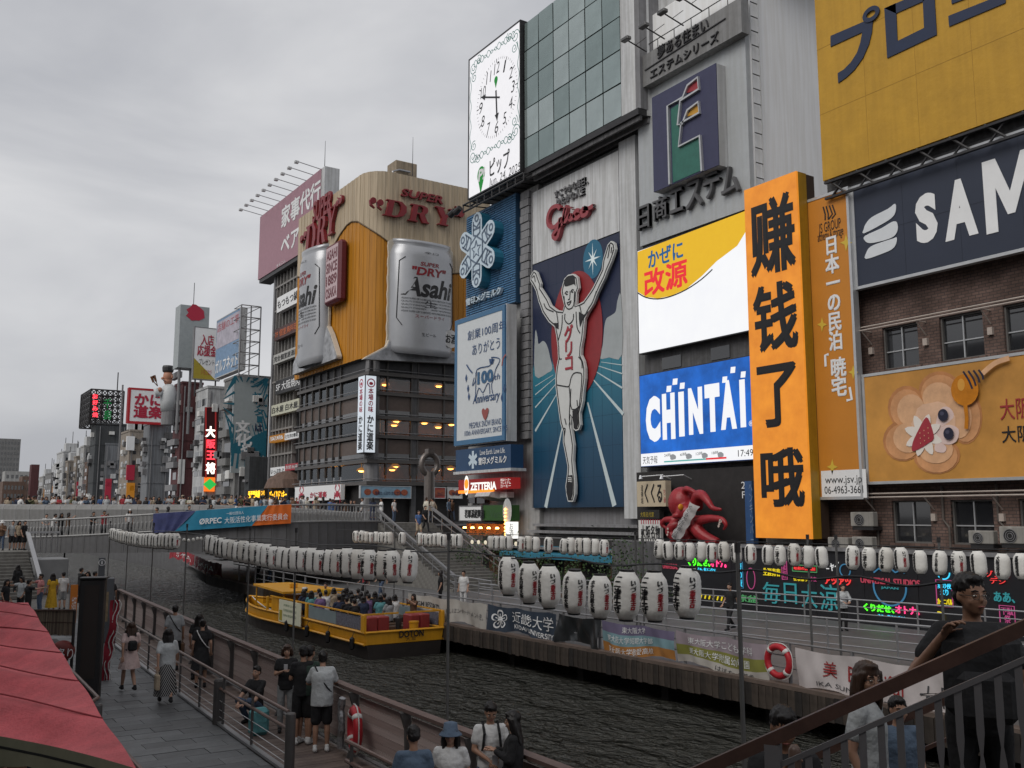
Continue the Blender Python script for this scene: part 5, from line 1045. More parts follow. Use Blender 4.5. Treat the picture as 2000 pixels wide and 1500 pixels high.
# plaque on the canal face
rc = PFL.rect(652, 485, 678, 588); PQ = thing('brewery_plaque', 'dark red plaque with pale capitals on the beer billboard', 'sign', PFL.w((rc[0]+rc[1])/2, rc[2], 0))
plq = mat('plaque_maroon', (.12, .02, .03), .45); plw = mat('plaque_pink', (.5, .38, .4), .5, var=.05)
mb = MB(); p, q = PFL.w(rc[0], rc[2], 0), PFL.w(rc[1], rc[3], .9); mb.cbox(q.x, p.x, q.y, p.y, p.z, q.z, .25); mb.build('box', plq, PQ)
PQp = PFL.off(.9); panel('face', PQp, (rc[0]+.35, rc[1]-.35, rc[2]+.35, rc[3]-.35), .003, .02, plw, PQ)
for k, s_ in enumerate(('ASAHI', 'SINCE', '1889', 'OSAKA')): 
    h_ = (rc[3]-rc[2]-1)/4; text(s_, PQp, (rc[0]+.5, rc[1]-.5, rc[3]-.55-h_*(k+.9), rc[3]-.55-h_*k-.1), plq, PQ, c=.03, px=False, bold=.03)
# roof plant
rp = thing('rooftop_plant', 'beige machinery block on the beer building roof', 'machinery', (AX+9, AY+5, zt_)); q = dep(785, 350, 97); mb = MB(); mb.cbox(q.x-1.2, q.x+1.2, q.y-1, q.y+1, zt_-.02, PY(q.y-1).ab(785, 314)[1], .06); mb.build('cabinet', mat('beige_cabinet', (.3, .24, .17), .6, var=.2, streak=.3), rp)
mb = MB(); mb.tube([(q.x-1.6, q.y-1.2, zt_), (q.x-1.6, q.y-1.2, zt_+2), (q.x-.9, q.y-1.2, zt_+2.3), (q.x+.3, q.y-1.2, zt_+2.3)], .12, 7); mb.build('duct', steel, rp)
for du in (-42, -20, 20, 42):
    p = PR_.ab(785+du, 345)[0]; mb = MB(); mb.lathe([(.55, 0), (.6, .25), (.45, .45), (.1, .55)], (p, AY+2.5, zt_), 10); single('roof_vent', mb, steel, nth([-42, -20, 20, 42].index(du))+' low round vent from the left along the beer building roof', 'vent', 'vents on the beer building roof')
p = PR_.ab(833, 345)[0]; mb = MB(); mb.tube([(p, AY+3, zt_), (p, AY+3, zt_+5.6)], [.05, .015], 5); single('lightning_rod', mb, dsteel, 'thin rod mast standing on the beer building roof', 'mast')
# glazed storeys
brw = mat('brown_spandrel', (.09, .066, .056), .5, var=.2); rail = mat('storey_beam', (.095, .088, .084), .45, .2); mull = mat('mullion', (.08, .075, .072), .45, .2)
def zr_(v): return PR_.ab(706, v)[1]
bands = [(731, 763, 'glass'), (768, 798, 'brown'), (798, 810, 'dark'), (818, 847, 'glass'), (856, 884, 'brown'), (884, 896, 'dark'), (905, 940, 'glass')]
cx_ = [AX+.4]+[PR_.ab(u, 800)[0] for u in (756, 804, 816, 867)]+[xr]
ly = [AY+.5]+[-PL_.ab(u, 820)[0] for u in (664, 651, 637, 623, 609, 596, 586)]
mb = MB(); mb.box(AX+2.6, xr, AY+2.6, yl-.2, 4.6, zb_-.3); mb.build('inner_core', mat('room_brown', (.16, .09, .05), .7, var=.3), AB)
for v0, v1, kd in bands:
    z1, z0 = zr_(v0), zr_(v1); m_ = {'glass': clr, 'brown': brw, 'dark': shopdark}[kd]
    for i in range(5):
        if i == 2: continue
        mb = MB(); mb.box(cx_[i]+.06, cx_[i+1]-.06, AY+.1, AY+.14 if kd != 'brown' else AY+.3, z0, z1); mb.build('window_pane' if kd != 'brown' else 'spandrel', m_, AB)
    for i in range(7):
        mb = MB(); mb.box(AX+.1, AX+.14 if kd != 'brown' else AX+.3, ly[i]+.06, ly[i+1]-.06, z0, z1); mb.build('window_pane' if kd != 'brown' else 'spandrel', m_, AB)
for v in (726, 764.5, 812, 849.5, 899, 942):
    z = zr_(v); 
    mb = MB(); mb.box(AX-.15, xr, AY-.18, AY+.35, z-.2, z+.12); mb.box(AX-.15, AX+.35, AY+.35, yl, z-.2, z+.12); mb.build('storey_beam', rail, AB)
    mb = MB(); mb.tube([(xr, AY-.35, z+.3), (AX-.35, AY-.35, z+.3), (AX-.35, yl, z+.3)], .04, 5); mb.build('handrail', gpaint, AB)
    mb = MB(); mb.box(AX+.4, xr, AY+.4, AY+2.6, z-.15, z+.05); mb.box(AX+.4, AX+2.6, AY+2.6, yl, z-.15, z+.05); mb.build('floor_slab', brw, AB)
for x in cx_[1:-1]: mb = MB(); mb.box(x-.07, x+.07, AY-.05, AY+.2, 9, zb_); mb.build('mullion', mull, AB)
mb = MB(); mb.box(cx_[2]+.08, cx_[3]-.08, AY, AY+.3, 4.6, zb_); mb.build('column', concd, AB)
for y in ly[1:]: mb = MB(); mb.box(AX-.05, AX+.2, y-.07, y+.07, 9, zb_); mb.build('mullion', mull, AB)
mb = MB(); mb.lathe([(.75, 4.6), (.75, zb_)], (AX+.75, AY+.75, 0), 14); mb.build('corner_column', gpaint, AB)
mb = MB(); mb.box(AX+.1, xr, AY+.1, AY+.4, zr_(735), zb_-.01); mb.box(AX+.1, AX+.4, AY+.4, yl, zr_(735), zb_-.01); mb.build('top_band', dsteel, AB)
mb = MB(); mb.box(AX+.5, xr, AY+.5, AY+.9, 4.6, zr_(944)); mb.box(AX+.5, AX+.9, AY+.9, yl, 4.6, zr_(944)); mb.build('ground_floor', dark, AB)
yc = mat('yellow_curtain', (.4, .24, .03), .8, var=.2)
for (v0, v1) in ((733, 763), (820, 847), (907, 940)):
    for i, u in enumerate((604, 612)): 
        y = -PL_.ab(u, 820)[0]; mb = MB(); mb.box(AX+.5, AX+.6, y-1.1, y+1.1, zr_(v1), zr_(v0)); mb.build('curtain', yc, AB)
plm = mat('pendant_lamp', (1, .42, .09), emit=9, var=0); shade = mat('pendant_shade', (.3, .12, .02), emit=.8, var=0)
for u, v in ((719, 752), (735, 746), (761, 736), (752, 750), (835, 742), (857, 753), (882, 745), (710, 824), (770, 829), (774, 822), (829, 825), (856, 833), (882, 828), (706, 918), (714, 917), (734, 913), (766, 916), (772, 910), (853, 917), (880, 914)):
    p = PY(AY+1.3).ab(u, v); mb = MB(); mb.lathe([(.1, .22), (.38, .1), (.48, -.08)], (p[0], AY+1.3, p[1]), 10, cap=False); mb.lathe([(.02, .22), (.02, .9)], (p[0], AY+1.3, p[1]), 4); a_ = mb.build('pendant_shade', shade, AB)
    mb = MB(); mb.ell((p[0], AY+1.3, p[1]-.08), .3, .3, .12, 8, 5); mb.build('bulb', plm, a_)
for u, v in ((665, 745), (620, 763), (651, 925), (664, 922), (652, 748)):
    p = PX(AX+1.2).ab(u, v); mb = MB(); mb.ell((AX+1.2, -p[0], p[1]), .3, .3, .2, 8, 5); mb.build('bulb', plm, AB)
# corner lightbox, crab-house signs
cb_ = thing('corner_lightbox', 'tall white lightbox with red and black kanji on the dark corner building', 'sign', (AX-.6, AY-.6, zr_(888)))
cX, cY = AX-.75, AY-.75
mb = MB(); mb.box(cX, cX+1.15, cY, cY+1.5, zr_(886), zr_(733)); mb.build('housing', dsteel, cb_); lb = mat('lightbox_white', (.8, .87, .95), emit=.62, var=.02)
plb = PY(cY-.002); rcb = (cX+.07, cX+1.08, zr_(884), zr_(735)); panel('face', plb, rcb, 0, .02, lb, cb_)
pll = PX(cX-.002); rcl = (-(cY+1.43), -(cY+.07), zr_(884), zr_(735)); panel('face', pll, rcl, 0, .02, lb, cb_)
redl = mat('red_ink', (.4, .02, .05), .5, var=0); hz_ = rcb[3]-rcb[2]
for p_, r_ in ((plb, rcb), (pll, rcl)):
    w_ = r_[1]-r_[0]; vtext('本場の味', p_, (r_[0]+w_*.25, r_[1]-w_*.25, r_[2]+hz_*.52, r_[2]+hz_*.84), redl, cb_, c=.03, px=False, bold=.02); vtext('かに道楽', p_, (r_[0]+w_*.17, r_[1]-w_*.17, r_[2]+hz_*.03, r_[2]+hz_*.48), black, cb_, c=.03, px=False, bold=.03)
    a, b = (r_[0]+r_[1])/2, r_[3]-.65; mb = MB(); ribbon(mb, p_, [(a+.36*cos(t*pi/10), b+.36*sin(t*pi/10)) for t in range(20)], .1, .03, .04, True); mb.prism([(a+.2*cos(t*pi/6), b-.05+.15*sin(t*pi/6)) for t in range(12)], lambda a, b, t: p_.w(a, b, .03+.01*t)); mb.build('crab_mark', redl, cb_)
o, pl, rc = sign('crab_sign', 'long white crab restaurant sign with two red crabs and red letters', PX(AX-.5), (580, 952, 669, 976), .2, white, None, back=.2)
text('かに道楽', pl, (606, 961, 638, 972), redl, o, bold=.03)
def crab(pl, a, b, s, parent):
    mb = MB(); mb.prism([(a+s*.5*cos(t*pi/6), b+s*.38*sin(t*pi/6)) for t in range(12)], lambda a, b, t: pl.w(a, b, .01+.02*t))
    for sx in (-1, 1):
        for k in range(4): ribbon(mb, pl, [(a+sx*s*.4, b-s*.05*k), (a+sx*s*(.85+.05*k), b+s*(.2-.3*k)), (a+sx*s*.75, b-s*(.2+.3*k))], s*.09, .01, .03)
        ribbon(mb, pl, [(a+sx*s*.3, b+s*.3), (a+sx*s*.7, b+s*.7), (a+sx*s*.35, b+s*1.1)], [s*.12, s*.16, s*.3], .01, .03)
    mb.build('crab_mark', redl, parent)
for u in (589, 659): a, b = pl.ab(u, 968 if u < 600 else 965); crab(pl, a, b, .8, o)
for nm, lb_, r_, tx in (('menu_poster', 'pale blue menu poster of seafood dishes over the crab restaurant door', (703, 948, 802, 974), '海鮮たっぷり かにすき'), ('dish_poster', 'red food poster right of the ring sculpture', (847, 951, 869, 974), 'かに'), ('dish_poster', 'white poster of red dishes next to the grey building', (873, 951, 902, 974), '鍋')):
    o, pl, rc = sign(nm, lb_, PY(AY-.25), r_, .1, mat('poster_blue', (.2, .32, .42), .5, var=.25) if nm == 'menu_poster' else (mat('poster_red', (.28, .05, .04), .5, var=.4, scale=3) if r_[0] == 847 else wpaint), silver, .06, back=.2)
    text(tx, pl, (rc[0]+(rc[1]-rc[0])*.28, rc[1]-(rc[1]-rc[0])*.2, rc[2]+.3, rc[3]-.5), navy, o, px=False, bold=.01)
    for k in ((.14, .86, .3, .72) if nm == 'menu_poster' else (.3, .7)):
        a, b = rc[0]+(rc[1]-rc[0])*k, rc[2]+.55; poly('dish', pl, [(a+.35*cos(t*pi/6), b+.28*sin(t*pi/6)) for t in range(12)], .01+.002*k, .02+.004*k, mat('dish_red', (.3, .08, .04), .5, var=.5, scale=5), o, px=False)
# ring sculpture on the bridge head
rg = thing('ring_sculpture', 'dull metal column topped by a ring in front of the crab restaurant', 'sculpture', (28, 62, 4.7)); Yr = 68.; pr_ = PY(Yr); a, b = pr_.ab(839, 907); a2, b2 = pr_.ab(839, 1002); s_ = pr_.ab(853, 907)[0]-a
mb = MB(); mb.lathe([(.42, 0), (.42, b-b2-.6)], (a, Yr, b2), 14); mb.box(a-.28, a+.28, Yr-.3, Yr+.3, b+.85, pr_.ab(839, 877)[1]); mb.build('column', mat('bronze', (.17, .15, .14), .4, .6, var=.25), rg)
mb = MB(); pts = [Vector((a+.72*cos(t*pi/14), Yr, b+.82*sin(t*pi/14))) for t in range(28)]; pts.append(pts[0]); mb.tube(pts, .24, 10, cap=False); ob = mb.build('ring', mat('bronze'), rg, smooth=True)
# ================================================================== buildings along the canal beyond the beer sign
def ratio(u): r = ray(u, 1000); return r.x/r.y
def facade_grid(pl, a0, a1, b0, b1, nc, nr, m, parent, wf=.6, hf=.5, nm='window', c=.03):
    dw, dh = (a1-a0)/nc, (b1-b0)/nr
    for i in range(nc):
        for k in range(nr):
            x, y = a0+dw*(i+.5), b0+dh*(k+.5); panel(nm, pl, (x-dw*wf/2, x+dw*wf/2, y-dh*hf/2, y+dh*hf/2), -.05, c, m, parent)
FARW = glass_mat('far_window', (.03, .032, .036), .1)
def bldg(nm, label, ul, uc, ur, vtop, m, gx=None, gy=None, X=36., zb=4.6, wf=.6, hf=.45, roof=True):
    Y = X/ratio(uc); py = PY(Y); xr_ = py.ab(ur, 900)[0]; yl_ = X/ratio(ul); zt = py.ab(uc, vtop)[1]
    o = thing(nm, label, 'building', ((X+xr_)/2, (Y+yl_)/2, zb))
    mb = MB(); mb.box(X, max(xr_, X+3), Y, yl_, zb, zt); mb.build('wall', m, o)
    if roof:
        mb = MB(); mb.box(X-.1, max(xr_, X+3)+.1, Y-.1, yl_+.1, zt+.003, zt+.35); mb.build('parapet', m, o)
    if gx: facade_grid(PX(X), -yl_+.4, -Y-.4, zb+3, zt-.6, gx[0], gx[1], FARW, o, wf, hf)
    if gy: facade_grid(py, X+.3, xr_-.3, zb+3, zt-.6, gy[0], gy[1], FARW, o, wf, hf)
    rn = random.Random(int(uc*7)); w_ = max(xr_-X, 3)
    for k in range(7):
        z = rn.uniform(zb+2, zt-2.5); y_ = rn.uniform(Y+.5, max(Y+.6, yl_-2)); m2 = rn.choice((lpaint, gpaint, wpaint, concd)); mb = MB(); mb.cbox(X-.65, X+.02, y_, y_+rn.uniform(.9, 1.8), z, z+rn.uniform(.6, 1.1), .04); mb.build(rn.choice(('air_unit', 'balcony')), m2, o)
        x_ = X+rn.uniform(.1, .75)*w_; mb = MB(); mb.cbox(x_, x_+rn.uniform(.6, 1.3), Y-.5, Y+.02, z+.5, z+rn.uniform(1.1, 1.7), .04); mb.build('air_unit', m2, o)
    for k in range(2): x_ = X+(.12+.7*k)*w_; mb = MB(); mb.tube([(x_, Y-.12, zb), (x_, Y-.12, zt-.4)], .09, 5); mb.build('downpipe', gpaint, o)
    for k in range(3): z = zt-(zt-zb)*(.22+.2*k); mb = MB(); mb.box(X-.09, X+w_*.98, Y-.09, Y, z, z+.16); mb.box(X-.09, X, Y, yl_, z, z+.16); mb.build('string_course', m, o)
    return o, py, PX(X), (X, xr_, Y, yl_, zb, zt)
def wl_(nm, c, **k): return mat(nm, c, .75, var=.16, streak=.28, **k)
greyw = wl_('grey_render', (.2, .2, .2)); beige = wl_('beige_render', (.27, .235, .2)); whit = wl_('white_render', (.46, .47, .48)); maro = wl_('maroon_tile', (.09, .03, .032)); dkg = wl_('charcoal_render', (.055, .06, .065)); brow = wl_('brown_render', (.14, .09, .07)); corr = mat('corrugated_grey', (.19, .2, .215), .5, .3, var=.15, stretch=(12, 12, .2), scale=1, streak=.3); palew = wl_('pale_render', (.36, .36, .355))
# tenant building with vertical fins and the pink billboard
TX = 39.; TP = PX(TX); tY0 = AY+27.5; tY1 = TX/ratio(521); tz = TP.ab(524, 545)[1]
TB = thing('tenant_building', 'grey office building with vertical fins and stacked tenant signs left of the beer sign', 'building', (44, (tY0+tY1)/2, 4.6))
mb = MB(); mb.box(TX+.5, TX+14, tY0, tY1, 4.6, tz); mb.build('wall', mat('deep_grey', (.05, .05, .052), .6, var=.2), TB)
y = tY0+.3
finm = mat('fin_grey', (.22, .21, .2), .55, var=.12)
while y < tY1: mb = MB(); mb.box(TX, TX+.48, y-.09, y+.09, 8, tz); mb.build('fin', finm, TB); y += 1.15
for k in range(9):
    z = 9.5+k*3.0
    if z < tz: mb = MB(); mb.box(TX-.05, TX+.49, tY0, tY1, z, z+.22); mb.build('floor_band', finm, TB)
mb = MB(); mb.box(TX-.1, TX+.6, tY1-.5, tY1+.02, 4.6, tz); mb.build('edge_pier', gpaint, TB)
pnk = mat('pink_billboard', (.32, .17, .21), .5, var=.08)
o, pl, rc = sign('pink_billboard', 'dusty pink rooftop billboard with large white kanji and arm lamps', PX(TX-.4), (514, 425, 632, 398), .4, pnk, None)
zz0 = pl.ab(513, 541)[1]; rc = (rc[0], rc[1], zz0, rc[3])
for ch in [c for c in o.children]: bpy.data.objects.remove(ch)
mb = MB(); bxp(mb, PX(TX-.4), rc[0], rc[1], rc[2], rc[3], 0, .4); mb.build('face', pnk, o)
mb = MB(); bxp(mb, PX(TX-.4), rc[1]+.01, rc[1]+1., rc[2], rc[3], -1.4, .35); mb.build('end_panel', lpaint, o)
text('家事代行', pl, (551, 406, 626, 393), white, o, bold=.02, c=.03); text('ベアーズ', pl, (550, 462, 625, 450), white, o, bold=.02, c=.03); text('きそこん', pl, (541, 517, 558, 512), white, o, c=.03)
mb = MB(); bxp(mb, PX(TX-.4), rc[0]+.3, rc[1], rc[2]-.5, rc[2]-.02, -1.2, .3); mb.build('support', dsteel, o)
for k in range(10):
    t = k/9; a = rc[0]+.5+(rc[1]-rc[0]-1)*t; b = rc[3]+.1; q = thing('arm_lamp', nth(k)+' arm lamp from the left above the pink billboard', 'lamp', pl.w(a, b, 0), 'arm lamps on the pink billboard'); mb = MB(); mb.tube([pl.w(a, b, -.3), pl.w(a, b+.35, 2.6)], .05, 5); mb.build('arm', steel, q); p = pl.w(a, b+.3, 2.7); mb = MB(); mb.cbox(p.x-.25, p.x+.2, p.y-.2, p.y+.2, p.z-.2, p.z+.1, .04); mb.build('head', lpaint, q)
mb = MB(); p = pl.w(rc[1]-1.5, rc[3], -1); mb.tube([p, p+Vector((0, 0, 4))], [.05, .02], 5); single('antenna_mast', mb, dsteel, 'thin mast behind the pink billboard', 'mast')
crs = mat('cream_sign', (.5, .5, .4), .5, var=.05); ors = mat('orange_tenant', (.6, .24, .02), .5, var=.05, emit=.35); brs = mat('brown_tenant', (.07, .03, .028), .5); gys = mat('grey_tenant', (.4, .4, .38), .5, var=.08)
orl = mat('orange_ink', (.55, .15, .06), .5, var=0)
for lb_, r_, m_, tx, tm in (('white tenant sign with orange mark, highest on the fin building', (546, 583, 588, 590), white, 'もつもつ鍋', black), ('dark brown seventh floor tenant sign', (541, 645, 588, 646), brs, '7F 個室鳥料理', orl), ('grey tenant sign above the fifth floor sign', (539, 695, 588, 694), gys, '完全個室居酒屋', black), ('black fifth floor tenant sign with white kanji', (543, 745, 592, 757), dsteel, '5F 大阪焼肉', white), ('cream tenant sign with black kanji', (535, 793, 588, 800), crs, '白木屋 白木屋', black), ('orange half of the tenant sign pair', (531, 852, 560, 860), ors, '鶏', white), ('white half of the tenant sign pair', (561, 847, 588, 855), white, 'とりすけ寿司', black), ('small white tenant sign low on the fin building', (533, 914, 561, 927), white, 'いっぷなぷ', black), ('small red tenant sign low on the fin building', (562, 907, 588, 917), red, 'お好み焼', white)):
    o, pl, rc = sign('tenant_sign', lb_, PX(TX-.35), r_, .3, m_, None, group='tenant signs on the fin building', back=.3); text(tx, pl, (rc[0]+.3, rc[1]-.3, rc[2]+(rc[3]-rc[2])*.2, rc[3]-(rc[3]-rc[2])*.2), tm, o, px=False, bold=.01)
nyl = mat('neon_yellow', (1, .5, .02), emit=2.2, var=0); nrd = mat('neon_red', (1, .04, .06), emit=2.2, var=0); nwh = mat('neon_white', (1, .85, .75), emit=2.0, var=0); ngr = mat('neon_green', (.03, .5, .08), emit=.9, var=0)
o = thing('steak_sign', 'dark round-roofed sign with glowing yellow katakana at street level', 'sign', PX(37).w(*PX(37).ab(543, 985), 0)); pq = PX(37.); rc = pq.rect(525, 955, 562, 985); mb = MB(); bxp(mb, pq, rc[0], rc[1], rc[2], rc[3], -.6, 0); mb.build('board', dark, o); text('びっくりドンキー', pq, (527, 959, 560, 975), nyl, o, bold=.02); text('バーグ', pq, (533, 944, 556, 949), nwh, o, c=.05)
mb = MB(); q = pq.w((rc[0]+rc[1])/2, rc[3], -1); mb.lathe([(2.6, 0), (2.2, 1), (1.2, 1.7), (.2, 2)], q, 12); mb.build('dome', brow, o)
o, pl, rc = sign('neon_name_sign', 'low dark sign with glowing yellow kanji beside the round-roofed sign', PX(36.6), (483, 957, 518, 974), .2, dark, None, back=.3); text('居酒屋梅屋', pl, (485, 959, 508, 972), nyl, o, bold=.02); text('CAFE', pl, (510, 959, 517, 967), nyl, o)
mb = MB(); mb.box(36.8, 52, tY1+.5, 36/ratio(462), 4.6, 12.5); o = thing('low_shop_row', 'low dark shop row between the shutter sign and the fin building', 'building', (44, 130, 4.6)); mb.build('wall', dkg, o)
mb = MB(); mb.box(36.4, 40, tY1+.7, 36/ratio(465), 9.4, 9.7); mb.build('canopy', gpaint, o)
# shutter sign building
o, py, px_, D = bldg('shutter_sign_building', 'concrete building with open stair balconies and tall blue and white shutter sign', 428, 456, 522, 735, greyw)
o2 = thing('shutter_sign', 'tall blue and white vertical sign with sunburst and brush lettering', 'sign', py.w(*py.ab(487, 924), .3)); pz_ = py.off(.3); rc = pz_.rect(458, 733, 518, 925)
panel('board', pz_, rc, -.29, 0, mat('shutter_white', (.33, .37, .38), .5, var=.06), o2); tl = mat('teal_print', (.02, .14, .2), .5, var=.1)
zsp = pz_.ab(490, 893)[1]; wv = [(rc[0], pz_.ab(458, 885)[1]), (rc[1], pz_.ab(517, 890)[1]), (rc[1], pz_.ab(518, 840)[1]), (rc[0]+(rc[1]-rc[0])*.6, pz_.ab(495, 852)[1]), (rc[0], pz_.ab(458, 868)[1])]
poly('teal_field', pz_, wv, .003, .012, tl, o2, px=False)
ctr = pz_.ab(476, 790); mb = MB()
for k in range(34):
    t = k*2*pi/34; r0, r1 = 2.6, 6.2
    p0 = (ctr[0]+r0*cos(t), ctr[1]+r0*sin(t)*1.1); p1 = (ctr[0]+r1*cos(t), ctr[1]+r1*sin(t)*1.3)
    p1 = (min(max(p1[0], rc[0]+.1), rc[1]-.1), min(p1[1], rc[3]-.1))
    ribbon(mb, pz_, [p0, p1], [.08, .3], .004+.0002*k, .013+.0002*k)
mb.build('sunburst', tl, o2, kind='stuff')
for ch, b in zip('シャッターは', ((489, 738, 512, 758), (493, 765, 510, 780), (498, 783, 513, 797), (496, 797, 514, 812), (502, 812, 512, 826), (498, 828, 512, 843))): text(ch, pz_, b, navy if ch == 'は' else tl, o2, c=.03, bold=.02)
for ch, b in zip('文化や', ((460, 820, 488, 846), (460, 846, 492, 872), (470, 866, 490, 892))): text(ch, pz_, b, white, o2, c=.04, bold=.03)
r2 = pz_.rect(478, 896, 494, 912); panel('logo_square', pz_, r2, .003, .02, tl, o2); text('BX', pz_, (481, 900, 491, 908), white, o2, c=.03); text('文化シャッター', pz_, (466, 915, 506, 921), black, o2)
zt_ = D[5]
for k in range(7):
    z = 8+k*3.6
    if z < zt_-2:
        mb = MB(); mb.box(35.2, 36, D[2]+1.5, D[3]-1, z, z+.9); mb.build('balcony', greyw, o); mb = MB(); mb.box(35.9, 35.96, D[2]+2, D[3]-1.5, z+1, z+2.9); mb.build('balcony_opening', shopdark, o)
# roof signs above it
o, pl, rc = sign('golf_sign', 'blue and white rooftop sign with katakana facing the canal', PX(36.5), (428, 627, 470, 722), .3, mat('blue_white_print', (.16, .26, .4), .5, var=.2), lpaint, .12, back=.6); a0, a1, b0, b1 = rc
panel('picture', pl, (a0+.3, a1-.3, b0+(b1-b0)*.5, b1-.4), .003, .02, mat('pale_print', (.38, .36, .42), .5, var=.25, scale=1), o); text('店舗の工事', pl, (a0+.5, a1-.5, b1-1.8, b1-.7), red, o, px=False, c=.03); text('ガルフネット', pl, (a0+.4, a1-.4, b0+.6, b0+2.4), white, o, px=False, bold=.02, c=.03)
ty = 36.5/ratio(470); lat = thing('lattice_frame', 'grey steel lattice frame beside the blue rooftop sign', 'structure frame', (38, ty, zt_)); pyy = PY(ty+.5); ra = pyy.rect(472, 595, 505, 735); mb = MB()
for a in (ra[0], (ra[0]+ra[1])/2, ra[1]): mb.tube([pyy.w(a, zt_, 0), pyy.w(a, ra[3], 0)], .1, 5)
for k in range(7): z = zt_+(ra[3]-zt_)*k/6; mb.tube([pyy.w(ra[0], z, 0), pyy.w(ra[1], z, 0)], .07, 5); mb.tube([pyy.w(ra[0], z, 0), pyy.w(ra[1], z+(ra[3]-zt_)/6*(k < 6), 0)], .05, 4); mb.tube([pyy.w(ra[0], z, 0), pyy.w(ra[0], z, -3)], .06, 4); mb.tube([pyy.w(ra[1], z, 0), pyy.w(ra[0], z, -3)], .05, 4)
mb.build('lattice', steel, lat)
o, px2, px3, D2 = bldg('white_building', 'white narrow building with red and white neon vertical sign', 373, 396, 429, 757, whit, gx=(2, 6), wf=.75, hf=.4)
ng = thing('neon_column_sign', 'tall vertical neon sign with glowing red and white kanji', 'sign', px2.w(*px2.ab(411, 930), .3)); pn = px2.off(.35); r_ = pn.rect(401, 795, 422, 932); panel('board', pn, r_, -.33, 0, mat('neon_board_red', (.05, .008, .01), .5), ng)
for ch, b, m_ in (('大', (401, 832, 421, 855), nwh), ('阪', (403, 858, 420, 876), nrd), ('王', (403, 880, 420, 898), nrd), ('将', (401, 903, 421, 926), nwh)): text(ch, pn, b, m_, ng, c=.05, bold=.03)
gb = pn.rect(400, 932, 419, 960); panel('orange_box', pn, gb, -.33, .02, mat('lit_orange_box', (1, .2, .02), emit=.9, var=.05), ng); a, b = (gb[0]+gb[1])/2, (gb[2]+gb[3])/2; poly('green_diamond', pn, [(a-.9, b), (a, b+.8), (a+.9, b), (a, b-.8)], .03, .05, ngr, ng, px=False)
strokes('neon_outline', pn, [[(402, 933), (402, 796), (421, 796), (421, 933)]], .2, .03, .06, mat('dull_neon', (.3, .02, .02), emit=.6, var=0), ng, smooth=0)
o, pl, rc = sign('recruit_sign', 'white rooftop sign with red and black Japanese above the white building', PY(D2[2]+2), (379, 638, 428, 745), .3, white, gpaint, .1, back=.3); a0, a1, b0, b1 = rc
text('入店\n応援金', pl, (a0+.5, a1-.6, b0+(b1-b0)*.45, b1-1), mat('red_ink'), o, px=False, bold=.02, line=.95, c=.04); text('プレゼント中', pl, (a0+.8, a1-.4, b0+(b1-b0)*.28, b0+(b1-b0)*.4), black, o, px=False, c=.04); text('いちごなび', pl, (a0+1.2, a1-1.2, b0+(b1-b0)*.1, b0+(b1-b0)*.2), mat('red_ink'), o, px=False, c=.04)
poly('corner_wedge', pl, [(a0+.12, b0+.12), (a0+3.2, b0+.12), (a0+.12, b0+3)], .004, .02, mat('mustard', (.35, .27, .03)), o, px=False)
mb = MB()
for a in (a0+.5, a1-.5): mb.tube([pl.w(a, b0+.5, -.4), pl.w(a, D2[5]-1, -.4)], .12, 5)
mb.build('legs', dsteel, o)
o, pl, rc = sign('rose_sign', 'grey green rooftop box with a red round emblem', PY(D2[2]+5), (352, 595, 403, 722), .3, mat('grey_green', (.3, .33, .34), .5, var=.1), None, back=2.5)
a, b = pl.ab(382, 612); poly('red_emblem', pl, [(a+1.2*cos(t*pi/8)*(1+.2*sin(t*3)), b+1.2*sin(t*pi/8)*(1+.15*cos(t*5))) for t in range(16)], .01, .05, mat('red_ink'), o, px=False)
mb = MB()
for a in (rc[0]+.5, (rc[0]+rc[1])/2, rc[1]-.5): mb.tube([pl.w(a, rc[2], -1), pl.w(a, D2[5]-6, -1)], .2, 6)
mb.build('legs', gpaint, o); mb = MB(); p = pl.w((rc[0]+rc[1])/2, rc[3], -1); mb.tube([p, p+Vector((0, 0, 3.6))], .05, 5); mb.build('mast', dsteel, o)
# maroon building, chef figure, crab tower sign
o, py, px_, D3 = bldg('maroon_building', 'dark maroon narrow building with small balconies', 330, 345, 381, 748, maro, gx=(1, 7), wf=.5)
for k in range(6): mb = MB(); z = 9+k*3.4; mb.box(35.3, 36, D3[2]+.5, D3[2]+5, z, z+.9); mb.build('balcony', gpaint, o)
r_ = py.rect(349, 897, 359, 945); panel('white_banner', py, r_, .0, .15, wpaint, o)
CS = thing('chef_statue', 'giant chef figure in white with dark cap holding a skewer on a roof', 'statue', py.w(*py.ab(327, 820), 1)); pc = PY(D3[2]+1.5)
def cp(u, v, dy=0): a, b = pc.ab(u, v); return Vector((a, pc.val+dy, b))
S_ = (cp(345, 740)-cp(310, 740)).length/35; skm = mat('statue_skin', (.42, .2, .13), .5, var=.1); wcl = mat('statue_white', (.5, .52, .53), .5, var=.08); blk = mat('statue_black', (.03, .03, .032), .5)
mb = MB(); mb.ell(cp(328, 735), 9.5*S_, 10*S_, 13*S_, 14, 10); mb.ell(cp(328, 744), 8.5*S_, 8.5*S_, 9*S_, 12, 8); mb.ell(cp(318, 739), 3.5*S_, 3*S_, 3*S_); mb.ell(cp(334, 737, -8*S_), 2.4*S_, 2*S_, 4*S_); mb.build('head', skm, CS, smooth=True)
mb = MB(); mb.lathe([(10*S_, 0), (11*S_, 3*S_), (11.5*S_, 9*S_), (10*S_, 13*S_)], cp(328, 727), 14); mb.build('cap', blk, CS)
mb = MB(); mb.lathe([(14*S_, -4*S_), (16*S_, 18*S_), (17*S_, 34*S_), (12*S_, 46*S_), (7*S_, 51*S_)], cp(328, 800), 16); mb.build('jacket', wcl, CS, smooth=True)
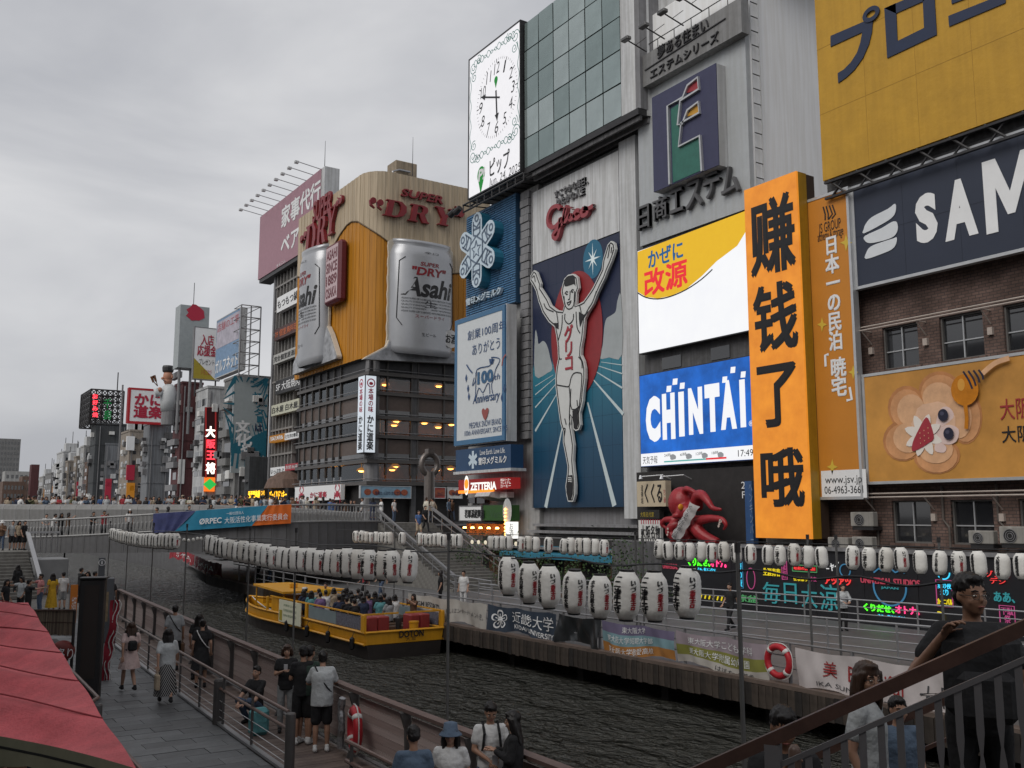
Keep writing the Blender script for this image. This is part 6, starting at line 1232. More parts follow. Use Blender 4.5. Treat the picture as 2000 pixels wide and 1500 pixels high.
mb = MB(); mb.tube([cp(316, 765, -4*S_), cp(307, 772, -6*S_), cp(302, 760, -8*S_)], [6*S_, 6*S_, 4.5*S_], 10); mb.build('sleeve', wcl, CS, smooth=True)
mb = MB(); mb.ell(cp(310, 762, -9*S_), 5*S_, 4*S_, 5*S_); mb.build('fist', skm, CS, smooth=True)
for k, (u, v) in enumerate(((294, 736), (299, 734))): mb = MB(); mb.tube([cp(306, 755, -8*S_), cp(u+4, v+10, -8*S_)], .9*S_, 5); mb.tube([cp(u+4, v+12, -8*S_), cp(u, v, -8*S_)], [2*S_, 3*S_], 8); mb.build('skewer', mat('fried_brown', (.13, .05, .02)), CS)
mb = MB(); mb.lathe([(14*S_, 0), (14*S_, 30*S_)], cp(328, 830), 14); mb.build('trousers', gpaint, CS)
for (x, dy) in ((313, -.5),): strokes('moustache', PY(pc.val-8*S_), [[(318, 743), (324, 745)]], 1.6*S_, 0, .1, blk, CS, smooth=0)
o, py, px_, D4 = bldg('corrugated_building', 'grey corrugated narrow building below the chef figure', 272, 284, 332, 828, corr)
o, pl, rc = sign('crab_tower_sign', 'white rooftop sign with thick red kanji and red border', PY(D4[2]-.5), (251, 757, 322, 830), .4, white, mat('red_border', (.5, .02, .03), emit=.25, var=0), .35, back=.8); a0, a1, b0, b1 = rc; wq = a1-a0
text('かに\n道楽', pl, (a0+.9, a1-.5, b0+.9, b1-.9), mat('red_ink'), o, px=False, bold=.03, line=.95, c=.05)
mb = MB(); mb.tube([pl.w(a0-.6, b0-6, -2), pl.w(a0-.6, b1+.6, -2)], .15, 5); mb.build('frame_pole', gpaint, o)
o, py, px_, D5 = bldg('beige_building', 'beige building with vertical signs at the canal', 228, 246, 285, 842, beige, gx=(2, 6), gy=(2, 6), wf=.45)
for v0, v1, m_ in ((852, 880, white), (908, 938, mat('red_ink')), (943, 972, ors)):
    r_ = py.rect(247, v0, 261, v1); panel('sign_panel', py, r_, .02, .5, m_, o)
for k, (u0, v0) in enumerate(((262, 825), (275, 829), (288, 833))):
    p = py.ab(u0, v0+8); mb = MB(); mb.cbox(p[0]-.9, p[0]+.9, D5[2]+1, D5[2]+2, D5[5]+.35, D5[5]+2, .05); single('roof_unit', mb, lpaint, nth(k)+' roof unit from the left on the beige building', 'roof unit', 'roof units on the beige building')
o, py, px_, D6 = bldg('charcoal_building', 'dark charcoal building under the neon lattice frame', 168, 178, 252, 828, dkg)
LT = thing('neon_lattice_tower', 'square steel lattice frame with red and green neon on a dark building', 'sign frame', py.w(*py.ab(208, 828), 0)); r_ = py.rect(178, 760, 239, 828); zb2 = D6[5]; w_ = r_[1]-r_[0]; mb = MB(); Y0, Y1 = D6[2], D6[2]+12
H_ = r_[3]-zb2
def lat_face(f, n, m):
    for i in range(n+1): mb.tube([f(i/n, 0), f(i/n, 1)], .16, 4)
    for k in range(m+1): mb.tube([f(0, k/m), f(1, k/m)], .16, 4)
    for i in range(n):
        for k in range(m): mb.tube([f(i/n, k/m), f((i+1)/n, (k+1)/m)], .1, 4); mb.tube([f((i+1)/n, k/m), f(i/n, (k+1)/m)], .1, 4)
lat_face(lambda s, t: Vector((r_[0]+w_*s, Y0, zb2+H_*t)), 6, 6); lat_face(lambda s, t: Vector((r_[0], Y0+12*s, zb2+H_*t)), 5, 6); lat_face(lambda s, t: Vector((r_[0]+w_*s, Y0+12, zb2+H_*t)), 6, 6)
mb.build('lattice', dsteel, LT, kind='stuff'); pn = PY(Y0-.4)
for k, ch in enumerate('お好み焼'): text(ch, pn, (181, 769+k*12, 191, 779+k*12), nrd, LT, bold=.03)
for k, ch in enumerate('千房'): text(ch, pn, (203, 778+k*22, 217, 798+k*22), mat('dim_neon_green', (.01, .2, .05), emit=.5, var=0), LT, bold=.03)
mb = MB(); p = py.w(*py.ab(231, 790), -2); mb.tube([p, Vector((p.x, p.y, py.ab(233, 725)[1]))], .12, 5); single('aerial_mast', mb, dsteel, 'tall thin mast beside the neon lattice frame', 'mast')
for nm, lb_, ul, uc, ur, vt, m_, gx, gy in (('grey_building', 'grey building with blue-grey front left of the charcoal building', 196, 199, 232, 868, corr, None, None), ('slim_building', 'slim pale building with grey roof tank in the far row', 150, 157, 180, 872, palew, (2, 5), (1, 5)), ('white_office', 'white far office building with roof frame', 100, 110, 160, 905, whit, (3, 4), None), ('tall_white_block', 'pale tall block with roof lattice in the far row', 104, 117, 158, 883, whit, (2, 5), (3, 5)), ('grey_far_block', 'grey far block with small windows', 84, 96, 122, 925, greyw, (3, 3), (2, 3)), ('tan_block', 'narrow tan far block with balconies', 138, 143, 160, 893, beige, (2, 5), (2, 6)), ('dark_far_block', 'dark slim far block beside the charcoal building', 160, 166, 182, 905, brow, (1, 5), (1, 5)), ('pale_far_block', 'low pale far block at the start of the far row', 72, 80, 100, 932, palew, (3, 3), (2, 3)), ('cream_row_house', 'cream narrow row house between the far white blocks', 122, 127, 142, 902, beige, (1, 5), (2, 5))):
    o, py, _, D7 = bldg(nm, lb_, ul, uc, ur, vt, m_, gx, gy, X=36+(2 if nm in ('grey_building',) else 0)); mb = MB(); mb.cbox(D7[0]+.5, D7[0]+3.5, D7[2]+1, D7[2]+4, D7[5]+.36, D7[5]+2.4, .1); mb.build('roof_tank', lpaint, o); mb = MB(); [mb.tube([(D7[0]+1+k, D7[2]+5, D7[5]+.3), (D7[0]+1+k, D7[2]+5, D7[5]+4+k)], .07, 4) for k in (0, 1.6)]; mb.build('aerial', dsteel, o, kind='stuff'); panel('sign_panel', py, (D7[0]+.3, D7[0]+1.5, 8, 13), .0, .5, (white, mat('red_ink'), ors, gpaint)[len(nm) % 4], o)
def farbox(nm, lb_, u0, u1, vt, Y, m_, gy, dp=12):
    py = PY(Y); r_ = py.rect(u0, vt, u1, 1000); o = thing(nm, lb_, 'building', ((r_[0]+r_[1])/2, Y, 4)); mb = MB(); mb.box(r_[0], r_[1], Y, Y+dp, 4, r_[3]); mb.build('wall', m_, o); facade_grid(py, r_[0]+.3, r_[1]-.3, 8, r_[3]-.8, gy[0], gy[1], FARW, o, .6, .5); return o
farbox('apartment_tower', 'distant grey apartment tower at the left edge', -30, 31, 855, 560, greyw, (11, 13))
farbox('curved_office', 'low grey far block right of the apartment tower', 10, 52, 920, 500, palew, (5, 5)); farbox('brown_block', 'low brown far block with orange top', 6, 46, 940, 430, brow, (6, 3)); farbox('cream_block', 'cream and brown far block beside the brown sign pillar', 62, 92, 938, 420, beige, (2, 3))
mb = MB(); py = PY(418.); r_ = py.rect(62, 907, 74, 960); mb.box(r_[0], r_[1], 418, 424, 4, r_[3]); single('far_sign_pillar', mb, maro, 'reddish brown vertical sign pillar far along the canal', 'sign'); farbox('far_white_block', 'small white far block left of the canal row', 92, 100, 925, 400, whit, (2, 4)); farbox('brown_far_house', 'brown far house between the low blocks', 44, 64, 930, 460, brow, (3, 4))
farbox('grey_long_block', 'long grey block closing the far end of the canal', -120, 8, 935, 600, greyw, (14, 6))
# ================================================================== bridge over the canal
BR = thing('arched_bridge', 'grey curved bridge crossing the canal with crowds and a banner', 'bridge', (16, 82, 0))
fasc = mat('bridge_fascia', (.115, .115, .12), .6, .1, var=.12, streak=.2); par = mat('parapet_grey', (.2, .2, .2), .55, .1, var=.12, streak=.15); pick = mat('picket_grey', (.27, .27, .27), .5, .2, var=.12)
BU = ((-120, 62, 1052, 1082), (-40, 61, 1051, 1081), (40, 60, 1051, 1081), (100, 59, 1050, 1080), (190, 58, 1046, 1080), (300, 57, 1040, 1079), (430, 57, 1031, 1078), (560, 57.5, 1022, 1077), (640, 59, 1020, 1076), (700, 61, 1020, 1076), (745, 62.5, 1020, 1076))
fl = [dep(u, t, d)[:2] for u, d, t, b in BU]; fz_t = [dep(u, t, d)[2] for u, d, t, b in BU]; fz_b = [dep(u, b, d)[2] for u, d, t, b in BU]
F3 = cat([(x, y, a) for (x, y), a in zip(fl, fz_t)], False, 4); F3b = cat([(x, y, a) for (x, y), a in zip(fl, fz_b)], False, 4)
def gaps(a, b, g): d = (b-a); return a+d*g, b-d*g
for (a, b, c, d) in zip(F3, F3[1:], F3b, F3b[1:]):
    a, b, c, d = map(Vector, (a, b, c, d)); a, b = gaps(a, b, .012); c, d = gaps(c, d, .012); dv = (b-a).normalized(); nn = Vector((dv.y, -dv.x, 0))
    if nn.y > 0: nn = -nn
    mb = MB(); k = -nn*.15; mb.add([c, d, b, a, c+k, d+k, b+k, a+k], [(0, 1, 2, 3), (7, 6, 5, 4), (0, 4, 5, 1), (1, 5, 6, 2), (2, 6, 7, 3), (3, 7, 4, 0)]); mb.build('fascia_panel', fasc, BR)
def back(p, d, z): return Vector((p[0]+d*.45, p[1]+d, z))
mb = MB(); n = len(F3)
vs = [Vector((p[0], p[1]+.2, p[2]-.25)) for p in F3]+[Vector((p[0]+1.5, p[1]+4.2, p[2]-.25)) for p in F3]; mb.add(vs, [(i, i+1, n+i+1, n+i) for i in range(n-1)])
vs = [Vector((p[0], p[1]+.2, q[2]+.05)) for p, q in zip(F3, F3b)]+[Vector((p[0]+4, p[1]+14, q[2]+.05)) for p, q in zip(F3, F3b)]; mb.add(vs, [(i, n+i, n+i+1, i+1) for i in range(n-1)]); mb.build('ramp_deck', concd, BR)
# balusters along the ramp
def walk(P, step):
    out = []; acc = 0
    for a, b in zip(P, P[1:]):
        a, b = Vector(a), Vector(b); L_ = (b-a).length; t = acc
        while t < L_: out.append((a.lerp(b, t/L_), (b-a).normalized())); t += step
        acc = t-L_
    return out
mb = MB(); mb.lathe([(.035, 0), (.035, .25), (.07, .45), (.075, .62), (.035, .7), (.035, 1.05)], (0, 0, 0), 6); bal = mb.mesh('baluster', pick)
for p, d in walk(F3, .27):
    if p.x > -2 : inst('baluster', bal, T(*p), BR)
mb = MB(); mb.tube([Vector(p)+Vector((0, 0, 1.08)) for p in F3], .07, 6); mb.tube([Vector(p)+Vector((0, 0, .06)) for p in F3], .06, 6); mb.build('ramp_handrail', pick, BR)
# upper deck with solid rounded parapet
UU = ((-140, 70, 984), (-40, 68, 984), (60, 66, 985), (180, 65, 985), (300, 64, 985), (420, 64, 986), (540, 65, 990), (620, 66, 994), (690, 67, 1000), (760, 68, 1000))
UP = cat([(*dep(u, v, d)[:2], dep(u, v, d)[2]) for u, d, v in UU], False, 4); zt5 = lambda p: p[2]; UP = [tuple(p) for p in UP]
mb = MB(); n = len(UP); mb.add([(p[0], p[1]+.3, 5.0) for p in UP]+[(p[0]+3, p[1]+14, 5.0) for p in UP], [(i, i+1, n+i+1, n+i) for i in range(n-1)]); mb.add([(p[0], p[1]+.3, 3.2) for p in UP]+[(p[0]+3, p[1]+14, 3.2) for p in UP], [(i, n+i, n+i+1, i+1) for i in range(n-1)]); mb.build('upper_deck', concd, BR)
for a, b in zip(UP, UP[1:]):
    a, b = Vector(a), Vector(b)
    if proj(a)[0] > 692: break
    dv = (b-a).normalized(); nn = Vector((dv.y, -dv.x, 0)).normalized(); a, b = gaps(a, b, .008); mb = MB(); vs = []
    for p in (a, b):
        zt = zt5(p)
        for o_, z in ((.12, 3.2), (.0, 4.6), (-.06, zt-.35), (.02, zt-.1), (.2, zt), (.42, zt-.1), (.42, 3.2)): q = p-nn*o_; vs.append((q.x, q.y, z))
    mb.add(vs, [(i, 7+i, 7+(i+1)%7, (i+1)%7) for i in range(7)]+[tuple(range(7)), tuple(reversed(range(7, 14)))]); mb.build('parapet_panel', par, BR, smooth=False)
# banner on the ramp rail
BN = thing('bridge_banner', 'long blue and orange banner with white lettering tied to the bridge railing', 'banner', (20, 70, 4.2))
seg = [Vector(p) for p in F3]
us = [proj(p)[0] for p in seg]
def on_rail(u, z):     # point on the railing line at picture column u
    for a, b, ua, ub in zip(seg, seg[1:], us, us[1:]):
        if ua <= u <= ub: k = (u-ua)/(ub-ua); p = a.lerp(b, k); return Vector((p.x, p.y, p.z+z))
    return seg[-1]
bna = mat('banner_indigo', (.045, .055, .16), .6, var=.35, scale=1.5); bnb = mat('banner_cyan', (.02, .2, .33), .6, var=.12); bnc = mat('banner_orange', (.62, .13, .015), .6, var=.06)
def bstrip(nm, u0, u1, m_, e0=0, e1=0, off=.22, n=16, zl=-.02, zh=1.12):
    mb = MB(); vs = []
    for i in range(n+1):
        t = i/n
        for k in range(5):
            s = k/4; u = u0+(u1-u0)*t+(e0*(1-t)+e1*t)*s; p = on_rail(u, zl+(zh-zl)*s); w_ = .03*sin(i*1.3+k)+.02*sin(i*3.1); vs.append((p.x-off*.8+w_*.3, p.y-off+w_, p.z))
    mb.add(vs, [(i*5+k, (i+1)*5+k, (i+1)*5+k+1, i*5+k+1) for i in range(n) for k in range(4)]); return mb.build(nm, m_, BN, smooth=True)
bstrip('indigo_part', 302, 345, bna, 0, 40); bstrip('cyan_part', 345.5, 495, bnb, 40, 30); bstrip('orange_part', 495.5, 571, bnc, 30, 0)
def rail_text(s, u0, u1, z0, z1, m_, off=.3, bold=0.):
    vs, fs, _ = glyphs(s, bold if all(ord(c) < 256 for c in s) else 0); mb = MB(); P_ = []
    for x, y in vs: p = on_rail(u0+(u1-u0)*x, z0+(z1-z0)*y); P_.append((p.x-off*.8, p.y-off, p.z))
    mb.add(P_, fs); mb.build('lettering', m_, BN)
rail_text('ØRPEC', 394, 437, .28, .62, white, bold=.02); rail_text('大阪活性化事業実行委員会', 443, 566, .22, .6, white); rail_text('一般社団法人', 446, 480, .72, .9, white)
# lamp string under the ramp, globe lamp, left stair block
wlm = mat('globe_white', (.8, .8, .78), .4, var=0)
ZP = 1.1
gl_ = dep(128, 1050, 72); o = thing('globe_lamp', 'small white globe lamp by the left bridge stairs', 'lamp', gl_-Vector((0, 0, .6))); mb = MB(); mb.ell(gl_, .32, .32, .32, 12, 8); mb.build('globe', wlm, o, smooth=True); mb = MB(); mb.tube([gl_-Vector((0, 0, 2.6)), gl_-Vector((0, 0, .2))], .06, 6); mb.build('post', dsteel, o)
pb_ = gz(102, 1168, ZP); LS = thing('left_bridge_stair', 'wide stone stair climbing to the bridge from the left quay', 'stair', (5, 66, ZP))
stm_ = mat('stair_stone', (.17, .165, .155), .8, var=.22, streak=.15, bump=.2)
yb0 = 56.; x1 = gz(72, 1160, ZP).x+.4
for k in range(14):
    mb = MB(); mb.box(-14, 7.0, yb0+k*.42, yb0+9, ZP+k*.16, ZP+(k+1)*.16); mb.build('step', stm_, LS)
mb = MB(); mb.box(-14, 7.3, yb0+14*.42, 92, ZP, ZP+14*.16-.02); mb.build('landing', stm_, LS)
mb = MB(); mb.cbox(7.05, 8.75, yb0+2.6, yb0+5.4, ZP, ZP+1.9, .04); mb.build('pedestal', mat('pale_granite', (.2, .205, .21), .6, var=.12), LS)
sr = MB(); p0, p1 = Vector((7.0, yb0-.3, ZP+1.0)), Vector((7.0, yb0+6.2, ZP+3.3)); sr.obox(p0, p1, .22, .12); sr.tube([p0, p0-Vector((0, 0, 1))], .05, 6); sr.obox(p1, p1+Vector((1.7, 0, 0)), .2, .12)
for k in range(6): q = p1+Vector((.3*k+.1, 0, -.05)); sr.tube([q, q-Vector((0, 0, 1.1))], .04, 5)
sr.build('handrail', steel, LS)
# right stair from the street down to the promenade
RSs = thing('right_bridge_stair', 'stone stair with steel handrails in front of the crab restaurant', 'stair', (29, 52, ZP))
xa, xb = 27.0, 31.0; ys0, ns = 47.5, 24
for k in range(ns): mb = MB(); mb.box(xa, xb, ys0+k*.42, ys0+ns*.42+.5, ZP+k*.158, ZP+(k+1)*.158); mb.build('step', stm_, RSs)
mb = MB(); mb.box(xa-1.2, xb+.5, ys0+ns*.42+.51, 66, ZP, ZP+ns*.158-.01); mb.build('landing', stm_, RSs)
for x in (xa-.1, xb+.1):
    mb = MB(); p0 = Vector((x, ys0-.4, ZP+.9)); p1 = Vector((x, ys0+ns*.42, ZP+ns*.158+.95)); mb.obox(p0, p1, .16, .14); mb.obox(p0-Vector((0, 0, .45)), p1-Vector((0, 0, .45)), .06, .06)
    for k in range(9): q = p0.lerp(p1, k/8); mb.tube([q, q-Vector((0, 0, .95))], .03, 5)
    mb.build('handrail', steel, RSs)
mb = MB(); zt7 = ZP+ns*.158
for (a, b) in ((xa-1.2, xa-.2), (xb+.2, xb+.5)):
    mb.tube([(a, 58.3, zt7+1.05), (b, 58.3, zt7+1.05)], .06, 6)
    x = a
    while x < b: mb.tube([(x, 58.3, zt7), (x, 58.3, zt7+1.05)], .035, 5); x += .28
mb.build('landing_balustrade', pick, RSs, kind='stuff')
mb = MB(); mb.box(xa-1.2, xa-.15, 57.9, 58.1, ZP, zt7-.02); mb.build('landing_wall', fasc, RSs); mb = MB(); mb.box(xb+.15, xb+.5, 57.9, 58.1, ZP, zt7-.02); mb.build('landing_wall', fasc, RSs)
# ================================================================== right bank: timber edge, railing, banners, hoarding, shops
def ysolve(u, fx):      # Y where the line X = fx(Y) meets picture column u
    r = ratio(u); y = fx(20)/r
    for _ in range(12): y = fx(y)/r
    return y
PR = thing('timber_quay_edge', 'weathered vertical timber facing of the right bank above the water', 'quay edge', (19, 30, .5))
tims = [mat('wet_timber_%d' % k, c, .7, var=.3, scale=4, streak=.35) for k, c in enumerate(((.045, .036, .03), (.07, .055, .045), (.03, .026, .024)))]
mb = MB(); mb.box(-.05, .03, -.11, .11, 0, .56); tm_ = [mb.mesh('board', m) for m in tims]
y = 8.
while y < 70:
    inst('board', tm_[random.choice((0, 0, 1, 1, 2))], T(rbx(y)-.02+random.uniform(-.012, .012), y, .54+random.uniform(-.03, .02)), PR); y += .235
mb = MB(); P_ = [(rbx(y), y) for y in (6, 20, 32, 47, 70)]
for a, b in zip(P_, P_[1:]): mb.obox((a[0]+.12, a[1], ZW+.04), (b[0]+.12, b[1], ZW+.04), .34, .1)
mb.build('kerb', mat('kerb_wood', (.12, .09, .075), .7, var=.25), PR)
mb = MB()
for y in range(10, 66, 4): mb.box(rbx(y)+.6, rbx(y)+.9, y-.15, y+.15, -.5, .55)
mb.build('piles', dark, PR, kind='stuff')
RR = thing('promenade_railing', 'steel railing along the right bank holding the banners', 'railing', (19.4, 30, ZW)); rx = lambda y: rbx(y)+.3
mb = MB(); ps = [7, 14, 20, 26, 32, 40, 47, 55, 64]
for h in (1.08, .75, .45): mb.tube([(rx(y), y, ZW+h) for y in ps], .03 if h > 1 else .018, 6)
mb.build('rail', gpaint, RR)
y = 7.5
while y < 64: mb = MB(); mb.obox((rx(y), y, ZW), (rx(y), y, ZW+1.1), .08, .05); mb.build('post', gpaint, RR); y += 1.9
def rail_run(nm, label, pts, hs, step=2.0, m_=None):
    o = thing(nm, label, 'railing', pts[0]); mb = MB()
    for h in hs: mb.tube([(x, y, z+h) for x, y, z in pts], .03 if h == max(hs) else .02, 6)
    mb.build('rail', m_ or steel, o)
    for p, d in walk(pts, step): mb = MB(); mb.tube([p, p+Vector((0, 0, max(hs)))], .035, 6); mb.build('post', m_ or gpaint, o)
    return o
rail_run('ramp_railing', 'long multi-rail ramp railing in front of the neon hoarding', [(29.6, 13, ZW+.35), (29.6, 40, ZW)], (1.05, .8, .55, .3), 2.4)
rail_run('ramp_railing', 'multi-rail railing along the middle of the right promenade', [(24.2, 10, ZW+.35), (24.2, 27, ZW), (24.2, 40, ZW)], (1.05, .8, .55, .3), 2.4)
rail_run('ramp_railing', 'short railing beside the foot of the crab restaurant stair', [(25.5, 41, ZW), (26.4, 47, ZW)], (1.05, .7, .35), 1.6)
# cloth banners on the railing
def banner(nm, label, u0, u1, bands, texts, z0=1.18, z1=2.12, off=.14, sag=.06, seed=1, bunch=.05):
    y0, y1 = ysolve(u0, rx), ysolve(u1, rx); o = thing(nm, label, 'banner', (rx(y0), (y0+y1)/2, z0), 'banners on the right bank railing'); rnd = random.Random(seed); ph = [rnd.uniform(0, 6) for _ in range(6)]
    L_ = abs(y1-y0)
    def f(s, t, o_=0.):
        y = y0+(y1-y0)*s; x_ = s*L_; tuck = .5+.5*sin(x_*4.2+ph[3])
        w_ = bunch*(sin(x_*2.6+ph[0]+t*2)+.6*sin(x_*6.1+ph[1]-t*3)+.4*sin(x_*11+ph[2]+t*5))*(1.1-.6*t)
        dz = -sag*sin(pi*min(1, max(0, (x_ % 1.9)/1.9)))*t + (1-t)*.12*sin(x_*1.7+ph[4])
        return (rx(y)-off-o_+w_, y, z0+(z1-z0)*t+dz)
    n, m_ = int(L_*9)+6, 9
    for (s0, s1, t0, t1, mt) in bands:
        mb = MB(); vs = [f(s0+(s1-s0)*i/n, t0+(t1-t0)*k/m_) for i in range(n+1) for k in range(m_+1)]
        mb.add(vs, [(i*(m_+1)+k, (i+1)*(m_+1)+k, (i+1)*(m_+1)+k+1, i*(m_+1)+k+1) for i in range(n) for k in range(m_)]); mb.build('cloth', mt, o, smooth=True)
    for (s, a, b, c, d, mt, bold) in texts:
        vs, fs, _ = glyphs(s, bold if all(ord(q) < 256 for q in s) else 0.); mb = MB(); mb.add([f(a+(b-a)*x, c+(d-c)*y, .02) for x, y in vs], fs); mb.build('lettering', mt, o)
    return o
def cloth(nm, c, v=.08): return mat(nm, c, .7, var=v, scale=2)
cw = cloth('banner_white', (.42, .4, .37)); cn_ = cloth('banner_navy', (.03, .045, .07)); ck = mat('banner_black', (.02, .022, .024), .3, var=.2); cv = cloth('banner_violet', (.14, .12, .2)); cc_ = cloth('banner_cyan_band', (.18, .3, .34)); co = cloth('banner_ochre', (.36, .16, .04)); cp_ = cloth('banner_pinkish', (.3, .25, .28)); cl_ = cloth('banner_olive', (.22, .22, .05)); cr2 = cloth('banner_red', (.24, .02, .03)); cpl = cloth('banner_pale', (.5, .46, .46))
dkt = mat('banner_ink', (.06, .06, .065), .6, var=0)
banner('red_banner', 'left red banner at the far end of the right bank railing', 338, 386, [(0, 1, 0, 1, cr2)], [('SAKURA', .15, .85, .3, .7, white, 0)], seed=2)
banner('red_banner', 'right red banner at the far end of the right bank railing', 389, 442, [(0, 1, 0, 1, cr2)], [('SAKURA', .15, .85, .3, .7, white, 0)], seed=3)
banner('resort_banner', 'white banner with grey capitals behind the yellow boat', 806, 958, [(0, 1, 0, 1, cw)], [('MGM RESORTS', .12, .42, .5, .74, dkt, .01), ('は、新しいエンターテイメントを。', .46, .97, .4, .62, dkt, 0)], seed=4)
banner('university_banner', 'navy banner with white flower emblem and large kanji', 960, 1092, [(0, 1, 0, 1, cn_)], [('近畿大学', .38, .95, .38, .85, white, 0), ('KINDAI UNIVERSITY', .4, .95, .12, .3, white, .01), ('❀', .08, .3, .2, .9, white, 0)], seed=5)
banner('black_banner', 'crumpled black banner next to the navy kanji banner', 1094, 1178, [(0, 1, 0, 1, ck)], [], seed=6, bunch=.1)
banner('striped_banner', 'violet, cyan and ochre striped banner with white kanji', 1181, 1320, [(0, 1, .68, 1, cv), (0, 1, .34, .68, cc_), (0, 1, 0, .34, co)], [('東大阪大学', .3, .62, .74, .93, white, 0), ('東大阪大学短期大学部', .08, .7, .42, .62, white, 0), ('東大阪大学敬愛高校', .08, .7, .08, .28, white, 0)], seed=7)
banner('olive_banner', 'pale pink and olive striped banner beside the red lifebuoy', 1322, 1498, [(0, 1, .58, 1, cp_), (0, 1, .24, .58, cl_), (0, 1, 0, .24, cw)], [('東大阪大学こども学科', .15, .85, .66, .88, white, 0), ('東大阪大学附属幼稚園', .15, .8, .3, .52, white, 0), ('はばたく若者', .45, .85, .04, .18, dkt, 0)], seed=8)
banner('beauty_banner', 'pale banner with red kanji and Beautiful lettering at right', 1552, 1880, [(0, 1, 0, 1, cpl)], [('美', .18, .26, .35, .8, mat('maroon_print'), 0), ('Beautiful', .33, .66, .35, .75, mat('maroon_print'), 0), ('IKA SUN UNIVERSITY', .14, .7, .08, .2, dkt, 0), ('大阪', .74, .95, .1, .6, dkt, 0)], seed=9, z0=1.12)
def lifebuoy(c, ax, label, R_=.34):
    o = thing('lifebuoy', label, 'lifebuoy', c-Vector((0, 0, R_+.1))); a = Vector(ax).normalized(); b = Vector((0, 0, 1)); n = a.cross(b); rm = mat('lifebuoy_red', (.42, .02, .03), .45, var=.1)
    def pt(t): return c+(a*cos(t)+b*sin(t))*R_
    mb = MB(); P = [pt(t*pi/16) for t in range(33)]; mb.tube(P, .085, 10, cap=False); mb.build('ring', rm, o, smooth=True)
    for k in range(4): t0 = pi/4+k*pi/2; mb = MB(); mb.tube([pt(t0-.12), pt(t0), pt(t0+.12)], .092, 10); mb.build('white_band', wpaint, o, smooth=True)
    mb = MB(); mb.tube([c+(a*cos(t*pi/16)+b*sin(t*pi/16))*(R_+.09+.03*abs(sin(t*pi/8))) for t in range(33)], .012, 5); mb.build('rope', wpaint, o); return o
y = ysolve(1520, rx); lifebuoy(Vector((rx(y)-.2, y, 1.72)), (0, 1, 0), 'red lifebuoy on the right bank railing between two banners', .36)
# neon hoarding
HB = PX(33.05); HD = thing('neon_hoarding', 'long black hoarding covered with coloured neon lettering', 'hoarding', HB.w(-24, ZW, 0)); hb = mat('hoarding_black', (.012, .012, .015), .5, var=.2)
a_ = HB.ab(1292, 1100)[0]; hz = 3.92; k = 0
while a_ < -9: panel('hoarding_panel', HB, (a_+.01, a_+2.39, ZW, hz), -.12, .0, hb, HD); a_ += 2.4
panel('ledge', HB, (HB.ab(1292, 1100)[0], -9, hz+.005, hz+.14), -.15, .12, gpaint, HD)
def neon(nm, c, e): return mat('hoarding_neon_'+nm, c, emit=e, var=0)
N = dict(g=neon('green', (.08, 1, .02), 1.5), p=neon('pink', (1, .05, .22), 1.4), c=neon('cyan', (.05, .6, .9), 1.1), y=neon('yellow', (.9, .7, .02), .7), t=neon('teal', (.04, .3, .33), .55), m=neon('maroon', (.5, .06, .1), .55), b=neon('blue', (.06, .25, .45), .5), w=neon('white', (.8, .8, .8), .7), r=neon('red', (.9, .05, .05), .9), d=neon('dimgreen', (.1, .4, .15), .5), k=neon('dimpink', (.55, .08, .25), .55))
def nt_(s, u0, v0, u1, v1, k, bold=.0, line=.95): text(s, HB, (u0, v0, u1, v1), N[k], HD, c=.03, depth=.03, bold=bold, line=line, name='neon_lettering')
nt_('くりだせ、', 1344, 1088, 1388, 1107, 'g', .02); nt_('オトナ。', 1389, 1090, 1420, 1109, 'p', .02); nt_('さぁ、夜ユニバへ!', 1364, 1108, 1398, 1116, 'c')
nt_('UNIVERSAL', 1296, 1100, 1325, 1112, 'm'); nt_('夏の夜', 1443, 1098, 1451, 1146, 'c') if 0 else nt_('夏\nの\n夜', 1443, 1100, 1451, 1146, 'c')
nt_('生涯青春', 1492, 1109, 1526, 1126, 'y', .01); nt_('乾\n杯', 1530, 1098, 1537, 1130, 'k'); nt_('昭和の居酒屋', 1552, 1106, 1594, 1115, 'r'); nt_('仕事帰り', 1551, 1126, 1578, 1136, 'y'); nt_('今夜', 1583, 1126, 1596, 1136, 'k')
nt_('毎', 1490, 1136, 1526, 1180, 't'); nt_('日', 1532, 1138, 1558, 1180, 't'); nt_('大', 1566, 1140, 1598, 1188, 't'); nt_('涼', 1602, 1140, 1638, 1194, 't')
nt_('UNIVERSAL STUDIOS', 1682, 1126, 1798, 1146, 'm', .02); nt_('JAPAN', 1722, 1145, 1756, 1153, 't')
nt_('くりだせ、', 1688, 1178, 1748, 1198, 'g', .02); nt_('オトナ。', 1750, 1182, 1797, 1202, 'p', .02); nt_('さぁ、夜ユニバへ!', 1716, 1199, 1768, 1208, 'c')
nt_('夏の夜\n氷り', 1832, 1136, 1860, 1164, 'c'); nt_('カーニバル', 1832, 1168, 1862, 1182, 'y', .02); nt_('ああ、', 1942, 1155, 1984, 1178, 't', .02); nt_('ゾンビ\nデジ', 1926, 1114, 1975, 1142, 'r'); nt_('アツアツ', 1612, 1128, 1664, 1144, 'r', .02); nt_('涼盆', 1440, 1160, 1482, 1178, 'd', .01); nt_('下駄\n祭', 1956, 1185, 1982, 1218, 'k'); nt_('ニャイ', 1612, 1096, 1640, 1116, 'w')
